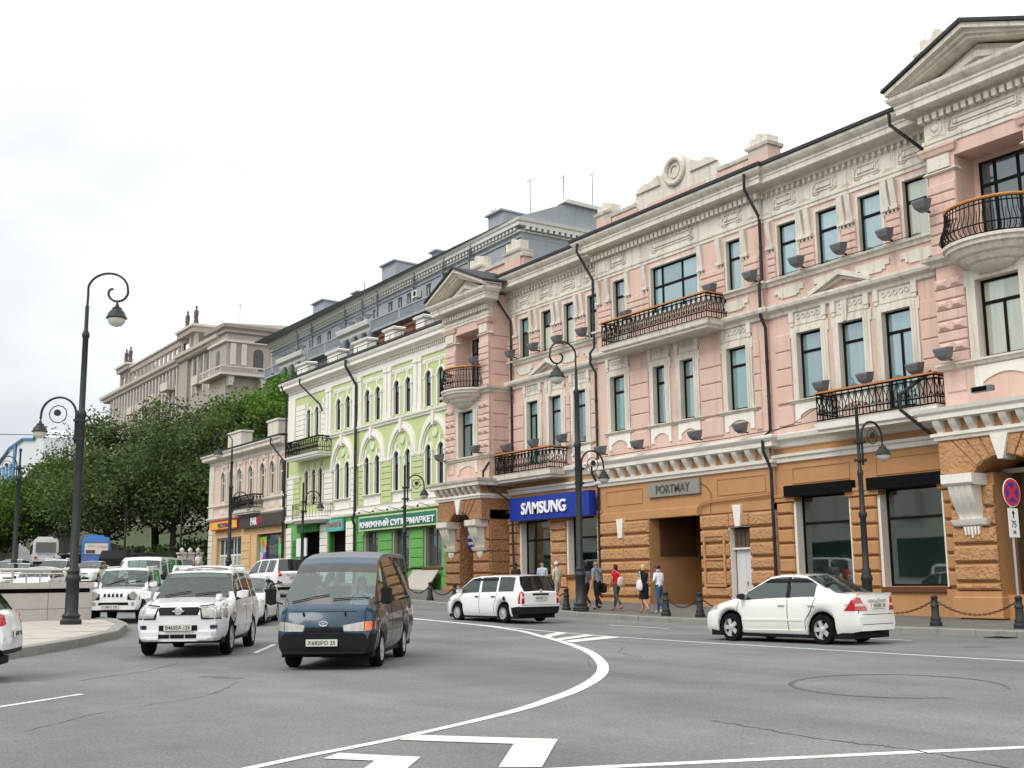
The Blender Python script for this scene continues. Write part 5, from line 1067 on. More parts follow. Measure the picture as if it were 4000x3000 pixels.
def balustrade(par,p0,p1,z0,z1,h=.9,m=None):
    p0=Vector(p0);p1=Vector(p1); L_=(p1-p0).length; n=int(L_/.5); b=B(); m=m or STONE
    b.tube([(p0.x,p0.y,z0+h),(p1.x,p1.y,z1+h)],.16,4); b.tube([(p0.x,p0.y,z0+.08),(p1.x,p1.y,z1+.08)],.14,4)
    for k in range(n+1):
        t=k/n; q=p0+(p1-p0)*t; z=z0+(z1-z0)*t; b.lathe((q.x,q.y,z),[(.07,.1),(.13,.3),(.06,.6),(.1,h-.1)] if k%6 else [(.2,0),(.2,h+.15)],6)
    b.obj('balustrade',m,par)
rw=thing('retaining_wall','pale stone retaining wall with balustrade left of the ramp behind the white bus','wall'); ashlar(rw,(8,146),(27.6,150),2.9,7.3,7.3); balustrade(rw,(8,145.9),(27.6,149.9),7.3,7.3,.9)
rw=thing('ramp_wall','pale stone ramp wall with rising balustrade behind the blue bus','wall'); ashlar(rw,(30.9,150),(31.8,132),2.9,7.3,6.9,7); balustrade(rw,(30.85,150),(31.75,132),7.3,7.1,.9); ashlar(rw,(31.8,132),(36,131),2.9,6.6,5.4,6)
rp=B(); rp.rings([[(27.6,150,2.9),(31,150,2.9),(34,190,2.9),(28,190,2.9)],[(27.6,150,3.1),(31,150,3.1),(34,190,9.5),(28,190,9.5)]]); rp.obj('ramp',ASPH,None,kind='structure')
# hillside
b=B(); nx,ny=26,16
def hz(x,y): return 3.0+max(0,(y-128)*.06)*min(1,max(0,(x-36)/14+.2 if x>36 else (28-x)/10 if x<28 else 0))+max(0,(x-37))*.2*min(1,max(0,(y-98)/20))
gv=[[(-60+k*8,98+j*9,hz(-60+k*8,98+j*9)-.2) for k in range(nx+1)] for j in range(ny+1)]
for j in range(ny):
    for k in range(nx): b.q(gv[j][k],gv[j][k+1],gv[j+1][k+1],gv[j+1][k])
b.obj('hillside',EARTH,None,kind='structure',smooth=80)
# building across the street behind the camera, seen in shop-window reflections
OP=thing('office_block_opposite','pale concrete office block with tall fins across the road, seen only in window reflections','building')
b=B(); b.box(-46,-26,-30,140,5.0,14); b.obj('wall',mat('pale_concrete',(.42,.42,.38),.9,var=.1),OP); B().box(-44,-27,-30,140,0,5.0).obj('dark_base',DARK,OP)
for k in range(24): B().prism([(-26,7),(-25.2,7),(-24.4,14),(-26,14)],'y',-28+k*7,-25.6+k*7).obj('fin',MT['pale_concrete'],OP)
# ================================================================ street lamps
GLOBE=mat('lamp_globe',(.62,.62,.56),.35,var=.08)
def lamp_head(par,x,z,s=1.0,th=.42):
    b=B(); b.lathe((x,0,z),[(.03*s,.0),(.04*s,-.1*s),(.11*s,-.28*s),(.2*s,-.32*s),(.2*s,-.38*s),(.33*s,-.52*s),(.40*s,-.7*s),(.44*s,-.74*s),(.44*s,-.78*s),(.40*s,-.8*s)],14); h=b.obj('lamp_shade',LAMPP,par,smooth=40)
    b=B(); b.lathe((x,0,z-.79*s),[(.385*s,0),(.34*s,-.17*s),(.22*s,-.3*s),(.02,-.36*s)],14); b.obj('lamp_globe',GLOBE,h,smooth=60)
def post(par,H,tall):
    b=B()
    prof=[(.30,0),(.30,.12),(.24,.18),(.26,.26),(.19,.34),(.18,1.2),(.21,1.24),(.21,1.34),(.16,1.42),(.18,1.52),(.12,1.6)]
    if tall: prof+=[(.115,6.0),(.14,6.05),(.14,6.16),(.09,6.24),(.085,H-2.0),(.11,H-1.95),(.11,H-1.85),(.06,H-1.75),(.055,H-1.0)]
    else: prof=[(r*.8,z) for r,z in prof]+[(.085,3.0),(.12,3.05),(.12,3.15),(.08,3.22),(.07,4.2),(.09,4.26),(.09,4.36),(.055,4.42),(.05,H-.15),(.07,H-.12),(.02,H)]
    b.lathe((0,0,0),prof,12); b.obj('post',LAMPP,par,smooth=40)
def spiral(par,H,s):
    """shepherd's crook at the top of a tall post; s=+1 towards +X"""
    r=.6; pts=[(0,0,H-1.05),(s*.01,0,H-.7)]+[(s*(r-r*math.cos(R(t))),0,H-.5+.5*math.sin(R(t))) for t in range(10,181,17)]
    pts+=[(s*1.2,0,H-.66),(s*1.08,0,H-.82),(s*.88,0,H-.87),(s*.7,0,H-.79),(s*.62,0,H-.63),(s*.67,0,H-.5),(s*.76,0,H-.49)]
    b=B(); b.tube(smooth(pts,3),.035,6); b.obj('crook',LAMPP,par,smooth=60); lamp_head(par,s*.9,H-.85,.70)
def arm(par,z,s,R0=.52):
    """side arm clamped to the post: arch, inner ring with disc, hanging lamp"""
    b=B(); pts=[(s*.16,0,z-.75),(s*.16,0,z+.1)]+[(s*(.16+R0-R0*math.cos(R(t))),0,z+.1+R0*math.sin(R(t))*1.0) for t in range(15,181,15)]+[(s*(.17+2*R0),0,z-.02)]
    b.tube(smooth(pts,2),.035,6); b.tube([(s*(.16+R0+.02+R0*.5*math.cos(R(t))),0,z+.12+R0*.5*math.sin(R(t))) for t in range(0,361,30)],.016,5)
    b.lathe((s*(.2+R0),0,z+.16),[(.1,-.03),(.1,.03)],10,'y')
    for q in(z-.08,z-.62): b.box(min(-.1*s,s*.2),max(-.1*s,s*.2),-.11,.11,q-.04,q+.04)
    b.obj('arm',LAMPP,par,smooth=40); lamp_head(par,s*(.17+2*R0),z-.0,.52)
def lamp_tall(x,y,label,s,rz=0,H=10.4,az=5.45,g=.17):
    t=thing('street_lamp',label,'street lamp',(x,y,G(y)+g),rz,'tall crook street lamps'); post(t,H,True); spiral(t,H,s); arm(t,az,-s); return t
def lamp_low(x,y,label,s=1,rz=0,g=.15,H=6.35,az=5.3):
    t=thing('street_lamp',label,'street lamp',(x,y,G(y)+g),rz,'single-arm street lamps'); post(t,H,False); arm(t,az,s,.45); return t
lamp_tall(8.0,35.2,'tallest nearest street lamp with crook top and lower arm on the stone island at left',1,-YAW,az=6.0)
lamp_tall(25.75,34.5,'tall crook street lamp before the blue shop sign on the pavement',-1,0,az=5.3,H=10.0)
lamp_tall(26.2,73.0,'tall crook street lamp before the peach two-storey building',-1,0,az=5.2,H=9.6)
lamp_low(26.9,22.35,'single-arm street lamp behind the white sedan at the shuttered shop windows')
lamp_low(26.3,49.2,'single-arm street lamp before the bookshop sign'); lamp_low(26.3,61.4,'single-arm street lamp before the green building left balcony',H=6.0,az=4.95)
t=thing('street_lamp','dark street lamp with left-hand arm standing among queued cars at far left','street lamp',(12.6,69.6,G(69.6)+.1),-YAW,'single-arm street lamps'); post(t,8.6,True); arm(t,6.7,-1,.55); B().lathe((0,0,7.6),[(.05,-.1),(.05,.0),(.09,.05),(.09,.13),(.02,.2)],8).obj('finial',LAMPP,t)
lamp_low(27.3,102.0,'street lamp in front of the dark tree trunks beside the blue bus',g=0,H=5.9,az=5.0); lamp_low(32.0,101.5,'street lamp at the dark trees left of the peach building',g=0.1,H=6.4,az=5.4)
# ================================================================ bollards and chains
bm=B(); bm.lathe((0,0,0),[(.17,0),(.17,.1),(.13,.14),(.14,.2),(.11,.26),(.10,.5),(.12,.52),(.12,.56),(.085,.6),(.085,.72),(.1,.74),(.1,.78),(.05,.82)],10)
bme=bm.mesh('bollard',LAMPP,40)
bl=[(27.0,17.7,'cast iron bollard at the foot of the no-stopping sign'),(27.0,20.2,'cast iron bollard right of the white sedan, under the large shop window'),(27.0,22.9,'cast iron bollard hidden behind the white sedan boot'),(26.6,29.05,'cast iron bollard right of the dark gateway beside the sedan nose'),(26.2,30.3,'cast iron bollard left of the dark gateway'),(25.75,35.4,'cast iron bollard beside the tall lamp near the walking group'),(26.3,44.5,'cast iron bollard left of the white wagon'),(26.3,46.7,'cast iron bollard before the leaning panel'),(26.3,49.0,'cast iron bollard beside the blue van roof'),(26.5,26.6,'cast iron bollard behind the white sedan bonnet')]
for x,y,l in bl: ob('bollard',bme,None,l,'bollard','bollards along the kerb',loc=(x,y,G(y)+.15))
def chain(a,c,label,sag=.38):
    b=B(); n=34
    pts=[]
    for k in range(n+1):
        t=k/n; pts.append(Vector((a[0]+(c[0]-a[0])*t,a[1]+(c[1]-a[1])*t,G(a[1])+.15+.7-sag*4*t*(1-t))))
    for k in range(n):
        p,q=pts[k],pts[k+1]; d=(q-p); m=(p+q)/2; u=d.normalized(); w=Vector((0,0,1)) if k%2 else u.cross(Vector((0,0,1))).normalized(); l=d.length*.66
        b.tube([m+u*l*math.cos(R(t))+w*.028*math.sin(R(t)) for t in(0,60,120,180,240,300,360)],.012,4)
    b.obj('chain',mat('rusty_chain',(.05,.035,.028),.8,var=.3,scale=8),None,label=label,cat='chain',group='chains between bollards')
chain(bl[0],bl[1],'sagging chain between sign bollard and the next one'); chain(bl[1],bl[2],'sagging chain running behind the white sedan boot'); chain(bl[3],bl[4],'sagging chain across the dark gateway'); chain(bl[9],bl[3],'chain behind the sedan bonnet right of the gateway'); chain(bl[5],(26.2,38.5),'chain left of the tall lamp by the wagon tail',.3); chain(bl[6],bl[7],'chain below the leaning panel'); chain(bl[7],bl[8],'chain beside the blue van'); chain((26.2,41.8),bl[6],'chain hidden partly by the wagon nose',.3)
# ================================================================ no-stopping sign with distance plate
SGW=mat('sign_white',(.8,.8,.76),.5,var=.03); SGR=mat('sign_red_reflective',(.55,.02,.05),.4,var=.05); SGBl=mat('sign_blue_reflective',(.03,.04,.28),.4,var=.05); GAL=mat('galvanised_pole',(.42,.44,.45),.45,metal=.5)
ts=thing('no_stopping_sign','round blue and red no-stopping sign with white 75 m plate on grey pole','road sign',(27.0,17.7,.15),0)
b=B(); b.lathe((0,0,0),[(.03,0),(.03,3.75)],8); b.obj('pole',GAL,ts)
b=B(); b.lathe((0,-.05,3.42),[(.37,0),(.37,-.015)],28,'y'); pl=b.obj('round_plate',SGW,ts)
B().lathe((0,-.067,3.42),[(.35,0),(.35,-.004)],28,'y').obj('red_disc',SGR,pl)
for k in range(4):
    a0=R(k*90+9); a1=R(k*90+81); b=B(); pts=[(.06*math.cos((a0+a1)/2)/.7,.06*math.sin((a0+a1)/2)/.7)]+[(.27*math.cos(a0+(a1-a0)*j/8),.27*math.sin(a0+(a1-a0)*j/8)) for j in range(9)]
    M=Matrix.Rotation(R(45),2); pts=[M@Vector(p) for p in pts]; b.q(*[(p.x,-.073,3.42+p.y) for p in pts]); b.obj('blue_field',SGBl,pl)
b=B(); b.box(-.21,.21,-.055,-.04,2.28,3.02); p2=b.obj('distance_plate',SGW,ts)
KB=mat('sign_black',(.01,.01,.012),.5)
b=B(); b.prism([(-.02,2.76),(.02,2.76),(.02,2.88),(.06,2.88),(0,2.98),(-.06,2.88),(-.02,2.88)],'y',-.062,-.056); b.obj('arrow',KB,p2)
text('75',.19,.17,(-.1,-.057,2.53),(1,0,0),(0,0,1),p2,KB,'number',.006); text('м',.1,.09,(-.05,-.057,2.37),(1,0,0),(0,0,1),p2,KB,'letter',.006)
# ================================================================ floodlights on the facade
fb=B(); fb.rings([[(-.1,-.14,0),(.12,-.14,0),(.12,.14,0),(-.1,.14,0)],[(-.24,-.24,.14),(.12,-.24,.14),(.12,.24,.14),(-.24,.24,.14)],[(-.32,-.29,.36),(.14,-.29,.42),(.14,.29,.42),(-.32,.29,.36)],[(-.32,-.3,.43),(.15,-.3,.5),(.15,.3,.5),(-.32,.3,.43)]]); fme=fb.mesh('floodlight',GREYM)
br=B().box(.05,.4,-.04,.04,.02,.08); bme2=br.mesh('bracket',PIPE)
fl=[]
for i,y in enumerate((25.2,27.25,29.3,31.75)): fl.append((32.45,y,13.08,'%s grey floodlight on right-wing third-floor sill counting from the right gable'%('first','second','third','fourth')[i]))
for i,y in enumerate((33.9,39.4)): fl.append((32.3,y,13.0,'grey floodlight behind the third-floor balcony %s'%('near end','far end')[i]))
for i,y in enumerate((42.9,44.9,47.0,49.1)): fl.append((32.45,y,12.9,'%s grey floodlight on left-wing third-floor sill counting from the long balcony'%('first','second','third','fourth')[i]))
for i,y in enumerate((24.3,26.4,28.4)): fl.append((32.4,y,8.15,'%s grey floodlight above the right second-floor balcony counting from the right'%('first','second','third')[i]))
for y,l in((32.3,'nearest the right drainpipe'),(34.9,'second from the right drainpipe'),(38.6,'left of the paired lattice windows'),(41.2,'beside the left drainpipe')): fl.append((32.1,y,7.05,'grey floodlight on the cornice above the gateway, '+l))
for y,l in((44.6,'above the left balcony near end'),(47.0,'above the left balcony middle'),(49.5,'above the left balcony far end')): fl.append((32.4,y,8.0,'grey floodlight '+l))
for x,y,z,l in((31.2,50.6,8.0,'on the right corner of the left gabled bay, second floor'),(31.2,54.3,7.9,'on the left corner of the left gabled bay'),(31.2,50.7,12.7,'by the round balcony of the left gabled bay'),(31.2,22.3,8.2,'on the pilaster of the right gabled bay, second floor'),(31.2,22.7,13.2,'beside the round balcony of the right gabled bay')): fl.append((x,y,z,'grey floodlight '+l))
for x,y,z,l in fl:
    t=thing('floodlight',l,'floodlight',(x,y,z),0,'facade floodlights'); t.scale=(.85,.85,.85); ob('housing',fme,t); ob('bracket',bme2,t)
cm=thing('security_camera','small grey security camera above the right tower cornice','camera',(31.1,21.0,6.95)); B().box(-.1,.1,-.35,.35,.05,.22).obj('housing',GREYM,cm); B().box(-.12,-.1,-.2,.3,.07,.2).obj('lens',DARK,cm)
cm=thing('security_camera','white tubular security camera beside the tall lamp arm','camera',(32.2,42.9,6.95)); b=B(); b.tube([(-.5,.0,.25),(0,0,.1)],.08,8).tube([(0,0,0),(0,0,.2)],.04,6); b.obj('housing',WDOOR,cm)
# ================================================================ island wall with railing, left
iw=thing('island_wall','low pale stone-clad wall with dark recess band beside the tall lamp','wall',(0,0,0))
p0=Vector((-6,35.0));p1=Vector((9.3,38.2)); u=(p1-p0).normalized(); nn=Vector((u.y,-u.x)); L_=(p1-p0).length
def IP(t,d,z): return (p0.x+u.x*t+nn.x*d,p0.y+u.y*t+nn.y*d,z)
def ibox(par,t0,t1,d0,d1,z0,z1,name,m): return B().rings([[IP(t0,d0,z0),IP(t1,d0,z0),IP(t1,d1,z0),IP(t0,d1,z0)],[IP(t0,d0,z1),IP(t1,d0,z1),IP(t1,d1,z1),IP(t0,d1,z1)]]).obj(name,m,par)
WCL=mat('pale_stone_cladding',(.50,.47,.44),.8,var=.1,scale=1.1,dirt=.3,dirtc=(.3,.28,.25))
ibox(iw,0,L_,-.6,-.03,.2,1.27,'wall_core',WCL); ibox(iw,0,L_+.02,-.55,.03,1.40,1.59,'coping',WCL); ibox(iw,.1,L_-.06,-.5,-.08,1.27,1.40,'recess_band',DARK)
for k in range(11):
    a=L_*k/11; c=L_*(k+1)/11
    for z0,z1 in((.25,.78),(.79,1.26)): ibox(iw,a+.012,c-.012,-.03,.0,z0+.006,z1-.006,'cladding_slab',WCL)
    ibox(iw,a+.006,c-.006,.03,.05,1.41,1.58,'coping_stone',WCL)
STEEL=mat('stainless_rail',(.62,.58,.54),.35,metal=.6)
rl=thing('steel_railing','stainless steel handrail with short bars on the pale island wall','railing')
b=B(); b.tube([IP(0,-.28,2.02),IP(L_-.6,-.28,1.98)],.04,8); b.obj('handrail',STEEL,rl); B().tube([IP(0,-.28,1.90),IP(L_-.6,-.28,1.86)],.025,6).obj('lower_rail',STEEL,rl)
for k in range(24):
    t=L_-.75-k*.42; 
    if t>0: B().tube([IP(t,-.28,1.59),IP(t,-.28,1.88 if k%4 else 2.0)],.035 if k%4==0 else .028,6).obj('baluster',STEEL,rl)
# overhead wires
for (a,c,l) in(((-60,95,13.0),(70,120,19.5),'thin overhead wire crossing the sky at left'),((-40,150,17.0),(40,170,18.5),'lower sagging overhead wire at far left')):
    P=[Vector(a)+(Vector(c)-Vector(a))*k/24-Vector((0,0,2.2*4*(k/24)*(1-k/24))) for k in range(25)]
    B().tube(P,.03,4).obj('overhead_wire',BLACK,None,label=l,cat='wire')

dg=thing('drain_grate','dark iron drain grate by the kerb at the right edge','drain',(25.4,17.2,.004)); B().box(-.25,.25,-.3,.3,0,.012).obj('frame',PIPE,dg)
for k in range(6): B().box(-.2,.2,-.26+k*.09,-.22+k*.09,.012,.02).obj('bar',BLACK,dg)
# ================================================================ vehicles
CW=mat('car_paint_white',(.80,.81,.82),.28,var=.03,fine=.01,coat=.8,dirt=.12,dirtc=(.5,.49,.46)); CWP=mat('car_paint_pearl',(.80,.80,.77),.25,var=.03,fine=.01,coat=.9,dirt=.1,dirtc=(.55,.53,.49))
CBL=mat('car_paint_blue',(.007,.042,.078),.28,var=.1,fine=.02,coat=.3,dirt=.25,dirtc=(.06,.06,.06)); CGB=mat('car_paint_dark_grey_brown',(.035,.033,.034),.3,var=.1,coat=.7,dirt=.6,dirtc=(.13,.115,.095))
CBK=mat('car_paint_black',(.012,.012,.014),.25,coat=.8); CSV=mat('car_paint_silver',(.55,.57,.58),.3,coat=.7,metal=.3); BUSB=mat('bus_paint_blue',(.02,.17,.55),.35,coat=.5); BUSW=mat('bus_paint_white',(.62,.60,.58),.35,coat=.4,dirt=.2)
PLAS=mat('black_plastic',(.011,.011,.012),.65,var=.15,spec=.2); TYRE=mat('tyre_rubber',(.010,.010,.010),.9,var=.2,spec=.12); RIM=mat('alloy_rim',(.58,.59,.59),.35,metal=.35,var=.06); HUBC=mat('hubcap_plastic',(.45,.46,.47),.45,var=.1)
CG=glass('car_glass',(.55,.68,.66),.05,.8,(.04,.06,.06)); CGD=glass('car_glass_dark',(.12,.14,.14),.05,.4,(.008,.009,.010))
HL=mat('headlight_lens',(.36,.36,.33),.08,var=.5,scale=9,spec=.8,coat=1); TLR=mat('tail_light_red',(.42,.008,.012),.15,var=.2,scale=6,coat=1); TLW=mat('tail_light_white',(.6,.45,.42),.15,coat=1); AMB=mat('amber_lens',(.7,.16,.02),.15,coat=1); CHR=mat('chrome',(.72,.73,.74),.25,metal=.55,var=.02); PLT=mat('plate_white',(.66,.65,.58),.5); PLK=mat('plate_black',(.010,.010,.012),.6,spec=.15); SEAT=mat('seat_fabric',(.06,.06,.065),.9)
def lerp_tab(tab):
    tab=sorted(tab)
    def f(x):
        if x<=tab[0][0]: return tab[0][1]
        for (a,p),(c,q) in zip(tab[:-1],tab[1:]):
            if x<=c: return p+(q-p)*(x-a)/(c-a) if c>a else q
        return tab[-1][1]
    return f
LOWF=[(0,.90),(.1,.945),(.22,.975),(.36,.995),(.5,1.0),(.64,.998),(.78,.985),(.9,.97),(1,.948)]
GHF=[.05,.2,.4,.6,.8,.9,.97]
def vehicle(name,label,cat,x,y,head,s,z=None,scale=1.0,group=None):
    """lofted body: s holds the side profile (top, belt), plan widths, glazing limits, wheels and the fitted parts"""
    T=thing(name,label,cat,(x,y,G(y) if z is None else z),math.atan2(head[1],head[0]),group)
    T.scale=s.get('scale3',(scale,)*3)
    L2=s['L']/2; W2=s['W']/2; top=lerp_tab(s['top']); belt=lerp_tab(s['belt']); plan=lerp_tab(s['plan']); tum=s.get('tum',.33)
    xa0,xa1,xc1,xc0=s['gh']; wr=s['r']; wh=s['wh']; sill=s.get('sill',.22); Ra=wr+s.get('arch',.07); bul=s.get('bulge',.10)
    xs=set(round(-L2+2*L2*k/64,4) for k in range(65))
    for v in(xa0,xa1,xc1,xc0): xs.add(v)
    for wx in wh:
        for k in range(-8,9): xs.add(round(wx+Ra*math.sin(k*math.pi/16),4))
        xs|={wx-Ra-.004,wx+Ra+.004}
    for a,c in s['sw']: xs|={a,c}
    xs=sorted(v for v in xs if -L2<=v<=L2); 
    def low(v):
        z=sill
        if v>L2-.5: z=sill+s.get('fup',.0)*(v-L2+.5)/.5
        if v<-L2+.5: z=sill+s.get('rup',.08)*(-L2+.5-v)/.5
        for wx in wh:
            d=abs(v-wx)
            if d<Ra: z=max(z,wr+math.sqrt(Ra*Ra-d*d))
        return z
    def section(v):
        zb=belt(v); zt=max(top(v),zb+.004); w=W2*plan(v); zl=min(low(v),zb-.05); h=zt-zb; P=[]
        for f,k in LOWF: P.append((w*k,zl+(zb-zl)*f))
        for f in GHF: P.append((w*.948-tum*(h*f)*(1+.25*f)*min(1,h/.25)-(0 if h>.2 else .1*f),zb+h*f))
        ye=P[-1][0]; P+= [(ye*.93,zb+h*.99),(ye*.7,zt),(ye*.36,zt+.012),(0,zt+.016)]
        return P
    NR=len(LOWF)+len(GHF)+4; g0=len(LOWF)
    def bx(v,yy):
        t=(v-(L2-1.6))/1.6; u=(-(L2-1.1)-v)/1.1; k=1-(yy/W2)**2
        return v+(bul*max(0,min(1,t))*k)-(s.get('rbulge',.06)*max(0,min(1,u))*k)
    V=[];idx={}
    for i,v in enumerate(xs):
        for j,(yy,zz_) in enumerate(section(v)):
            for sd in((1,-1) if yy>1e-6 else (1,)):
                idx[i,j,sd]=len(V); V.append((bx(v,yy)-bul*.0,sd*yy,zz_))
            if yy<=1e-6: idx[i,j,-1]=idx[i,j,1]
    F=[]  # (face, key)
    sw=s['sw']
    for i in range(len(xs)-1):
        m=(xs[i]+xs[i+1])/2
        for j in range(NR-1):
            for sd in(1,-1):
                f=(idx[i,j,sd],idx[i+1,j,sd],idx[i+1,j+1,sd],idx[i,j+1,sd]); f=f if sd==-1 else f[::-1]
                key='body'
                if g0<=j<=g0+4:
                    for k,(a,c) in enumerate(sw):
                        if a<=m<=c and top(m)-belt(m)>.1: key='side_window%d_%d'%(k,sd)
                if j>=g0+6:
                    if xa1<=m<=xa0: key='windshield'
                    elif xc0<=m<=xc1: key='rear_window'
                if key=='body':
                    zc=sum(V[q][2] for q in f)/4
                    for (a,c,z0,z1,nm) in s.get('trim',()):
                        if a<=m<=c and z0<=zc<=z1: key=nm
                F.append((f,key))
    for i,sg in((0,-1),(len(xs)-1,1)):
        for j in range(NR-2):
            a,b_,c,d=idx[i,j,1],idx[i,j,-1],idx[i,j+1,-1],idx[i,j+1,1]
            # split across into a bulged centre line
            def mid(p,q,t): P=Vector(V[p]);Q=Vector(V[q]); r=P+(Q-P)*t; r.x=bx(xs[i],r.y); V.append(tuple(r)); return len(V)-1
            lo=[a]+[mid(a,b_,t) for t in(.2,.4,.6,.8)]+[b_]; hi=[d]+[mid(d,c,t) for t in(.2,.4,.6,.8)]+[c]
            for k in range(5):
                f=(lo[k],lo[k+1],hi[k+1],hi[k]); zc=sum(V[q][2] for q in f)/4; key='body'
                for (xa,xb,z0,z1,nm) in s.get('trim',()):
                    if xa<=xs[i]<=xb and z0<=zc<=z1: key=nm
                F.append((f if sg<0 else f[::-1],key))
    bvh=BVHTree.FromPolygons([Vector(v) for v in V],[f for f,_ in F])
    mats={'body':s['paint'],'windshield':s.get('wsg',CG),'rear_window':s.get('rwg',CG)}
    keys={}
    for f,k in F: keys.setdefault(k,[]).append(f)
    for k,fs in keys.items():
        mp={}; vv=[]; ff=[]
        for f in fs:
            t=[]
            for q in f:
                if q not in mp: mp[q]=len(vv); vv.append(V[q])
                if not t or t[-1]!=mp[q]: t.append(mp[q])
            if len(set(t))>2: ff.append(tuple(dict.fromkeys(t)))
        me=bpy.data.meshes.new(k); me.from_pydata(vv,[],ff); nm=k.split('_')[0]+'_window' if k.startswith('side_window') else k
        me.materials.append(mats.get(k) or (s.get('swg',CG) if k.startswith('side_window') else s.get('trimm',{}).get(k,PLAS)))
        me.polygons.foreach_set('use_smooth',[True]*len(me.polygons)); me.set_sharp_from_angle(angle=R(38)); ob(nm,me,T)
    # --- fitted parts, laid on the body surface
    def patch(nm,c4,ax,m,nu=6,nv=4,off=.012,par=None,th=.03):
        """four-sided panel following the body; c4 corners in the view plane: front/rear (y,z), side (x,z)"""
        b=B(); P=[]; 
        for a in range(nu+1):
            for c in range(nv+1):
                t,q=a/nu,c/nv; u=(c4[0][0]*(1-t)+c4[1][0]*t)*(1-q)+(c4[3][0]*(1-t)+c4[2][0]*t)*q; w=(c4[0][1]*(1-t)+c4[1][1]*t)*(1-q)+(c4[3][1]*(1-t)+c4[2][1]*t)*q
                o,d={'f':(Vector((9,u,w)),Vector((-1,0,0))),'r':(Vector((-9,u,w)),Vector((1,0,0))),'l':(Vector((u,9,w)),Vector((0,-1,0))),'R':(Vector((u,-9,w)),Vector((0,1,0))),'t':(Vector((u,w,9)),Vector((0,0,-1)))}[ax]
                h,n,_,_=bvh.ray_cast(o,d)
                if h is None:
                    h=bvh.find_nearest({'f':Vector((L2,u,w)),'r':Vector((-L2,u,w)),'l':Vector((u,W2,w)),'R':Vector((u,-W2,w)),'t':Vector((u,w,1.6))}[ax])[0]
                P.append((h-d*off,h+d*th))
        g=lambda a,c:P[a*(nv+1)+c]
        for a in range(nu):
            for c in range(nv): b.q(g(a,c)[0],g(a+1,c)[0],g(a+1,c+1)[0],g(a,c+1)[0])
        for a in range(nu):
            for c in(0,nv): b.q(g(a,c)[0],g(a+1,c)[0],g(a+1,c)[1],g(a,c)[1])
        for c in range(nv):
            for a in(0,nu): b.q(g(a,c)[0],g(a,c+1)[0],g(a,c+1)[1],g(a,c)[1])
        return b.obj(nm,m,par or T,smooth=30)
    def seam(pts,ax='l',w=.008,nm='door_seam',m=PLK):
        for q,r in zip(pts[:-1],pts[1:]):
            q=Vector(q);r=Vector(r); d=(r-q).normalized(); n=Vector((-d.y,d.x))*w
            patch(nm,[q-n,r-n,r+n,q+n],ax,m,8,1,.003,th=.004)
    # wheels
    tb=B(); tw=s.get('tw',.19); tb.lathe((0,0,0),[(wr*.66,-tw/2),(wr*.93,-tw/2),(wr,-tw/2+.03),(wr,tw/2-.03),(wr*.93,tw/2),(wr*.66,tw/2)],22,'y',False); tme=tb.mesh('tyre',TYRE,35)
    rb=B(); rr=wr*.67
    rb.lathe((0,tw/2-.035,0),[(rr,.03),(rr,-.0),(rr*.93,-.02),(rr*.9,-.06)],22,'y',False); ns=s.get('spokes',5)
    for k in range(ns):
        a=2*math.pi*k/ns; wd=s.get('spw',.055); n_=Vector((-math.sin(a),math.cos(a))); d_=Vector((math.cos(a),math.sin(a)))
        q=[d_*.03+n_*wd*.8,d_*rr*.97+n_*wd,d_*rr*.97-n_*wd,d_*.03-n_*wd*.8]
        rb.rings([[(p.x,tw/2-.07,p.y) for p in q],[(p.x,tw/2-.02,p.y) for p in q]])
    rb.lathe((0,tw/2-.03,0),[(.065,-.03),(.065,.02),(.05,.028)],10,'y'); rme=rb.mesh('rim',s.get('rim',RIM),35)
    kb=B(); kb.lathe((0,tw/2-.09,0),[(rr,0),(.02,0)],18,'y'); kme_=kb.mesh('brake_disc',PLK)
    for wx in wh:
        for sd in(1,-1):
            w=ob('wheel',None,T,loc=(wx,sd*(W2-tw/2-s.get('tin',.03)),wr)); 
            if sd<0: w.rotation_euler=(0,0,math.pi)
            ob('tyre',tme,w); ob('rim',rme,w); ob('brake_disc',kme_,w)
    # floor, arch liners, cabin
    b=B(); b.box(-L2+.2,L2-.22,-W2*.9,W2*.9,sill-.07,sill+.06)
    b.obj('floor_pan',PLK,T)  # underbody shaped low and wide to block light beneath the car
    for wx in wh:
        n=9
        for sd in(1,-1):
            b=B()
            for k in range(n):
                a0=math.pi*k/n;a1=math.pi*(k+1)/n; y0_,y1_=sd*W2*.5,sd*W2*.9; q=lambda a,yy:(wx+Ra*1.02*math.cos(a),yy,wr+Ra*1.02*math.sin(a)); b.q(q(a0,y0_),q(a1,y0_),q(a1,y1_),q(a0,y1_))
            b.q(*[(wx+Ra*1.02*math.cos(math.pi*k/n),sd*W2*.5,wr+Ra*1.02*math.sin(math.pi*k/n)) for k in range(n+1)]); b.obj('arch_liner',PLK,T)
    zb=belt((xa1+xc1)/2)
    b=B(); b.box(xa0-.5,xa0-.08,-W2*.8,W2*.8,zb-.25,belt(xa0)+.02); b.obj('dashboard',PLK,T)
    for xr in s.get('seats',(xa1-.15,xa1-1.0)):
        for yy in(-W2*.42,W2*.42):
            b=B(); b.prism([(xr-.35,.42),(xr+.3,.42),(xr+.3,.55),(xr-.2,.58),(xr-.32,zb+.12),(xr-.42,zb+.12)],'y',yy-.24,yy+.24).box(xr-.42,xr-.33,yy-.12,yy+.12,zb+.15,zb+.33); b.obj('seat',SEAT,T)
    if s.get('wheel_y'):
        b=B(); b.tube([(xa0-.55+.08*math.sin(t),s['wheel_y']+.18*math.cos(t),zb+.02+.17*math.sin(t)) for t in [R(k*30) for k in range(13)]],.017,5); b.obj('steering_wheel',PLK,T)
    return T,patch,seam,bvh
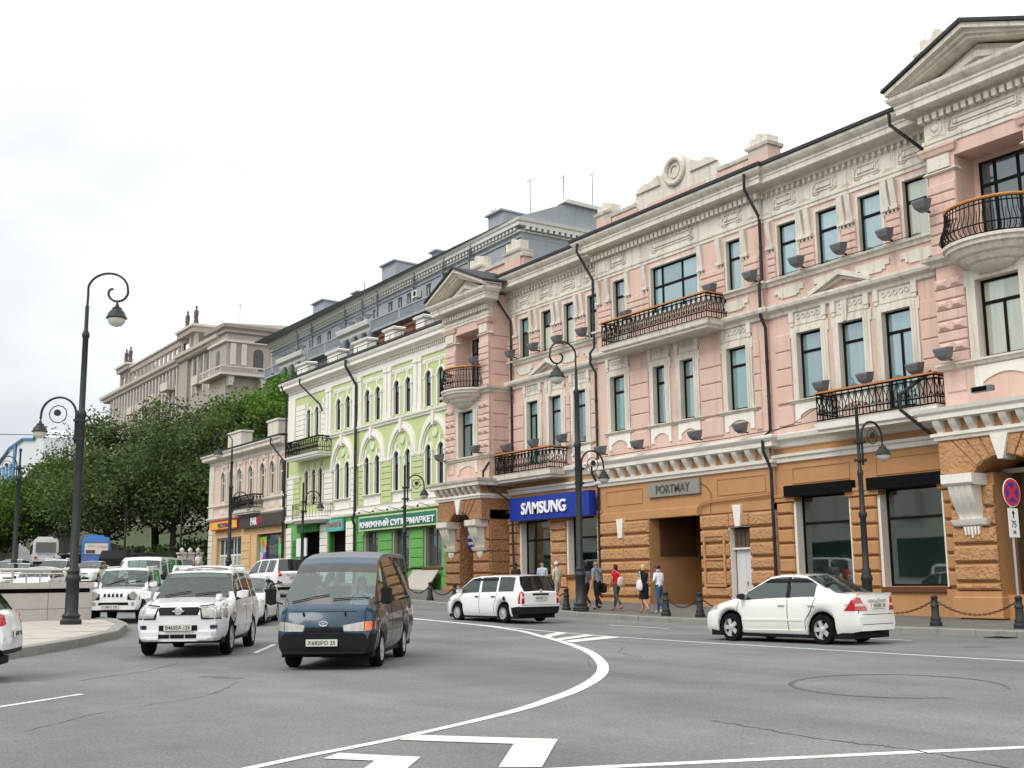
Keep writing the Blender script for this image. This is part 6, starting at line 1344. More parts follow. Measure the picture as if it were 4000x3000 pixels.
def plate(T,patch,ax,yc,z,txt,w=.52,h=.115,m=None,bvh=None,dy=0):
    """registration plate; flat, set on the bumper"""
    sg=1 if ax=='f' else -1; o=Vector((9*sg,yc,z)); hit=bvh.ray_cast(o,Vector((-sg,0,0)))[0]; xx=hit.x+sg*.03
    b=B(); b.box(xx-.012,xx+.012,yc-w/2,yc+w/2,z-h/2,z+h/2); p=b.obj('number_plate',m or PLT,T)
    u=(0,sg,0); text(txt,w*.88,h*.62,(xx+sg*.0125,yc-sg*w*.44,z-h*.3),u,(0,0,1),p,KB,'plate_number',.003,.01)
    return p
def mirror(T,x,y,z,m,sx=.12,sy=.2,sz=.15):
    for sd in(1,-1):
        b=B(); b.rings([[(x-sx*.5,sd*(y),z-sz*.35),(x+sx*.3,sd*(y),z-sz*.25),(x+sx*.3,sd*(y),z+sz*.3),(x-sx*.5,sd*y,z+sz*.35)],[(x-sx*.5,sd*(y+sy*.5),z-sz*.5),(x+sx*.5,sd*(y+sy*.5),z-sz*.4),(x+sx*.5,sd*(y+sy*.5),z+sz*.4),(x-sx*.5,sd*(y+sy*.5),z+sz*.5)],[(x-sx*.5,sd*(y+sy),z-sz*.35),(x+sx*.2,sd*(y+sy),z-sz*.25),(x+sx*.2,sd*(y+sy),z+sz*.3),(x-sx*.5,sd*(y+sy),z+sz*.4)]]); b.obj('door_mirror',m,T,smooth=60)
def handles(T,bvh,xs,z,m):
    for x in xs:
        for sd in(1,-1):
            h=bvh.ray_cast(Vector((x,9*sd,z)),Vector((0,-sd,0)))[0]
            if h: B().rings([[(x-.1,h.y,z-.015),(x+.1,h.y,z-.015),(x+.1,h.y,z+.02),(x-.1,h.y,z+.02)],[(x-.08,h.y+sd*.035,z-.01),(x+.08,h.y+sd*.035,z-.01),(x+.08,h.y+sd*.035,z+.012),(x-.08,h.y+sd*.035,z+.012)]]).obj('door_handle',m,T)
def wipers(T,bvh,x,ys,m=PLAS,l=.5,dirn=1):
    for yy in ys:
        P=[]
        for k in range(6):
            q=yy+dirn*l*k/5; hx=x-.09*k/5; h=bvh.ray_cast(Vector((hx,q,4)),Vector((0,0,-1)))[0]
            if h: P.append((h.x,h.y,h.z+.025))
        if len(P)>1: B().tube(P,.009,4).obj('wiper',m,T)
def both(f,*a,**k):
    for sd in(1,-1): f(sd)
SEDAN=dict(L=4.36,W=1.70,r=.305,wh=(1.33,-1.27),paint=CWP,gh=(1.12,.22,-.82,-1.62),sw=[(-.33,.98),(-1.12,-.42)],
 top=[(2.18,.56),(2.14,.66),(2.0,.74),(1.6,.85),(1.12,.955),(.22,1.415),(-.1,1.455),(-.45,1.455),(-.82,1.42),(-1.62,1.06),(-1.75,1.045),(-2.08,1.035),(-2.15,1.0),(-2.18,.72)],
 belt=[(2.18,.50),(2.1,.62),(1.7,.76),(1.12,.885),(0,.925),(-1.2,.97),(-1.7,.985),(-2.08,.97),(-2.16,.9),(-2.18,.66)],
 plan=[(2.18,.74),(2.1,.86),(1.9,.95),(1.5,.99),(.8,1),(-1.2,1),(-1.8,.97),(-2.1,.90),(-2.18,.82)],tum=.36,sill=.19,rup=.1)
def add_sedan(label,x,y,head,plate_txt,**kw):
    sp=dict(SEDAN); sp.update(kw)
    T,patch,seam,bvh=vehicle('white_sedan' if sp['paint'] in(CW,CWP) else 'sedan',label,'car',x,y,head,sp)
    for sd in(1,-1):
        patch('headlight',[(sd*.45,.60),(sd*.80,.66),(sd*.76,.76),(sd*.5,.70)],'f',HL,off=.008)
        patch('tail_light',[(sd*.81,.70),(sd*.42,.70),(sd*.60,.97),(sd*.74,.97)],'r',TLR,8,5,.012); patch('tail_light_bar',[(sd*.80,.79),(sd*.46,.79),(sd*.48,.845),(sd*.79,.845)],'r',TLW,6,1,.018); patch('headlight_side',[(2.08,.64),(1.72,.72),(1.78,.79),(2.05,.73)],'l' if sd>0 else 'R',HL,4,3,.01)
        ax='l' if sd>0 else 'R'
        patch('tail_light_side',[(-2.175,.70),(-1.90,.70),(-2.10,.96),(-2.16,.96)],ax,TLR,6,5,.012)
        seam([(1.05,.86),(1.12,.6),(1.0,.27)],ax); seam([(-.37,.93),(-.38,.27)],ax); seam([(-1.15,.97),(-1.02,.7),(-.86,.5),(-.84,.28)],ax)
        patch('side_moulding',[(-.8,.48),(.95,.46),(.95,.50),(-.8,.52)],ax,sp['paint'],10,1,.014); patch('pillar_trim',[(-.44,.96),(-.32,.96),(-.30,1.40),(-.40,1.40)],ax,PLAS,2,4,.004)
        patch('side_skirt',[(-.9,.17),(.98,.17),(.98,.26),(-.9,.28)],ax,sp['paint'],8,2,.03); patch('window_visor',[(-1.15,1.30),(.35,1.30),(.2,1.36),(-.95,1.36)],ax,PLAS,10,1,.03,th=.02)
        patch('fuel_flap' if sd>0 else 'rear_reflector',[(-1.55,.8),(-1.4,.8),(-1.4,.93),(-1.55,.93)],ax,sp['paint'],2,2,.006)
    seam([(-.78,.62),(.78,.62)],'r',.006,'boot_seam'); seam([(-.66,.98),(-.7,.64)],'r',.006,'boot_seam'); seam([(.66,.98),(.7,.64)],'r',.006,'boot_seam'); seam([(-.8,.42),(.8,.42)],'r',.006,'bumper_seam')
    patch('grille',[(-.38,.60),(.38,.60),(.42,.69),(-.42,.69)],'f',PLK,6,2,.006); patch('lower_grille',[(-.5,.3),(.5,.3),(.45,.42),(-.45,.42)],'f',PLK,6,2,.006)
    b=B(); b.box(-2.23,-2.19,-.34,.34,.885,.925); b.obj('boot_garnish',CHR,T); B().lathe((-2.225,0,.905),[(.05,0),(.05,-.02)],12,'x').obj('boot_emblem',CHR,T)
    b=B(); b.rings([[(-1.95,yy*.68,1.0),(-2.14,yy*.68,.99),(-2.2+.05*abs(yy),yy*.68,1.055),(-1.95,yy*.68,1.05)] for yy in(-1,-.5,0,.5,1)]); b.obj('boot_spoiler',sp['paint'],T)
    plate(T,patch,'r',0,.80,plate_txt,bvh=bvh); plate(T,patch,'f',0,.5,plate_txt,bvh=bvh); mirror(T,.92,.82,.98,CBK); handles(T,bvh,(-.2,-1.05),.80,CHR); wipers(T,bvh,1.02,(-.5,.1)); return T
add_sedan('white four-door sedan with alloy wheels driving past the large shop windows',20.95,19.55,(-.13,1),'У525ВЕ 125',scale3=(.985,1.02,1.07),swg=glass('car_glass_mid',(.30,.40,.38),.09,.5,(.02,.035,.035)),rwg=glass('car_glass_rear',(.08,.09,.09),.06,.2,(.02,.02,.02)),spw=.05)
# ---- wagon
s=dict(L=4.2,W=1.69,r=.295,wh=(1.37,-1.18),paint=CW,gh=(1.32,.62,-1.86,-2.06),sw=[(.12,1.16),(-.82,.02),(-1.72,-.92)],rim=HUBC,spokes=12,spw=.018,
 top=[(2.1,.60),(2.06,.72),(1.9,.82),(1.32,.98),(.62,1.44),(.2,1.49),(-.6,1.51),(-1.5,1.50),(-1.86,1.46),(-2.06,.98),(-2.1,.94)],
 belt=[(2.1,.55),(2.0,.70),(1.32,.90),(0,.93),(-1.7,.96),(-2.04,.95),(-2.1,.9)],plan=[(2.1,.76),(2.02,.88),(1.8,.97),(1.3,1),(-1.7,1),(-1.95,.975),(-2.1,.94)],tum=.2,sill=.2,
 trim=[(-2.11,-1.62,.2,.50,'rear_bumper')],rbulge=.03,rwg=CGD)
T,patch,seam,bvh=vehicle('white_wagon','white station wagon with black rear bumper driving away past the blue shop sign','car',21.25,32.95,(-.08,1),s)
for sd in(1,-1):
    ax='l' if sd>0 else 'R'
    patch('tail_light',[(sd*.82,.60),(sd*.66,.60),(sd*.68,.98),(sd*.80,1.0)],'r',TLR,3,5,.012); patch('tail_light_lens',[(sd*.81,.76),(sd*.67,.76),(sd*.67,.84),(sd*.81,.84)],'r',TLW,3,1,.018); patch('tail_light_side',[(-2.08,.6),(-1.99,.6),(-2.01,.96),(-2.06,.98)],ax,TLR,2,4,.01)
    patch('headlight',[(sd*.48,.62),(sd*.80,.66),(sd*.76,.82),(sd*.52,.76)],'f',HL); patch('headlight_side',[(1.95,.66),(1.75,.70),(1.78,.80),(1.92,.76)],ax,HL,2,2)
    seam([(1.2,.88),(1.22,.6),(1.12,.25)],ax); seam([(.08,.93),(.08,.25)],ax); seam([(-.88,.96),(-.8,.7),(-.72,.5),(-.7,.25)],ax)
    patch('pillar_trim',[(.0,.97),(.13,.97),(.13,1.42),(.02,1.42)],ax,CW,2,3,.004); patch('window_visor',[(-.85,1.35),(.55,1.34),(.45,1.40),(-.85,1.41)],ax,PLAS,8,1,.03,th=.02)
b=B(); b.lathe((-1.28,.855,.76),[(.07,-.02),(.07,.0)],12,'y'); b.obj('fuel_hatch',PLK,T)
patch('plate_garnish',[(-.32,.86),(.32,.86),(.32,.92),(-.32,.92)],'r',PLAS,4,1,.02); plate(T,patch,'r',0,.765,'В876ВК 125',bvh=bvh); B().lathe((-2.13,0,1.0),[(.05,0),(.05,-.02)],12,'x').obj('tailgate_emblem',CHR,T)
seam([(-.74,.55),(.74,.55)],'r',.006,'tailgate_seam'); mirror(T,1.1,.82,1.0,CW); handles(T,bvh,(.22,-.68),.82,PLAS); wipers(T,bvh,1.28,(-.5,.1)); B().tube([(-2.06,.05,1.02),(-2.0,-.3,1.14)],.012,4).obj('rear_wiper',PLAS,T)
# ---- white compact SUV, front to camera
s=dict(L=4.46,W=1.77,r=.345,wh=(1.35,-1.27),paint=CW,gh=(1.10,.42,-1.75,-2.12),sw=[(-.12,.92),(-1.02,-.22),(-1.62,-1.12)],spokes=6,spw=.05,arch=.08,
 top=[(2.23,.80),(2.18,.92),(2.0,1.0),(1.10,1.10),(.42,1.60),(.1,1.66),(-1.2,1.67),(-1.75,1.62),(-2.12,1.08),(-2.2,1.02),(-2.23,.9)],
 belt=[(2.23,.74),(2.1,.88),(1.1,1.02),(-1.7,1.07),(-2.15,1.02),(-2.23,.85)],plan=[(2.23,.80),(2.12,.90),(1.9,.965),(1.5,1),(-1.7,1),(-2.1,.95),(-2.23,.9)],tum=.28,sill=.32,fup=-.02,wheel_y=-.38,swg=CGD,rwg=CGD,bulge=.08)
XH=(-.5,-.866)
T,patch,seam,bvh=vehicle('white_suv','white compact SUV with roof rails and blue fog lamps facing the camera','car',8.75,25.95,XH,s,scale=1.07)
for sd in(1,-1):
    ax='l' if sd>0 else 'R'
    patch('headlight_housing',[(sd*.43,.71),(sd*.85,.71),(sd*.82,1.01),(sd*.38,.97)],'f',PLK,6,5,.012); patch('headlight',[(sd*.46,.735),(sd*.84,.735),(sd*.80,.99),(sd*.41,.945)],'f',HL,6,5,.024); B().lathe((2.2,sd*.62,.83),[(.085,-.06),(.085,.035),(.06,.04)],14,'x').obj('headlight_bulb',CHR,T); patch('headlight_side',[(2.05,.76),(1.82,.78),(1.86,.98),(2.02,.97)],ax,HL,3,3,.012)
    patch('fog_lamp',[(sd*.60,.53),(sd*.73,.53),(sd*.73,.60),(sd*.60,.60)],'f',mat('blue_fog_lens',(.008,.01,.06),.1,coat=1),3,2,.012); patch('bumper_fin',[(sd*.36,.34),(sd*.72,.34),(sd*.72,.48),(sd*.36,.48)],'f',CW,4,3,.05,th=.08); patch('fin_lip',[(sd*.36,.33),(sd*.78,.33),(sd*.78,.37),(sd*.36,.37)],'f',CW,4,1,.07,th=.1)
    seam([(1.0,1.0),(1.02,.7),(.92,.36)],ax); seam([(-.17,1.02),(-.17,.36)],ax); seam([(-1.07,1.05),(-.98,.8),(-.84,.55),(-.8,.38)],ax); patch('side_moulding',[(-.8,.54),(.9,.53),(.9,.58),(-.8,.60)],ax,CW,8,1,.02)
    patch('tail_light',[(sd*.82,.8),(sd*.68,.8),(sd*.68,1.3),(sd*.76,1.3)],'r',TLR,2,4); B().tube([(.3,sd*.58,1.655),(.15,sd*.58,1.74),(-1.4,sd*.58,1.76),(-1.65,sd*.58,1.66)],.03,6).obj('roof_rail',CW,T)
    patch('side_indicator',[(1.1,.76),(1.18,.76),(1.18,.80),(1.1,.80)],ax,AMB,1,1,.008)
patch('grille',[(-.36,.79),(.36,.79),(.40,.94),(-.40,.94)],'f',PLK,8,2,.012); B().lathe((2.31,0,.865),[(.075,-.02),(.075,.015),(.055,.02)],16,'x').obj('grille_emblem',CHR,T); B().box(2.3,2.335,-.11,.11,.85,.88).obj('emblem_bar',CHR,T)
for yy in(-.42,-.14,.14): patch('intake',[(yy,.36),(yy+.26,.36),(yy+.26,.43),(yy,.43)],'f',PLK,2,1,.012)
patch('lower_intake',[(-.36,.5),(.36,.5),(.36,.6),(-.36,.6)],'f',PLK,4,1,.012); plate(T,patch,'f',0,.56,'В465ЕА 125',bvh=bvh); mirror(T,.92,.86,1.16,CW,.16,.22,.18); handles(T,bvh,(-.02,-.95),.94,CW); wipers(T,bvh,1.08,(-.55,.05),l=.5)
b=B(); b.tube([(-.3,-.6,1.70),(-.3,0,1.74),(-.3,.6,1.70)],.03,6).tube([(-1.5,-.6,1.70),(-1.5,0,1.75),(-1.5,.6,1.70)],.03,6); b.obj('roof_crossbar',CW,T,kind=None); patch('sunroof',[(-.35,-.4),(.2,-.4),(.2,.4),(-.35,.4)],'t',CGD,4,4,.006)
B().lathe((1.55,.62,1.06),[(.05,0),(.07,.06),(.05,.12)],8).obj('wing_mirror_pod',CW,T)
for sd in(1,-1): seam([(1.05,sd*.70),(1.7,sd*.66),(2.1,sd*.58)],'t',.006,'bonnet_seam')
seam([(2.14,-.5),(2.17,0),(2.14,.5)],'t',.006,'bonnet_seam'); SUVM=(8.75,25.95)
patch('sun_strip',[(.46,-.56),(.56,-.6),(.56,.6),(.46,.56)],'t',mat('green_sun_strip',(.03,.07,.06),.2,coat=1),3,6,.004,th=.002); B().box(.5,.56,-.12,.12,1.42,1.5).obj('rear_view_mirror',PLK,T)
# ---- blue minibus
s=dict(L=4.62,W=1.69,r=.315,wh=(1.42,-1.05),paint=CBL,gh=(2.04,1.42,-2.1,-2.28),sw=[(.62,1.38),(-.32,.48),(-1.15,-.42),(-1.95,-1.25)],spokes=8,spw=.05,rim=HUBC,arch=.06,
 top=[(2.31,.66),(2.30,.86),(2.22,1.0),(2.04,1.10),(1.42,1.66),(1.25,1.82),(1.0,1.94),(.6,2.02),(0,2.06),(-1.8,2.06),(-2.1,1.98),(-2.28,1.2),(-2.31,1.1)],
 belt=[(2.31,.60),(2.2,.90),(2.04,1.02),(1.3,1.07),(-2.1,1.10),(-2.31,1.05)],plan=[(2.31,.86),(2.24,.93),(2.05,.98),(1.6,1),(-1.9,1),(-2.2,.97),(-2.31,.95)],tum=.13,sill=.28,bulge=.07,
 trim=[(2.0,2.4,.1,.62,'front_bumper'),(-2.4,2.0,.1,1.86,'side_panel'),(1.0,2.0,1.8,3,'roof_brow'),(-2.4,1.0,1.8,3,'roof_panel')],trimm={'front_bumper':PLAS,'side_panel':CGB,'roof_brow':CBL,'roof_panel':mat('dusty_blue_roof',(.11,.12,.14),.4,var=.2,dirt=.4,dirtc=(.2,.19,.17))},wheel_y=.42,scale3=(1.05,1.05,1.005),seats=(1.1,.2,-.7),swg=glass('bus_glass',(.15,.18,.18),.12,.2,(.02,.024,.024)),wsg=glass('van_windscreen',(.75,.88,.90),.10,.88,(.10,.16,.18)))
VH=(-.60,-.80); VX,VY=9.95,20.75
T,patch,seam,bvh=vehicle('blue_minibus','dark blue high-roof minibus with grey bumper turning in the foreground','minibus',VX,VY,VH,s,scale=1.05)
for sd in(1,-1):
    ax='l' if sd>0 else 'R'
    patch('headlight',[(sd*.34,.66),(sd*.66,.66),(sd*.66,.82),(sd*.32,.76)],'f',HL,5,3,.012); patch('indicator',[(sd*.67,.66),(sd*.82,.68),(sd*.82,.82),(sd*.67,.82)],'f',AMB if sd>0 else HL,3,3,.012)
    patch('side_strip',[(-1.9,.60),(2.0,.60),(2.0,.66),(-1.9,.66)],ax,mat('dusty_moulding',(.16,.14,.11),.8),14,1,.012); seam([(1.95,1.05),(1.9,.6),(1.9,.35)],ax); seam([(.55,1.08),(.55,.35)],ax); seam([(-.75,1.08),(-.75,.35)],ax)
    B().tube([(2.0,sd*.78,1.12),(2.08,sd*.98,1.18),(2.08,sd*.98,1.45),(1.95,sd*.82,1.5)],.015,5).obj('mirror_arm',PLAS,T); b=B(); b.rings([[(1.98,sd*.9,1.12),(2.08,sd*.9,1.14),(2.08,sd*.9,1.38),(1.98,sd*.9,1.38)],[(1.98,sd*1.0,1.10),(2.1,sd*1.0,1.12),(2.1,sd*1.0,1.40),(1.98,sd*1.0,1.41)],[(1.98,sd*1.07,1.13),(2.06,sd*1.07,1.15),(2.06,sd*1.07,1.37),(1.98,sd*1.07,1.38)]]); b.obj('door_mirror',PLAS,T)
patch('grille',[(-.34,.64),(.34,.64),(.3,.73),(-.3,.73)],'f',PLK,6,3,.008); B().tube([(2.405,.07*math.cos(R(t)),.79+.04*math.sin(R(t))) for t in range(0,361,30)],.008,5).obj('front_emblem',CHR,T)
for q in(-.025,.02): B().tube([(2.405,q-.012,.765),(2.405,q+.018,.815)],.007,4).obj('emblem_stroke',CHR,T)
B().tube([(2.405,-.02,.785),(2.405,.02,.795)],.007,4).obj('emblem_stroke',CHR,T)
patch('lower_intake',[(-.6,.34),(.6,.34),(.55,.40),(-.55,.40)],'f',PLK,6,1,.006); plate(T,patch,'f',-.02,.47,'Х682РО 25',bvh=bvh)
wipers(T,bvh,2.03,(-.62,.08),l=.62); seam([(-.66,1.0),(-.7,.66)],'f',.005,'panel_seam'); seam([(.66,1.0),(.7,.66)],'f',.005,'panel_seam'); seam([(-.7,.99),(.7,.99)],'f',.006,'panel_seam')
for yy in(-.35,.35): B().box(2.3,2.33,yy-.012,yy+.012,.93,.98).obj('washer_nozzle',PLK,T)
for k in range(5): seam([(-.2-k*.4,-.62),(-.2-k*.4,.62)],'t',.008,'roof_rib',CGB)
VAN=T
# ---- small boxy white off-roader
s=dict(L=3.55,W=1.60,r=.34,wh=(1.15,-1.1),paint=CW,gh=(.62,.28,-1.62,-1.74),sw=[(-.35,.50),(-1.5,-.5)],spokes=6,spw=.05,arch=.09,
 top=[(1.77,.78),(1.74,.90),(1.5,.98),(.62,1.05),(.28,1.56),(0,1.63),(-1.4,1.65),(-1.62,1.60),(-1.74,1.05),(-1.77,.98)],belt=[(1.77,.72),(1.6,.90),(.6,.99),(-1.7,1.02),(-1.77,.9)],
 plan=[(1.77,.84),(1.68,.93),(1.45,1),(-1.6,1),(-1.77,.95)],tum=.15,sill=.38,wheel_y=-.35,bulge=.04)
T,patch,seam,bvh=vehicle('boxy_white_offroader','small boxy white off-roader with five-slot grille beside the stone island','car',10.75,39.6,(-.46,-.888),s,scale=1.06)
for sd in(1,-1):
    B().lathe((1.78,sd*.56,.80),[(.125,-.08),(.125,.02),(.1,.03)],16,'x').obj('headlight',HL,T); patch('headlight_panel',[(sd*.40,.67),(sd*.74,.67),(sd*.72,.93),(sd*.40,.93)],'f',PLK,3,3,.008); B().lathe((1.8,sd*.56,.56),[(.06,-.06),(.06,.01)],10,'x').obj('fog_lamp',HL,T)
    ax='l' if sd>0 else 'R'; seam([(.5,1.0),(.45,.45)],ax); patch('wheel_flare',[(.72,.5),(1.55,.5),(1.4,.80),(.88,.80)],ax,CW,6,3,.05) if False else None
    B().tube([(.1,sd*.6,1.66),(-1.5,sd*.6,1.7)],.025,5).obj('roof_rail',CW,T)
for k in range(5): patch('grille_slot',[(-.29+k*.12,.76),(-.22+k*.12,.76),(-.22+k*.12,.86),(-.29+k*.12,.86)],'f',PLK,1,2,.01)
patch('bumper_intake',[(-.45,.52),(.45,.52),(.42,.60),(-.42,.60)],'f',PLK,4,1,.01); plate(T,patch,'f',-.1,.47,'Х158КС 125',bvh=bvh); mirror(T,.52,.78,1.12,CW,.14,.22,.18); wipers(T,bvh,.6,(-.5,.05))
# ---- white cab-over van with roof rack
s=dict(L=4.5,W=1.69,r=.31,wh=(1.6,-1.0),paint=CW,gh=(2.1,1.62,-2.05,-2.22),sw=[(.7,1.5),(-.8,.5),(-1.9,-.95)],top=[(2.25,.8),(2.22,.98),(2.1,1.08),(1.62,1.80),(1.3,1.92),(0,1.96),(-1.9,1.95),(-2.05,1.9),(-2.22,1.1),(-2.25,1.0)],belt=[(2.25,.74),(2.1,1.0),(1.3,1.05),(-2.25,1.05)],plan=[(2.25,.9),(2.15,.96),(1.8,1),(-2.1,1),(-2.25,.96)],tum=.12,sill=.3,wheel_y=-.4,seats=(1.2,.2),spokes=8)
T,patch,seam,bvh=vehicle('white_cab_van','white cab-over van with a flat roof rack behind the boxy off-roader','van',13.75,47.2,(-.5,-.866),s,scale=1.06)
for sd in(1,-1): patch('headlight',[(sd*.45,.72),(sd*.78,.72),(sd*.78,.88),(sd*.45,.86)],'f',HL); B().tube([(1.2,sd*.6,2.05),(-1.9,sd*.6,2.07)],.03,5).obj('rack_rail',PLAS,T)
for k in range(6): B().tube([(1.2-k*.6,-.72,2.07),(1.2-k*.6,.72,2.07)],.02,4).obj('rack_bar',PLAS,T)
patch('grille',[(-.4,.72),(.4,.72),(.4,.82),(-.4,.82)],'f',PLK,4,1); patch('front_bumper',[(-.8,.36),(.8,.36),(.8,.6),(-.8,.6)],'f',PLAS,8,3,.03); mirror(T,2.0,.8,1.2,PLAS,.1,.2,.24); wipers(T,bvh,2.08,(-.6,.05)); plate(T,patch,'f',0,.48,'О317КА 125',bvh=bvh)
# ---- large white SUV seen from behind
s=dict(L=4.8,W=1.88,r=.38,wh=(1.45,-1.35),paint=CW,gh=(1.2,.5,-2.05,-2.3),sw=[(-.05,1.0),(-1.0,-.15),(-1.95,-1.1)],arch=.09,top=[(2.4,.9),(2.3,1.02),(1.2,1.16),(.5,1.76),(0,1.84),(-1.5,1.85),(-2.05,1.80),(-2.3,1.20),(-2.4,1.12)],belt=[(2.4,.8),(2.2,1.0),(1.2,1.08),(-2.0,1.14),(-2.4,1.08)],plan=[(2.4,.82),(2.25,.93),(1.9,1),(-1.9,1),(-2.4,.94)],tum=.28,sill=.36,swg=CGD,rwg=CGD,spokes=6)
T,patch,seam,bvh=vehicle('large_white_suv','large white SUV seen from behind beyond the blue minibus','car',22.9,57.2,(-.05,1),s)
for sd in(1,-1): patch('tail_light',[(sd*.88,.95),(sd*.62,.98),(sd*.70,1.2),(sd*.84,1.28)],'r',TLR,3,4,.015); patch('reflector',[(sd*.86,.6),(sd*.74,.6),(sd*.74,.75),(sd*.86,.75)],'r',TLR,2,2)
patch('chrome_bar',[(-.45,1.02),(.45,1.02),(.45,1.06),(-.45,1.06)],'r',CHR,4,1,.03); plate(T,patch,'r',0,.9,'С209НО 25',bvh=bvh); patch('bumper_step',[(-.85,.5),(.85,.5),(.85,.62),(-.85,.62)],'r',CSV,6,1,.05); mirror(T,1.05,.9,1.2,CW)
# ---- white SUV leaving at the left edge
s=dict(L=4.5,W=1.82,r=.355,wh=(1.35,-1.3),paint=CW,gh=(1.15,.45,-1.7,-2.08),sw=[(-.1,1.0),(-1.0,-.2),(-1.6,-1.1)],arch=.08,top=[(2.25,.85),(2.1,1.0),(1.15,1.12),(.45,1.62),(0,1.69),(-1.2,1.68),(-1.7,1.60),(-2.08,1.12),(-2.2,1.05),(-2.25,.8)],belt=[(2.25,.75),(2.0,.95),(1.1,1.03),(-1.7,1.10),(-2.15,1.02),(-2.25,.75)],plan=[(2.25,.8),(2.1,.92),(1.8,1),(-1.6,1),(-2.0,.93),(-2.25,.84)],tum=.3,sill=.3,rup=.14,trim=[(-2.3,-1.55,.1,.52,'rear_bumper')],swg=CGD,rwg=CGD)
LH=(-.93,.37)
T,patch,seam,bvh=vehicle('white_crossover','white crossover with red tail light cut off by the left edge','car',1.68,21.3,LH,s,scale=.99)
for sd in(1,-1):
    patch('tail_light',[(sd*.84,.86),(sd*.55,.92),(sd*.60,1.10),(sd*.80,1.2)],'r',TLR,4,4,.012); ax='l' if sd>0 else 'R'; patch('tail_light_side',[(-2.14,.80),(-1.95,.86),(-1.78,1.10),(-1.98,1.10)],ax,TLR,4,4,.012)
plate(T,patch,'r',0,.75,'М740ТУ 125',bvh=bvh); mirror(T,1.0,.86,1.15,CW)
# ---- queue of cars on the slope
def queue(label,x,y,head,kind='sedan',paint=CW):
    if kind=='sedan':
        return add_sedan(label,x,y,head,'Т%d АУ 125'%(100+int(x*37+y*11)%800),paint=paint,wsg=CG)
    sp=dict(L=4.4,W=1.75,r=.34,wh=(1.33,-1.25),paint=paint,gh=(1.10,.42,-1.75,-2.1),sw=[(-.12,.92),(-1.02,-.22),(-1.62,-1.12)],top=[(2.2,.80),(2.0,.98),(1.10,1.08),(.42,1.58),(.1,1.64),(-1.2,1.66),(-1.75,1.6),(-2.1,1.08),(-2.2,.95)],belt=[(2.2,.74),(2.05,.86),(1.1,1.0),(-1.7,1.05),(-2.2,.9)],plan=[(2.2,.80),(2.05,.92),(1.6,1),(-1.7,1),(-2.2,.9)],tum=.28,sill=.32)
    T,patch,seam,bvh=vehicle('white_suv' if paint is CW else 'dark_suv',label,'car',x,y,head,sp)
    for sd in(1,-1): patch('headlight',[(sd*.46,.74),(sd*.82,.76),(sd*.78,.94),(sd*.44,.90)],'f',HL); B().tube([(.3,sd*.56,1.64),(.1,sd*.56,1.71),(-1.5,sd*.56,1.72)],.03,5).obj('roof_rail',paint,T); patch('tail_light',[(sd*.82,.8),(sd*.66,.8),(sd*.68,1.2),(sd*.76,1.2)],'r',TLR,2,3)
    patch('grille',[(-.36,.78),(.36,.78),(.4,.9),(-.4,.9)],'f',PLK,4,1); patch('intake',[(-.5,.38),(.5,.38),(.5,.5),(-.5,.5)],'f',PLK,4,1); mirror(T,.92,.86,1.14,paint,.16,.2,.17); plate(T,patch,'f',0,.58,'Н%d ОР 25'%(100+int(y*7)%800),bvh=bvh); return T
QH=(-.48,-.877)
queue('white sedan waiting right behind the steel railing, nearest of the queue',11.9,59.0,QH); queue('white sedan at the left end of the queue behind the railing',12.75,69.0,(-.35,-.937)); queue('white SUV with roof rails in the queue beside the white bus',15.0,70.0,QH,'suv'); queue('white sedan in the queue just left of the boxy off-roader',18.6,77.0,QH)
queue('white sedan half hidden behind the SUV with roof rails',13.75,36.5,(-.5,-.866)); queue('white sedan farthest left edge of the queue, upper row',15.2,84.0,QH); queue('silver sedan at the left edge of the queue, between two white ones',13.5,77.0,QH,paint=CSV); queue('white sedan peeking out right of the cab-over van',19.3,59.5,QH)
queue('dark SUV partly hidden behind the white cab-over van',20.5,66.0,(.1,1),'suv',CBK); queue('white SUV climbing the ramp beyond the buses',27.8,128,(.05,1),'suv')
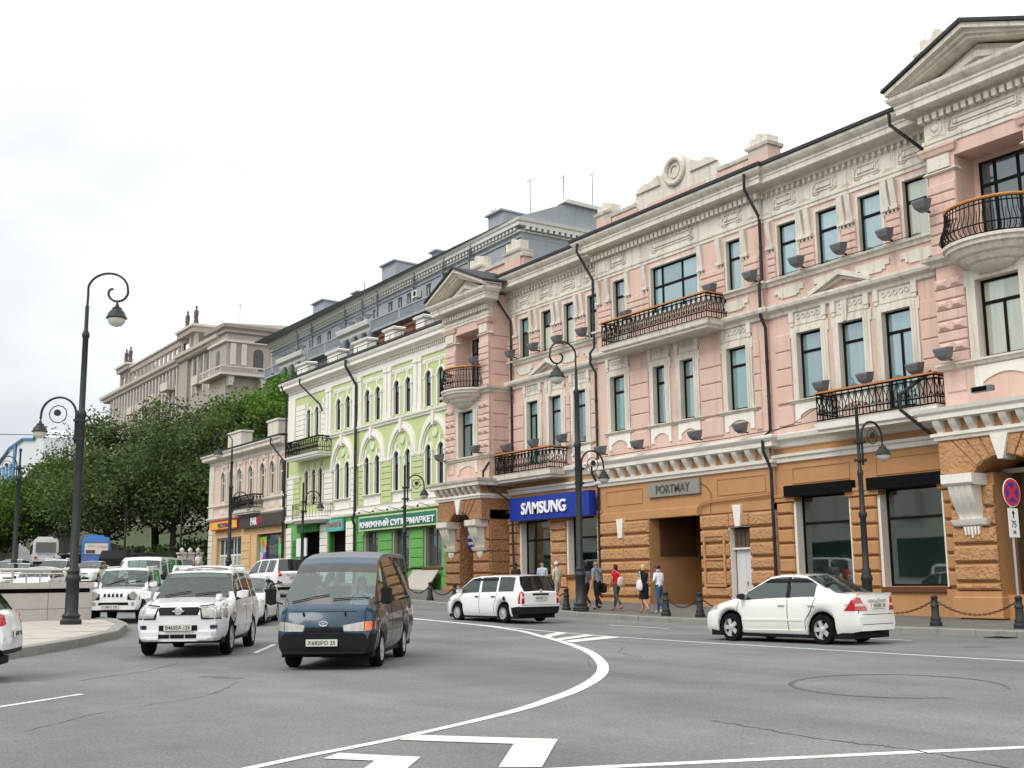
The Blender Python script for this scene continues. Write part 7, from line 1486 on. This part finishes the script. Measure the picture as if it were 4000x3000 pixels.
# ---- buses
def bus(name,label,x,y,head,paint,H=2.9,L=7.5,W=2.35,ad=False):
    T=thing(name,label,'bus',(x,y,G(y)),math.atan2(head[1],head[0])); w=W/2
    ring=lambda xx,k:[(xx,-w*k,.4),(xx,w*k,.4),(xx,w,.9),(xx,w,1.35),(xx,w*.965,H-.35),(xx,w*.86,H-.08),(xx,w*.5,H),(xx,-w*.5,H),(xx,-w*.86,H-.08),(xx,-w*.965,H-.35),(xx,-w,1.35),(xx,-w,.9)]
    B().rings([[(p[0]+.12,p[1]*.94,.45+(p[2]-.45)*.97) for p in ring(-L/2,.95)],ring(-L/2+.14,.97),ring(L/2-.2,.97),[(p[0],p[1]*.93,.45+(p[2]-.45)*.96) for p in ring(L/2,.95)]]).obj('body',paint,T,smooth=35)
    B().box(-L/2+.06,-L/2+.13,-w*.78,w*.78,1.55,2.5).obj('rear_window',CGD,T); B().box(L/2-.1,L/2-.03,-w*.8,w*.8,1.3,2.45).obj('windshield',CG,T)
    for k in range(5):
        for sd in(1,-1): B().box(-L/2+.7+k*1.3,-L/2+1.85+k*1.3,sd*(w-.02),sd*(w+.012),1.45,2.35).obj('side_window',CGD,T)
    for sd in(1,-1): B().box(-L/2+.06,-L/2+.12,sd*.72,sd*1.02,.95,1.18).obj('tail_light',TLR,T); B().box(L/2-.1,L/2-.02,sd*.7,sd*1.0,.7,.95).obj('headlight',HL,T)
    B().box(-L/2-.02,-L/2+.2,-w*.95,w*.95,.42,.7).obj('rear_bumper',PLAS if not ad else paint,T)
    B().box(-1.5,1.0,-.7,.7,H,H+.22).obj('roof_hatch',paint,T)
    for xx in(-L/2+1.7,L/2-1.6):
        for sd in(1,-1): B().lathe((xx,sd*(w-.15),.42),[(.42,-.12),(.42,.12),(.25,.14)],16,'y').obj('wheel',TYRE,T)
    if ad:
        a=B().box(-L/2+.02,-L/2+.06,-w*.8,w*.8,1.5,2.42).obj('advert_panel',mat('advert_white',(.7,.68,.66),.6),T)
        text('СТРИЖ',.8,.2,(-L/2+.018,-.05,2.0),(0,-1,0),(0,0,1),a,mat('advert_red',(.55,.04,.03),.6),'advert_text',.004); B().box(-L/2+.012,-L/2+.02,.1,.85,1.55,1.85).obj('advert_band',mat('advert_brown',(.14,.06,.05),.6),a); text('реклама',.55,.14,(-L/2+.018,.7,2.1),(0,-1,0),(0,0,1),a,MT['advert_red'],'advert_text',.004)
    else: text('АВТОБУС',1.5,.18,(-L/2+.055,.75,1.3),(0,-1,0),(0,0,1),T,mat('bus_blue_letters',(.05,.15,.4),.6),'lettering',.01)
    return T
bus('white_bus','white bus with dark rear window in front of the stone retaining wall',24.6,121,(.16,1),BUSW,2.9,8,2.3); bus('blue_bus','bright blue bus with white advert panel on its rear',26.0,107.0,(.2,1),BUSB,3.0,8,2.35,True)
# dark flatbed truck beside the blue bus
T=thing('dark_truck','dark canvas-sided truck partly hidden between blue bus and cab-over van','truck',(23.9,90,G(90)),math.atan2(-.877,-.48)); B().box(-2.6,1.0,-1.1,1.1,.8,1.75).obj('cargo_box',mat('dark_canvas',(.03,.032,.03),.9),T); B().rings([[(1.1,-1,.6),(2.6,-1,.6),(2.6,1,.6),(1.1,1,.6)],[(1.1,-1,1.5),(2.6,-1,1.4),(2.6,1,1.4),(1.1,1,1.5)],[(1.2,-.9,2.0),(2.2,-.9,2.0),(2.2,.9,2.0),(1.2,.9,2.0)]]).obj('cab',PLAS,T); B().lathe((0.2,1.2,1.9),[(.42,-.1),(.42,.1),(.2,.12)],16,'y').obj('spare_wheel',TYRE,T)
for xx in(-1.6,1.8):
    for sd in(1,-1): B().lathe((xx,sd*.95,.45),[(.45,-.14),(.45,.14),(.2,.16)],14,'y').obj('wheel',TYRE,T)
# ================================================================ people
SKIN=mat('skin',(.50,.27,.18),.6,var=.08,scale=8); SKIN2=mat('skin_tanned',(.40,.20,.12),.6,var=.08,scale=8)
def cloth(n,c,**k): return mat('cloth_'+n,c,.9,var=k.get('var',.15),scale=k.get('scale',6),bump=.1,bscale=30)
def seg_dist(p,a,b):
    ab=b-a; t=max(0,min(1,(p-a).dot(ab)/max(ab.length_squared,1e-9))); return (p-(a+ab*t)).length,t
def person(label,loc,face,h=1.72,step=.25,top=None,sleeve=.55,bottom=None,shoe=None,skin=None,hair=None,hairs='short',arms=((.08,.35,.0),(.08,.1,.0)),lean=.03,seated=False,skirt=None,cap=None,hemz=0,legbare=False,turn=0,wide=1.0):
    """one continuous skinned body in walking or sitting pose; local +Y is forward. arms: (spread, elbow bend, swing) right, left"""
    P=thing('person',label,'person',loc,face-math.pi/2); k=h/1.75; skin=skin or SKIN
    J={}; E_=[]
    def j(n,x,y,z,rx,ry=None): J[n]=(Vector((x,y,z))*k,rx*k*wide,(ry or rx)*k*wide)
    if seated:
        pz=.0; j('pelvis',0,0,.10,.15,.13); j('waist',0,.0,.28,.135,.11); j('chest',0,.02+lean,.50,.165,.115); j('neck0',0,.04+lean,.63,.07); j('neck',0,.06+lean,.70,.055); j('head',0,.08+lean,.80,.085,.095); j('crown',0,.075+lean,.90,.08,.09)
        for sd,n in((1,'r'),(-1,'l')):
            j('hip'+n,sd*.1,.08,.08,.1); j('knee'+n,sd*.13,.5,.1,.07); j('ankle'+n,sd*.13,.55,-.3,.05); j('toe'+n,sd*.13,.72,-.36,.04)
    else:
        j('pelvis',0,0,.96,.15,.115); j('waist',0,lean*.3,1.12,.13,.10); j('chest',0,lean*.8,1.33,.165,.11); j('neck0',0,lean,1.465,.07); j('neck',0,lean+.01,1.53,.052); j('head',0,lean+.03,1.62,.082,.092); j('crown',0,lean+.02,1.70,.075,.085)
        for sd,n,st in((1,'r',step),(-1,'l',-step)):
            j('hip'+n,sd*.09,.0,.9,.105,.1); j('knee'+n,sd*.10,st*.42+.05,.50+(.02 if st<0 else 0),.066); ay=st*.9-(.12 if st<0 else 0); az=.09+(.07 if st<0 else 0); j('ankle'+n,sd*.09,ay,az,.045); j('toe'+n,sd*.11,ay+.17,max(.035,az-.07),.04,.035)
    sh=J['chest'][0]/k; 
    for sd,n,(sp,bend,sw) in((1,'r',arms[0]),(-1,'l',arms[1])):
        s0=Vector((sd*.185,sh.y,sh.z+.085)); j('sho'+n,*s0,.068)
        u=Vector((sd*sp,sw,-1)).normalized(); e=s0+u*.29; j('elb'+n,*e,.045); f=Vector((u.x*.4-sd*.1*bend,u.y+math.sin(bend)*1.1,u.z*math.cos(bend))).normalized(); w=e+f*.25; j('wri'+n,*w,.032); hd=w+f*.09; j('han'+n,*hd,.036,.026)
    links=[('pelvis','waist'),('waist','chest'),('chest','neck0'),('neck0','neck'),('neck','head'),('head','crown')]
    for n in'rl': links+=[('pelvis','hip'+n),('hip'+n,'knee'+n),('knee'+n,'ankle'+n),('ankle'+n,'toe'+n),('chest','sho'+n),('sho'+n,'elb'+n),('elb'+n,'wri'+n),('wri'+n,'han'+n)]
    names=list(J); me=bpy.data.meshes.new('skeleton'); me.from_pydata([J[n][0] for n in names],[(names.index(a),names.index(b)) for a,b in links],[])
    o=bpy.data.objects.new('skeleton',me); col.objects.link(o); md=o.modifiers.new('s','SKIN'); o.modifiers.new('u','SUBSURF').levels=1
    for i,n in enumerate(names):
        sv=me.skin_vertices[0].data[i]; sv.radius=(J[n][1],J[n][2]); sv.use_root=(n=='pelvis')
    bm_=bpy.data.meshes.new_from_object(o.evaluated_get(bpy.context.evaluated_depsgraph_get())); bpy.data.objects.remove(o); bpy.data.meshes.remove(me)
    b=B(); b.v=[tuple(v.co) for v in bm_.vertices]; b.f=[tuple(p.vertices) for p in bm_.polygons]; ms=[skin,top,bottom or top,shoe or PLK]
    for f in b.f:
        c=sum((Vector(b.v[i]) for i in f),Vector())/len(f); best=None
        for a,d in links:
            dd,t=seg_dist(c,J[a][0],J[d][0]); dd/=max(J[a][1],J[d][1])
            if best is None or dd<best[0]: best=(dd,a,d,t)
        _,a,d,t=best; n=a.rstrip('rl') if a[:3] in('hip','kne','ank','sho','elb','wri') else a; mi=0
        if a in('waist',) or (a=='chest' and d in('neck0','shor','shol')): mi=1
        elif a=='pelvis' and d=='waist': mi=1 if t>.35 else 2
        elif a=='pelvis': mi=2
        elif a=='neck0': mi=1 if t<.15 else 0
        elif n=='hip': mi=2
        elif n=='knee': mi=0 if legbare else (2 if t<.92-hemz else 0)
        elif n=='ankle': mi=3
        elif n=='sho': mi=1 if t<sleeve*1.0 else 0
        elif n=='elb': mi=1 if sleeve>1 and t<.9 else 0
        b.m.append(mi)
    # fingers and thumb
    b.cm=0
    for n,sd in(('r',1),('l',-1)):
        w=J['wri'+n][0]; hd=J['han'+n][0]; f=(hd-w).normalized(); sdv=f.cross(Vector((sd,0,0))); sdv=sdv.normalized() if sdv.length>.01 else Vector((0,1,0)); pal=f.cross(sdv).normalized()
        for q,ln in((-1.5,.062),(-.5,.075),(.5,.07),(1.5,.055)): 
            r0=hd+sdv*q*.017*k-f*.01*k; b.tube([r0,r0+f*ln*.55*k,r0+f*ln*k+pal*.018*k],[.0095*k,.009*k,.007*k],5)
        r0=w+f*.04*k+sdv*.03*k; b.tube([r0,r0+(f*.6+sdv*.7).normalized()*.04*k,r0+(f+sdv*.5).normalized()*.075*k],[.012*k,.011*k,.008*k],5)
    # nose, ears
    hdv=J['head'][0]; r=J['head'][2]
    b.tube([hdv+Vector((0,r*.85,.02*k)),hdv+Vector((0,r*1.22,-.022*k)),hdv+Vector((0,r*.95,-.03*k))],[.01*k,.016*k,.012*k],5)
    for sd in(1,-1): b.lathe(tuple(hdv+Vector((sd*J['head'][1]*.98,-.005,-.035*k))),[(.012*k,0),(.02*k,.03*k),(.014*k,.055*k)],6)
    o=b.obj('body',ms,P,smooth=80)
    fc=B(); 
    for sd in(1,-1): fc.lathe(tuple(hdv+Vector((sd*.032*k,r*.93,.012*k))),[(.004*k,-.01*k),(.012*k,0),(.004*k,.01*k)],6)
    fc.box(*(hdv.x-.022*k,hdv.x+.022*k),hdv.y+r*.9,hdv.y+r*.98,hdv.z-.062*k,hdv.z-.052*k); fc.obj('face_features',mat('eyes_mouth',(.06,.025,.02),.5),P)
    c=J['head'][0]+(J['crown'][0]-J['head'][0])*.35; rx,ry,rz=J['head'][1]*1.12,r*1.16,.118*k
    if hair:
        b=B(); n,m=14,9; V=[]
        down={'short':-.25,'bob':-.8,'long':-.95,'bald':-.1}[hairs]
        for a in range(m+1):
            ph=math.pi/2-(math.pi/2-math.asin(max(-1,down)))*a/m; ring=[]
            for q in range(n):
                t=2*math.pi*q/n; fr=math.sin(t); z=math.sin(ph); rr=math.cos(ph)
                if fr>.25 and z<.35: rr*=.62; 
                fl=1+(.05*math.sin(q*2.1+a*1.7)); ln=0
                if hairs=='long' and z<-.3 and fr<.3: ln=-.22*k*(-.3-z)/.65; rr=max(rr,.72)
                if hairs=='bob' and z<-.2 and fr<.3: rr=max(rr,.8)
                ring.append((c.x+rx*rr*math.cos(t)*fl,c.y+ry*rr*fr*fl-.008,c.z+rz*z+ln))
            V.append(ring)
        if hairs!='bald': b.rings(V); b.obj('hair',hair,P,smooth=80)
        else:
            b.rings([[(p[0],p[1]-.012,p[2]-.05*k) for p in V[q]] for q in range(5,m+1)]); b.obj('hair',hair,P,smooth=80)
    if cap:
        b=B(); b.lathe((c.x,c.y,c.z+.01*k),[(rx*1.08,0),(rx*1.08,.05*k),(rx*.8,.1*k),(.02,.13*k)],12); b.rings([[(c.x-.08*k,c.y+ry*.8,c.z+.0),(c.x+.08*k,c.y+ry*.8,c.z),(c.x+.06*k,c.y+ry*1.8,c.z-.01),(c.x-.06*k,c.y+ry*1.8,c.z-.01)],[(c.x-.08*k,c.y+ry*.8,c.z+.015),(c.x+.08*k,c.y+ry*.8,c.z+.015),(c.x+.06*k,c.y+ry*1.8,c.z+.005),(c.x-.06*k,c.y+ry*1.8,c.z+.005)]]); b.obj('cap',cap,P,smooth=50)
    if skirt:
        pz=J['pelvis'][0]; b=B(); ring=lambda rx_,ry_,z,oy=0:[(rx_*k*math.cos(2*math.pi*q/16),oy+ry_*k*math.sin(2*math.pi*q/16)*(1+.04*math.sin(q*3)),z*k) for q in range(16)]
        b.rings([ring(.155,.125,1.14),ring(.185,.16,.98),ring(.185,.165,.85),ring(.18,.17,.62,.02),ring(.185,.185,.50,.03)],cap=False); b.obj('skirt',skirt,P,smooth=70)
    return P,J,k
def bag(name,label,cat,P,at,size,m,straps):
    """soft pouch hanging beside a person, straps up to given points (in the person's frame)"""
    M=Matrix.Translation(P.location)@Matrix.Rotation(P.rotation_euler[2],4,'Z'); w=M@Vector(at)
    T=thing(name,label,cat,w,P.rotation_euler[2]); sx,sy,sz=size; rs=[]
    for z,f in((-.5,.55),(-.42,.85),(-.2,1),(.1,.95),(.35,.75),(.5,.45)): rs.append([(sx/2*f*math.cos(t),sy/2*f*math.sin(t)*(1+.06*math.sin(3*t)),sz*z) for t in [2*math.pi*q/12 for q in range(12)]])
    B().rings(rs).obj('pouch',m,T,smooth=70)
    for s in straps:
        pts=[Vector(q)-Vector(at) for q in s]; B().tube(pts,.014,5).obj('strap',m,T)
PY=R(90)
FW=lambda deg: R(deg)
# group by the tall lamp, walking away to the left along the pavement
p,J,k=person('woman with long dark hair in a blue-violet top and dark trousers beside the tall lamp',(27.3,36.2,G(36.2)+.15),FW(95),1.72,.24,cloth('violet_blue',(.13,.13,.22),var=.4),.05,cloth('black',(.012,.012,.016)),SKIN,hair=cloth('dark_hair',(.012,.009,.008)),hairs='long',arms=((.1,.9,.1),(.1,.5,.0)))
bag('yellow_handbag','pale yellow handbag carried by the dark-haired woman near the lamp','handbag',p,(-.26,.05,1.0),(.14,.3,.26),cloth('pale_yellow',(.62,.48,.22)),[[(-.25,.1,1.12),(-.2,.02,1.46),(-.24,-.05,1.12)]])
p,J,k=person('bald man in grey short-sleeved shirt and black trousers seen from behind',(26.85,34.9,G(34.9)+.15),FW(100),1.86,.16,cloth('grey_blue',(.26,.29,.36)),.72,cloth('black',(.012,.012,.016)),PLK,skin=SKIN,hair=cloth('grey_fringe',(.25,.2,.17)),hairs='bald',arms=((.14,.15,.05),(.16,.2,-.08)),wide=1.1)
bag('black_shoulder_bag','black shoulder bag with diagonal strap worn by the bald man','shoulder bag',p,(.27,-.05,.82),(.16,.36,.36),cloth('black',(.012,.012,.016)),[[(.24,-.05,1.0),(.1,-.155,1.25),(-.1,-.14,1.45),(-.17,-.02,1.53),(-.1,.12,1.42),(.2,.05,1.02)]])
p,J,k=person('woman in red top and green patterned trousers with a cream bag',(27.05,34.0,G(34)+.15),FW(98),1.70,.26,cloth('red',(.62,.012,.018)),.1,cloth('green_pattern',(.05,.075,.05),var=.9,scale=14),mat('red_sandals',(.5,.06,.05),.6),skin=SKIN2,hair=cloth('auburn_hair',(.06,.013,.010)),hairs='bob',arms=((.1,.3,.0),(.12,.5,.05)),hemz=.1)
bag('cream_shoulder_bag','cream slouchy shoulder bag carried by the woman in red','shoulder bag',p,(.02,-.20,1.06),(.36,.16,.36),cloth('cream_canvas',(.60,.52,.46)),[[(.1,-.16,1.2),(.0,-.13,1.38),(-.15,-.02,1.5),(-.12,.1,1.42)]])
p,J,k=person('blonde woman in a black knee-length dress walking past the gateway',(26.85,32.2,G(32.2)+.15),FW(92),1.70,.24,cloth('black',(.012,.012,.016)),.08,cloth('black',(.012,.012,.016)),mat('beige_sandals',(.35,.22,.15),.6),skin=SKIN,hair=cloth('blonde_hair',(.62,.42,.15)),hairs='bob',arms=((.12,.1,.1),(.1,.1,-.1)),skirt=cloth('black',(.012,.012,.016)),legbare=True)
bag('white_handbag','white slouchy handbag on the shoulder of the blonde woman','handbag',p,(-.27,-.06,.98),(.16,.3,.38),cloth('white_leather',(.72,.70,.72)),[[(-.25,.02,1.12),(-.2,.0,1.47),(-.25,-.12,1.12)]])
p,J,k=person('youth in white T-shirt, blue jeans and dark cap beside the gateway',(27.05,31.6,G(31.6)+.15),FW(96),1.70,.20,cloth('white',(.74,.76,.82)),.8,cloth('denim',(.035,.08,.18),var=.5),mat('white_trainers',(.6,.6,.6),.6),skin=SKIN2,hair=cloth('dark_hair',(.012,.009,.008)),cap=cloth('plum_cap',(.09,.05,.07)),arms=((.12,.3,.0),(.16,1.5,.1)))
# three people beyond the wagon
person('man in dark jacket walking behind the white wagon roof',(28.9,43.5,G(43.5)+.15),FW(80),1.72,.2,cloth('charcoal',(.03,.028,.03)),1.2,cloth('black',(.012,.012,.016)),PLK,skin=SKIN2,hair=cloth('dark_hair',(.012,.009,.008)))
person('young man in pale shirt with dark rucksack straps facing the camera behind the wagon',(28.6,41.0,G(41)+.15),FW(215),1.80,.15,cloth('pale_blue',(.42,.46,.55)),.8,cloth('denim',(.035,.08,.18),var=.5),PLK,hair=cloth('dark_hair',(.012,.009,.008)))
person('man in cream shirt and pale cap behind the wagon roof',(28.8,40.2,G(40.2)+.15),FW(95),1.76,.2,cloth('cream',(.55,.5,.38)),.8,cloth('beige',(.35,.3,.24)),PLK,cap=cloth('pale_cap',(.62,.6,.55)),hair=cloth('grey_fringe',(.25,.2,.17)))
# far pedestrians
person('person in white shirt walking past the pizzeria window',(28.0,84.5,G(84.5)+.15),FW(270),1.75,.2,cloth('white',(.74,.76,.82)),.8,cloth('beige',(.35,.3,.24)),PLK,hair=cloth('dark_hair',(.012,.009,.008)))
person('person in dark clothes standing left of the blue bus',(24.2,104.5,G(104.5)),FW(260),1.8,.1,cloth('black',(.012,.012,.016)),.8,cloth('black',(.012,.012,.016)),PLK,skin=SKIN2,hair=cloth('dark_hair',(.012,.009,.008)))
person('person in pale blue shirt on the roadway between the two buses',(22.1,103.0,G(103)),FW(90),1.75,.2,cloth('pale_blue',(.42,.46,.55)),.8,cloth('charcoal',(.03,.028,.03)),PLK,hair=cloth('dark_hair',(.012,.009,.008)))
# driver and passenger of the minibus
vm=Matrix.Translation((VX,VY,0))@Matrix.Rotation(math.atan2(VH[1],VH[0]),4,'Z'); va=math.atan2(VH[1],VH[0])
q=vm@Vector((1.12,.42,.66)); person('driver in pale striped shirt at the wheel of the blue minibus',q,va,1.72,0,cloth('pale_blue',(.42,.46,.55)),.8,cloth('charcoal',(.03,.028,.03)),PLK,hair=cloth('grey_fringe',(.25,.2,.17)),seated=True,arms=((.2,1.1,.35),(.2,1.1,.35)))
q=vm@Vector((1.12,-.36,.62)); person('dark-haired passenger in pink top in the front of the blue minibus',q,va,1.66,0,cloth('pink_top',(.55,.22,.2)),.6,cloth('charcoal',(.03,.028,.03)),PLK,hair=cloth('dark_hair',(.012,.009,.008)),hairs='bob',seated=True,arms=((.15,.8,.2),(.15,.8,.2)))

sm=Matrix.Translation((SUVM[0],SUVM[1],0))@Matrix.Rotation(math.atan2(XH[1],XH[0]),4,'Z'); q=sm@Vector((.25,-.40,.66)); person('driver in dark top behind the windscreen of the white compact SUV',q,math.atan2(XH[1],XH[0]),1.7,0,cloth('charcoal',(.03,.028,.03)),.8,cloth('black',(.012,.012,.016)),PLK,hair=cloth('dark_hair',(.012,.009,.008)),seated=True,arms=((.2,1.1,.35),(.2,1.1,.35)))
# ================================================================ trees
def leafmat(name,a,c):
    m,n=_mat(name); lk=n.links.new; o=nd(n,'ShaderNodeOutputMaterial'); d=nd(n,'ShaderNodeBsdfDiffuse'); t=nd(n,'ShaderNodeBsdfTranslucent'); x=nd(n,'ShaderNodeMixShader'); x.inputs[0].default_value=.3
    g=nd(n,'ShaderNodeNewGeometry'); z=nd(n,'ShaderNodeTexNoise',Scale=.45,Detail=3.); lk(g.outputs['Position'],z.inputs['Vector']); r=nd(n,'ShaderNodeValToRGB'); r.color_ramp.elements[0].position=.35; r.color_ramp.elements[1].position=.65; r.color_ramp.elements[0].color=(*a,1); r.color_ramp.elements[1].color=(*c,1); lk(z.outputs['Fac'],r.inputs[0])
    w=nd(n,'ShaderNodeMath',operation='MULTIPLY_ADD'); lk(g.outputs['Random Per Island'],w.inputs[0]); w.inputs[1].default_value=.8; w.inputs[2].default_value=.6; mm=nd(n,'ShaderNodeMixRGB',blend_type='MULTIPLY'); mm.inputs[0].default_value=1; lk(r.outputs[0],mm.inputs[1]); lk(w.outputs[0],mm.inputs[2])
    lk(mm.outputs[0],d.inputs[0]); lk(mm.outputs[0],t.inputs[0]); lk(d.outputs[0],x.inputs[1]); lk(t.outputs[0],x.inputs[2]); lk(x.outputs[0],o.inputs[0]); return m
LF=[leafmat('leaf_dark',(.055,.095,.036),(.15,.20,.075)),leafmat('leaf_mid',(.055,.115,.028),(.14,.22,.05)),leafmat('leaf_bright',(.055,.15,.016),(.15,.29,.04)),leafmat('leaf_grey_green',(.07,.095,.06),(.13,.16,.10))]
BARK=mat('bark',(.045,.035,.028),.95,var=.3,scale=3,bump=.8,bscale=12)
def tree(x,y,z,top,rad,label,lm,n=3600,ls=.42,low=.22,sparse=0,seed=1):
    rnd=random.Random(seed); H=top-z; T=thing('tree',label,'tree',(x,y,z),0,'hillside trees')
    b=B(); pts=[(0,0,-.6)]; bx_,by_=0,0
    for k in range(1,6): bx_+=rnd.uniform(-.25,.25); by_+=rnd.uniform(-.25,.25); pts.append((bx_,by_,H*.75*k/5))
    r0=.022*H+.1; b.tube(pts,[r0*(1-.16*k) for k in range(6)],8); clumps=[]
    ch=H*(1-low)/2; cz=H*low+ch
    for k in range(11):
        a=k*2.4+rnd.random(); zz_=H*(low*.8+(.62-low*.5)*k/11); i=min(4,int(zz_/(H*.15))); s0=Vector(pts[i]); e=Vector((math.cos(a)*rad*rnd.uniform(.5,.8),math.sin(a)*rad*rnd.uniform(.5,.8),zz_+H*rnd.uniform(.1,.22))); s0.z=zz_; m=(s0+e)/2+Vector((0,0,-.3)); b.tube([s0,m,e],[r0*.42,r0*.28,r0*.1],5)
    b.obj('trunk',BARK,T,smooth=60)
    nc=60
    for k in range(nc):
        while True:
            u=Vector((rnd.uniform(-1,1),rnd.uniform(-1,1),rnd.uniform(-1,1)))
            if u.length<1 and u.length>.25: break
        wd=1-.35*max(0,u.z); clumps.append((Vector((u.x*rad*wd,u.y*rad*wd,cz+u.z*ch*.92)),rad*rnd.uniform(.2,.36)))
    v=[];f=[]
    for k in range(n):
        c,r=clumps[rnd.randrange(nc)]; d=Vector((rnd.gauss(0,1),rnd.gauss(0,1),rnd.gauss(0,.8))); d=d.normalized()*r*(rnd.random()**.45); p=c+d
        a=Vector((rnd.gauss(0,1),rnd.gauss(0,1),rnd.gauss(0,.7))).normalized(); w=a.cross(Vector((rnd.gauss(0,1),rnd.gauss(0,1),rnd.gauss(0,1)))).normalized(); s=ls*rnd.uniform(.6,1.25)
        i=len(v); v+= [p-a*s*.5,p+w*s*.28,p+a*s*.5,p-w*s*.28]; f.append((i,i+1,i+2,i+3))
    me=bpy.data.meshes.new('crown'); me.from_pydata([tuple(q) for q in v],[],f); me.materials.append(lm); ob('crown',me,T); return T
TL=[(17,141,3,10.5,5,'dark tree at the far left edge above the stone wall',1),(22.5,143,3.5,12.5,5,'mid-green tree behind the left street lamp',1),(28,139,4,16.3,6.0,'mid-green tree left of the tall lamp post',1),(32.0,146,5,22.5,5.0,'tall sparse grey-green tree behind the lower lamp arm',3),
 (33,131,4,20.6,7.2,'dull green tree right of the tall lamp post',0),(38,129,4,21.8,7.5,'broad dull green tree below the near statues',0),(43.5,127,5,23.0,7.5,'dark green tree below the grey-brown tower',0),(48,124,6,25.0,7.2,'bright green tree before the grey-brown tower',2),(53,121,7,25.6,7.5,'brightest tall tree above the peach building roof',2),(57,116,8,23.8,7,'bright tree hidden behind the green building corner',2),
 (30.5,120,3.2,15,6.5,'low dark tree above the blue bus',0),(36,116,3.2,16.5,6.5,'low dark tree above the cab-over van',0),(40.5,113,3.6,19,6.5,'dark tree at the left end of the peach building',0),(45,110,4.5,21.5,6.5,'dark tree behind the peach building chimneys',1),(49.5,107,5,20.5,5.5,'mid-green tree behind the peach building ridge',1),(27,153,4,14,6,'dark tree behind the retaining wall',0)]
for i,(x,y,z,tp,r,l,c) in enumerate(TL): tree(x,y,z,tp,r,l,LF[c],n=(1900 if c==3 else 12000),ls=.44 if c!=3 else .38,low=(.2 if i<10 else .28),seed=i+3)
# hedge-like undergrowth on the hillside, one mass nobody could count
rnd=random.Random(5); v=[];f=[]
for k in range(9000):
    x=rnd.uniform(31,60); y=rnd.uniform(112,135); p=Vector((x,y,hz(x,y)+rnd.random()**2*2.2)); a=Vector((rnd.gauss(0,1),rnd.gauss(0,1),rnd.gauss(0,1))).normalized(); w=a.cross(Vector((rnd.gauss(0,1),rnd.gauss(0,1),rnd.gauss(0,1)))).normalized(); s=.55; i=len(v); v+=[p-a*s*.5,p+w*s*.3,p+a*s*.5,p-w*s*.3]; f.append((i,i+1,i+2,i+3))
me=bpy.data.meshes.new('undergrowth'); me.from_pydata([tuple(q) for q in v],[],f); me.materials.append(LF[0]); ob('undergrowth',me,None,'dark leafy undergrowth below the hillside trees','undergrowth',kind='stuff')
# stone gateposts left of the peach building
for i,(x,y) in enumerate(((31.9,98.5),(32.6,98.5),(31.2,98.5))):
    t=thing('stone_gatepost','pale stone gatepost with ball finial left of the peach building, %s'%('middle of three','nearest the building','farthest from the building')[i],'gatepost',(x,y,G(y))); B().box(-.3,.3,-.3,.3,0,1.7).box(-.38,.38,-.38,.38,1.7,1.85).obj('pier',STONE,t); B().lathe((0,0,1.85),[(.08,0),(.2,.12),(.2,.25),(.04,.4)],10).obj('finial',STONE,t,smooth=60)
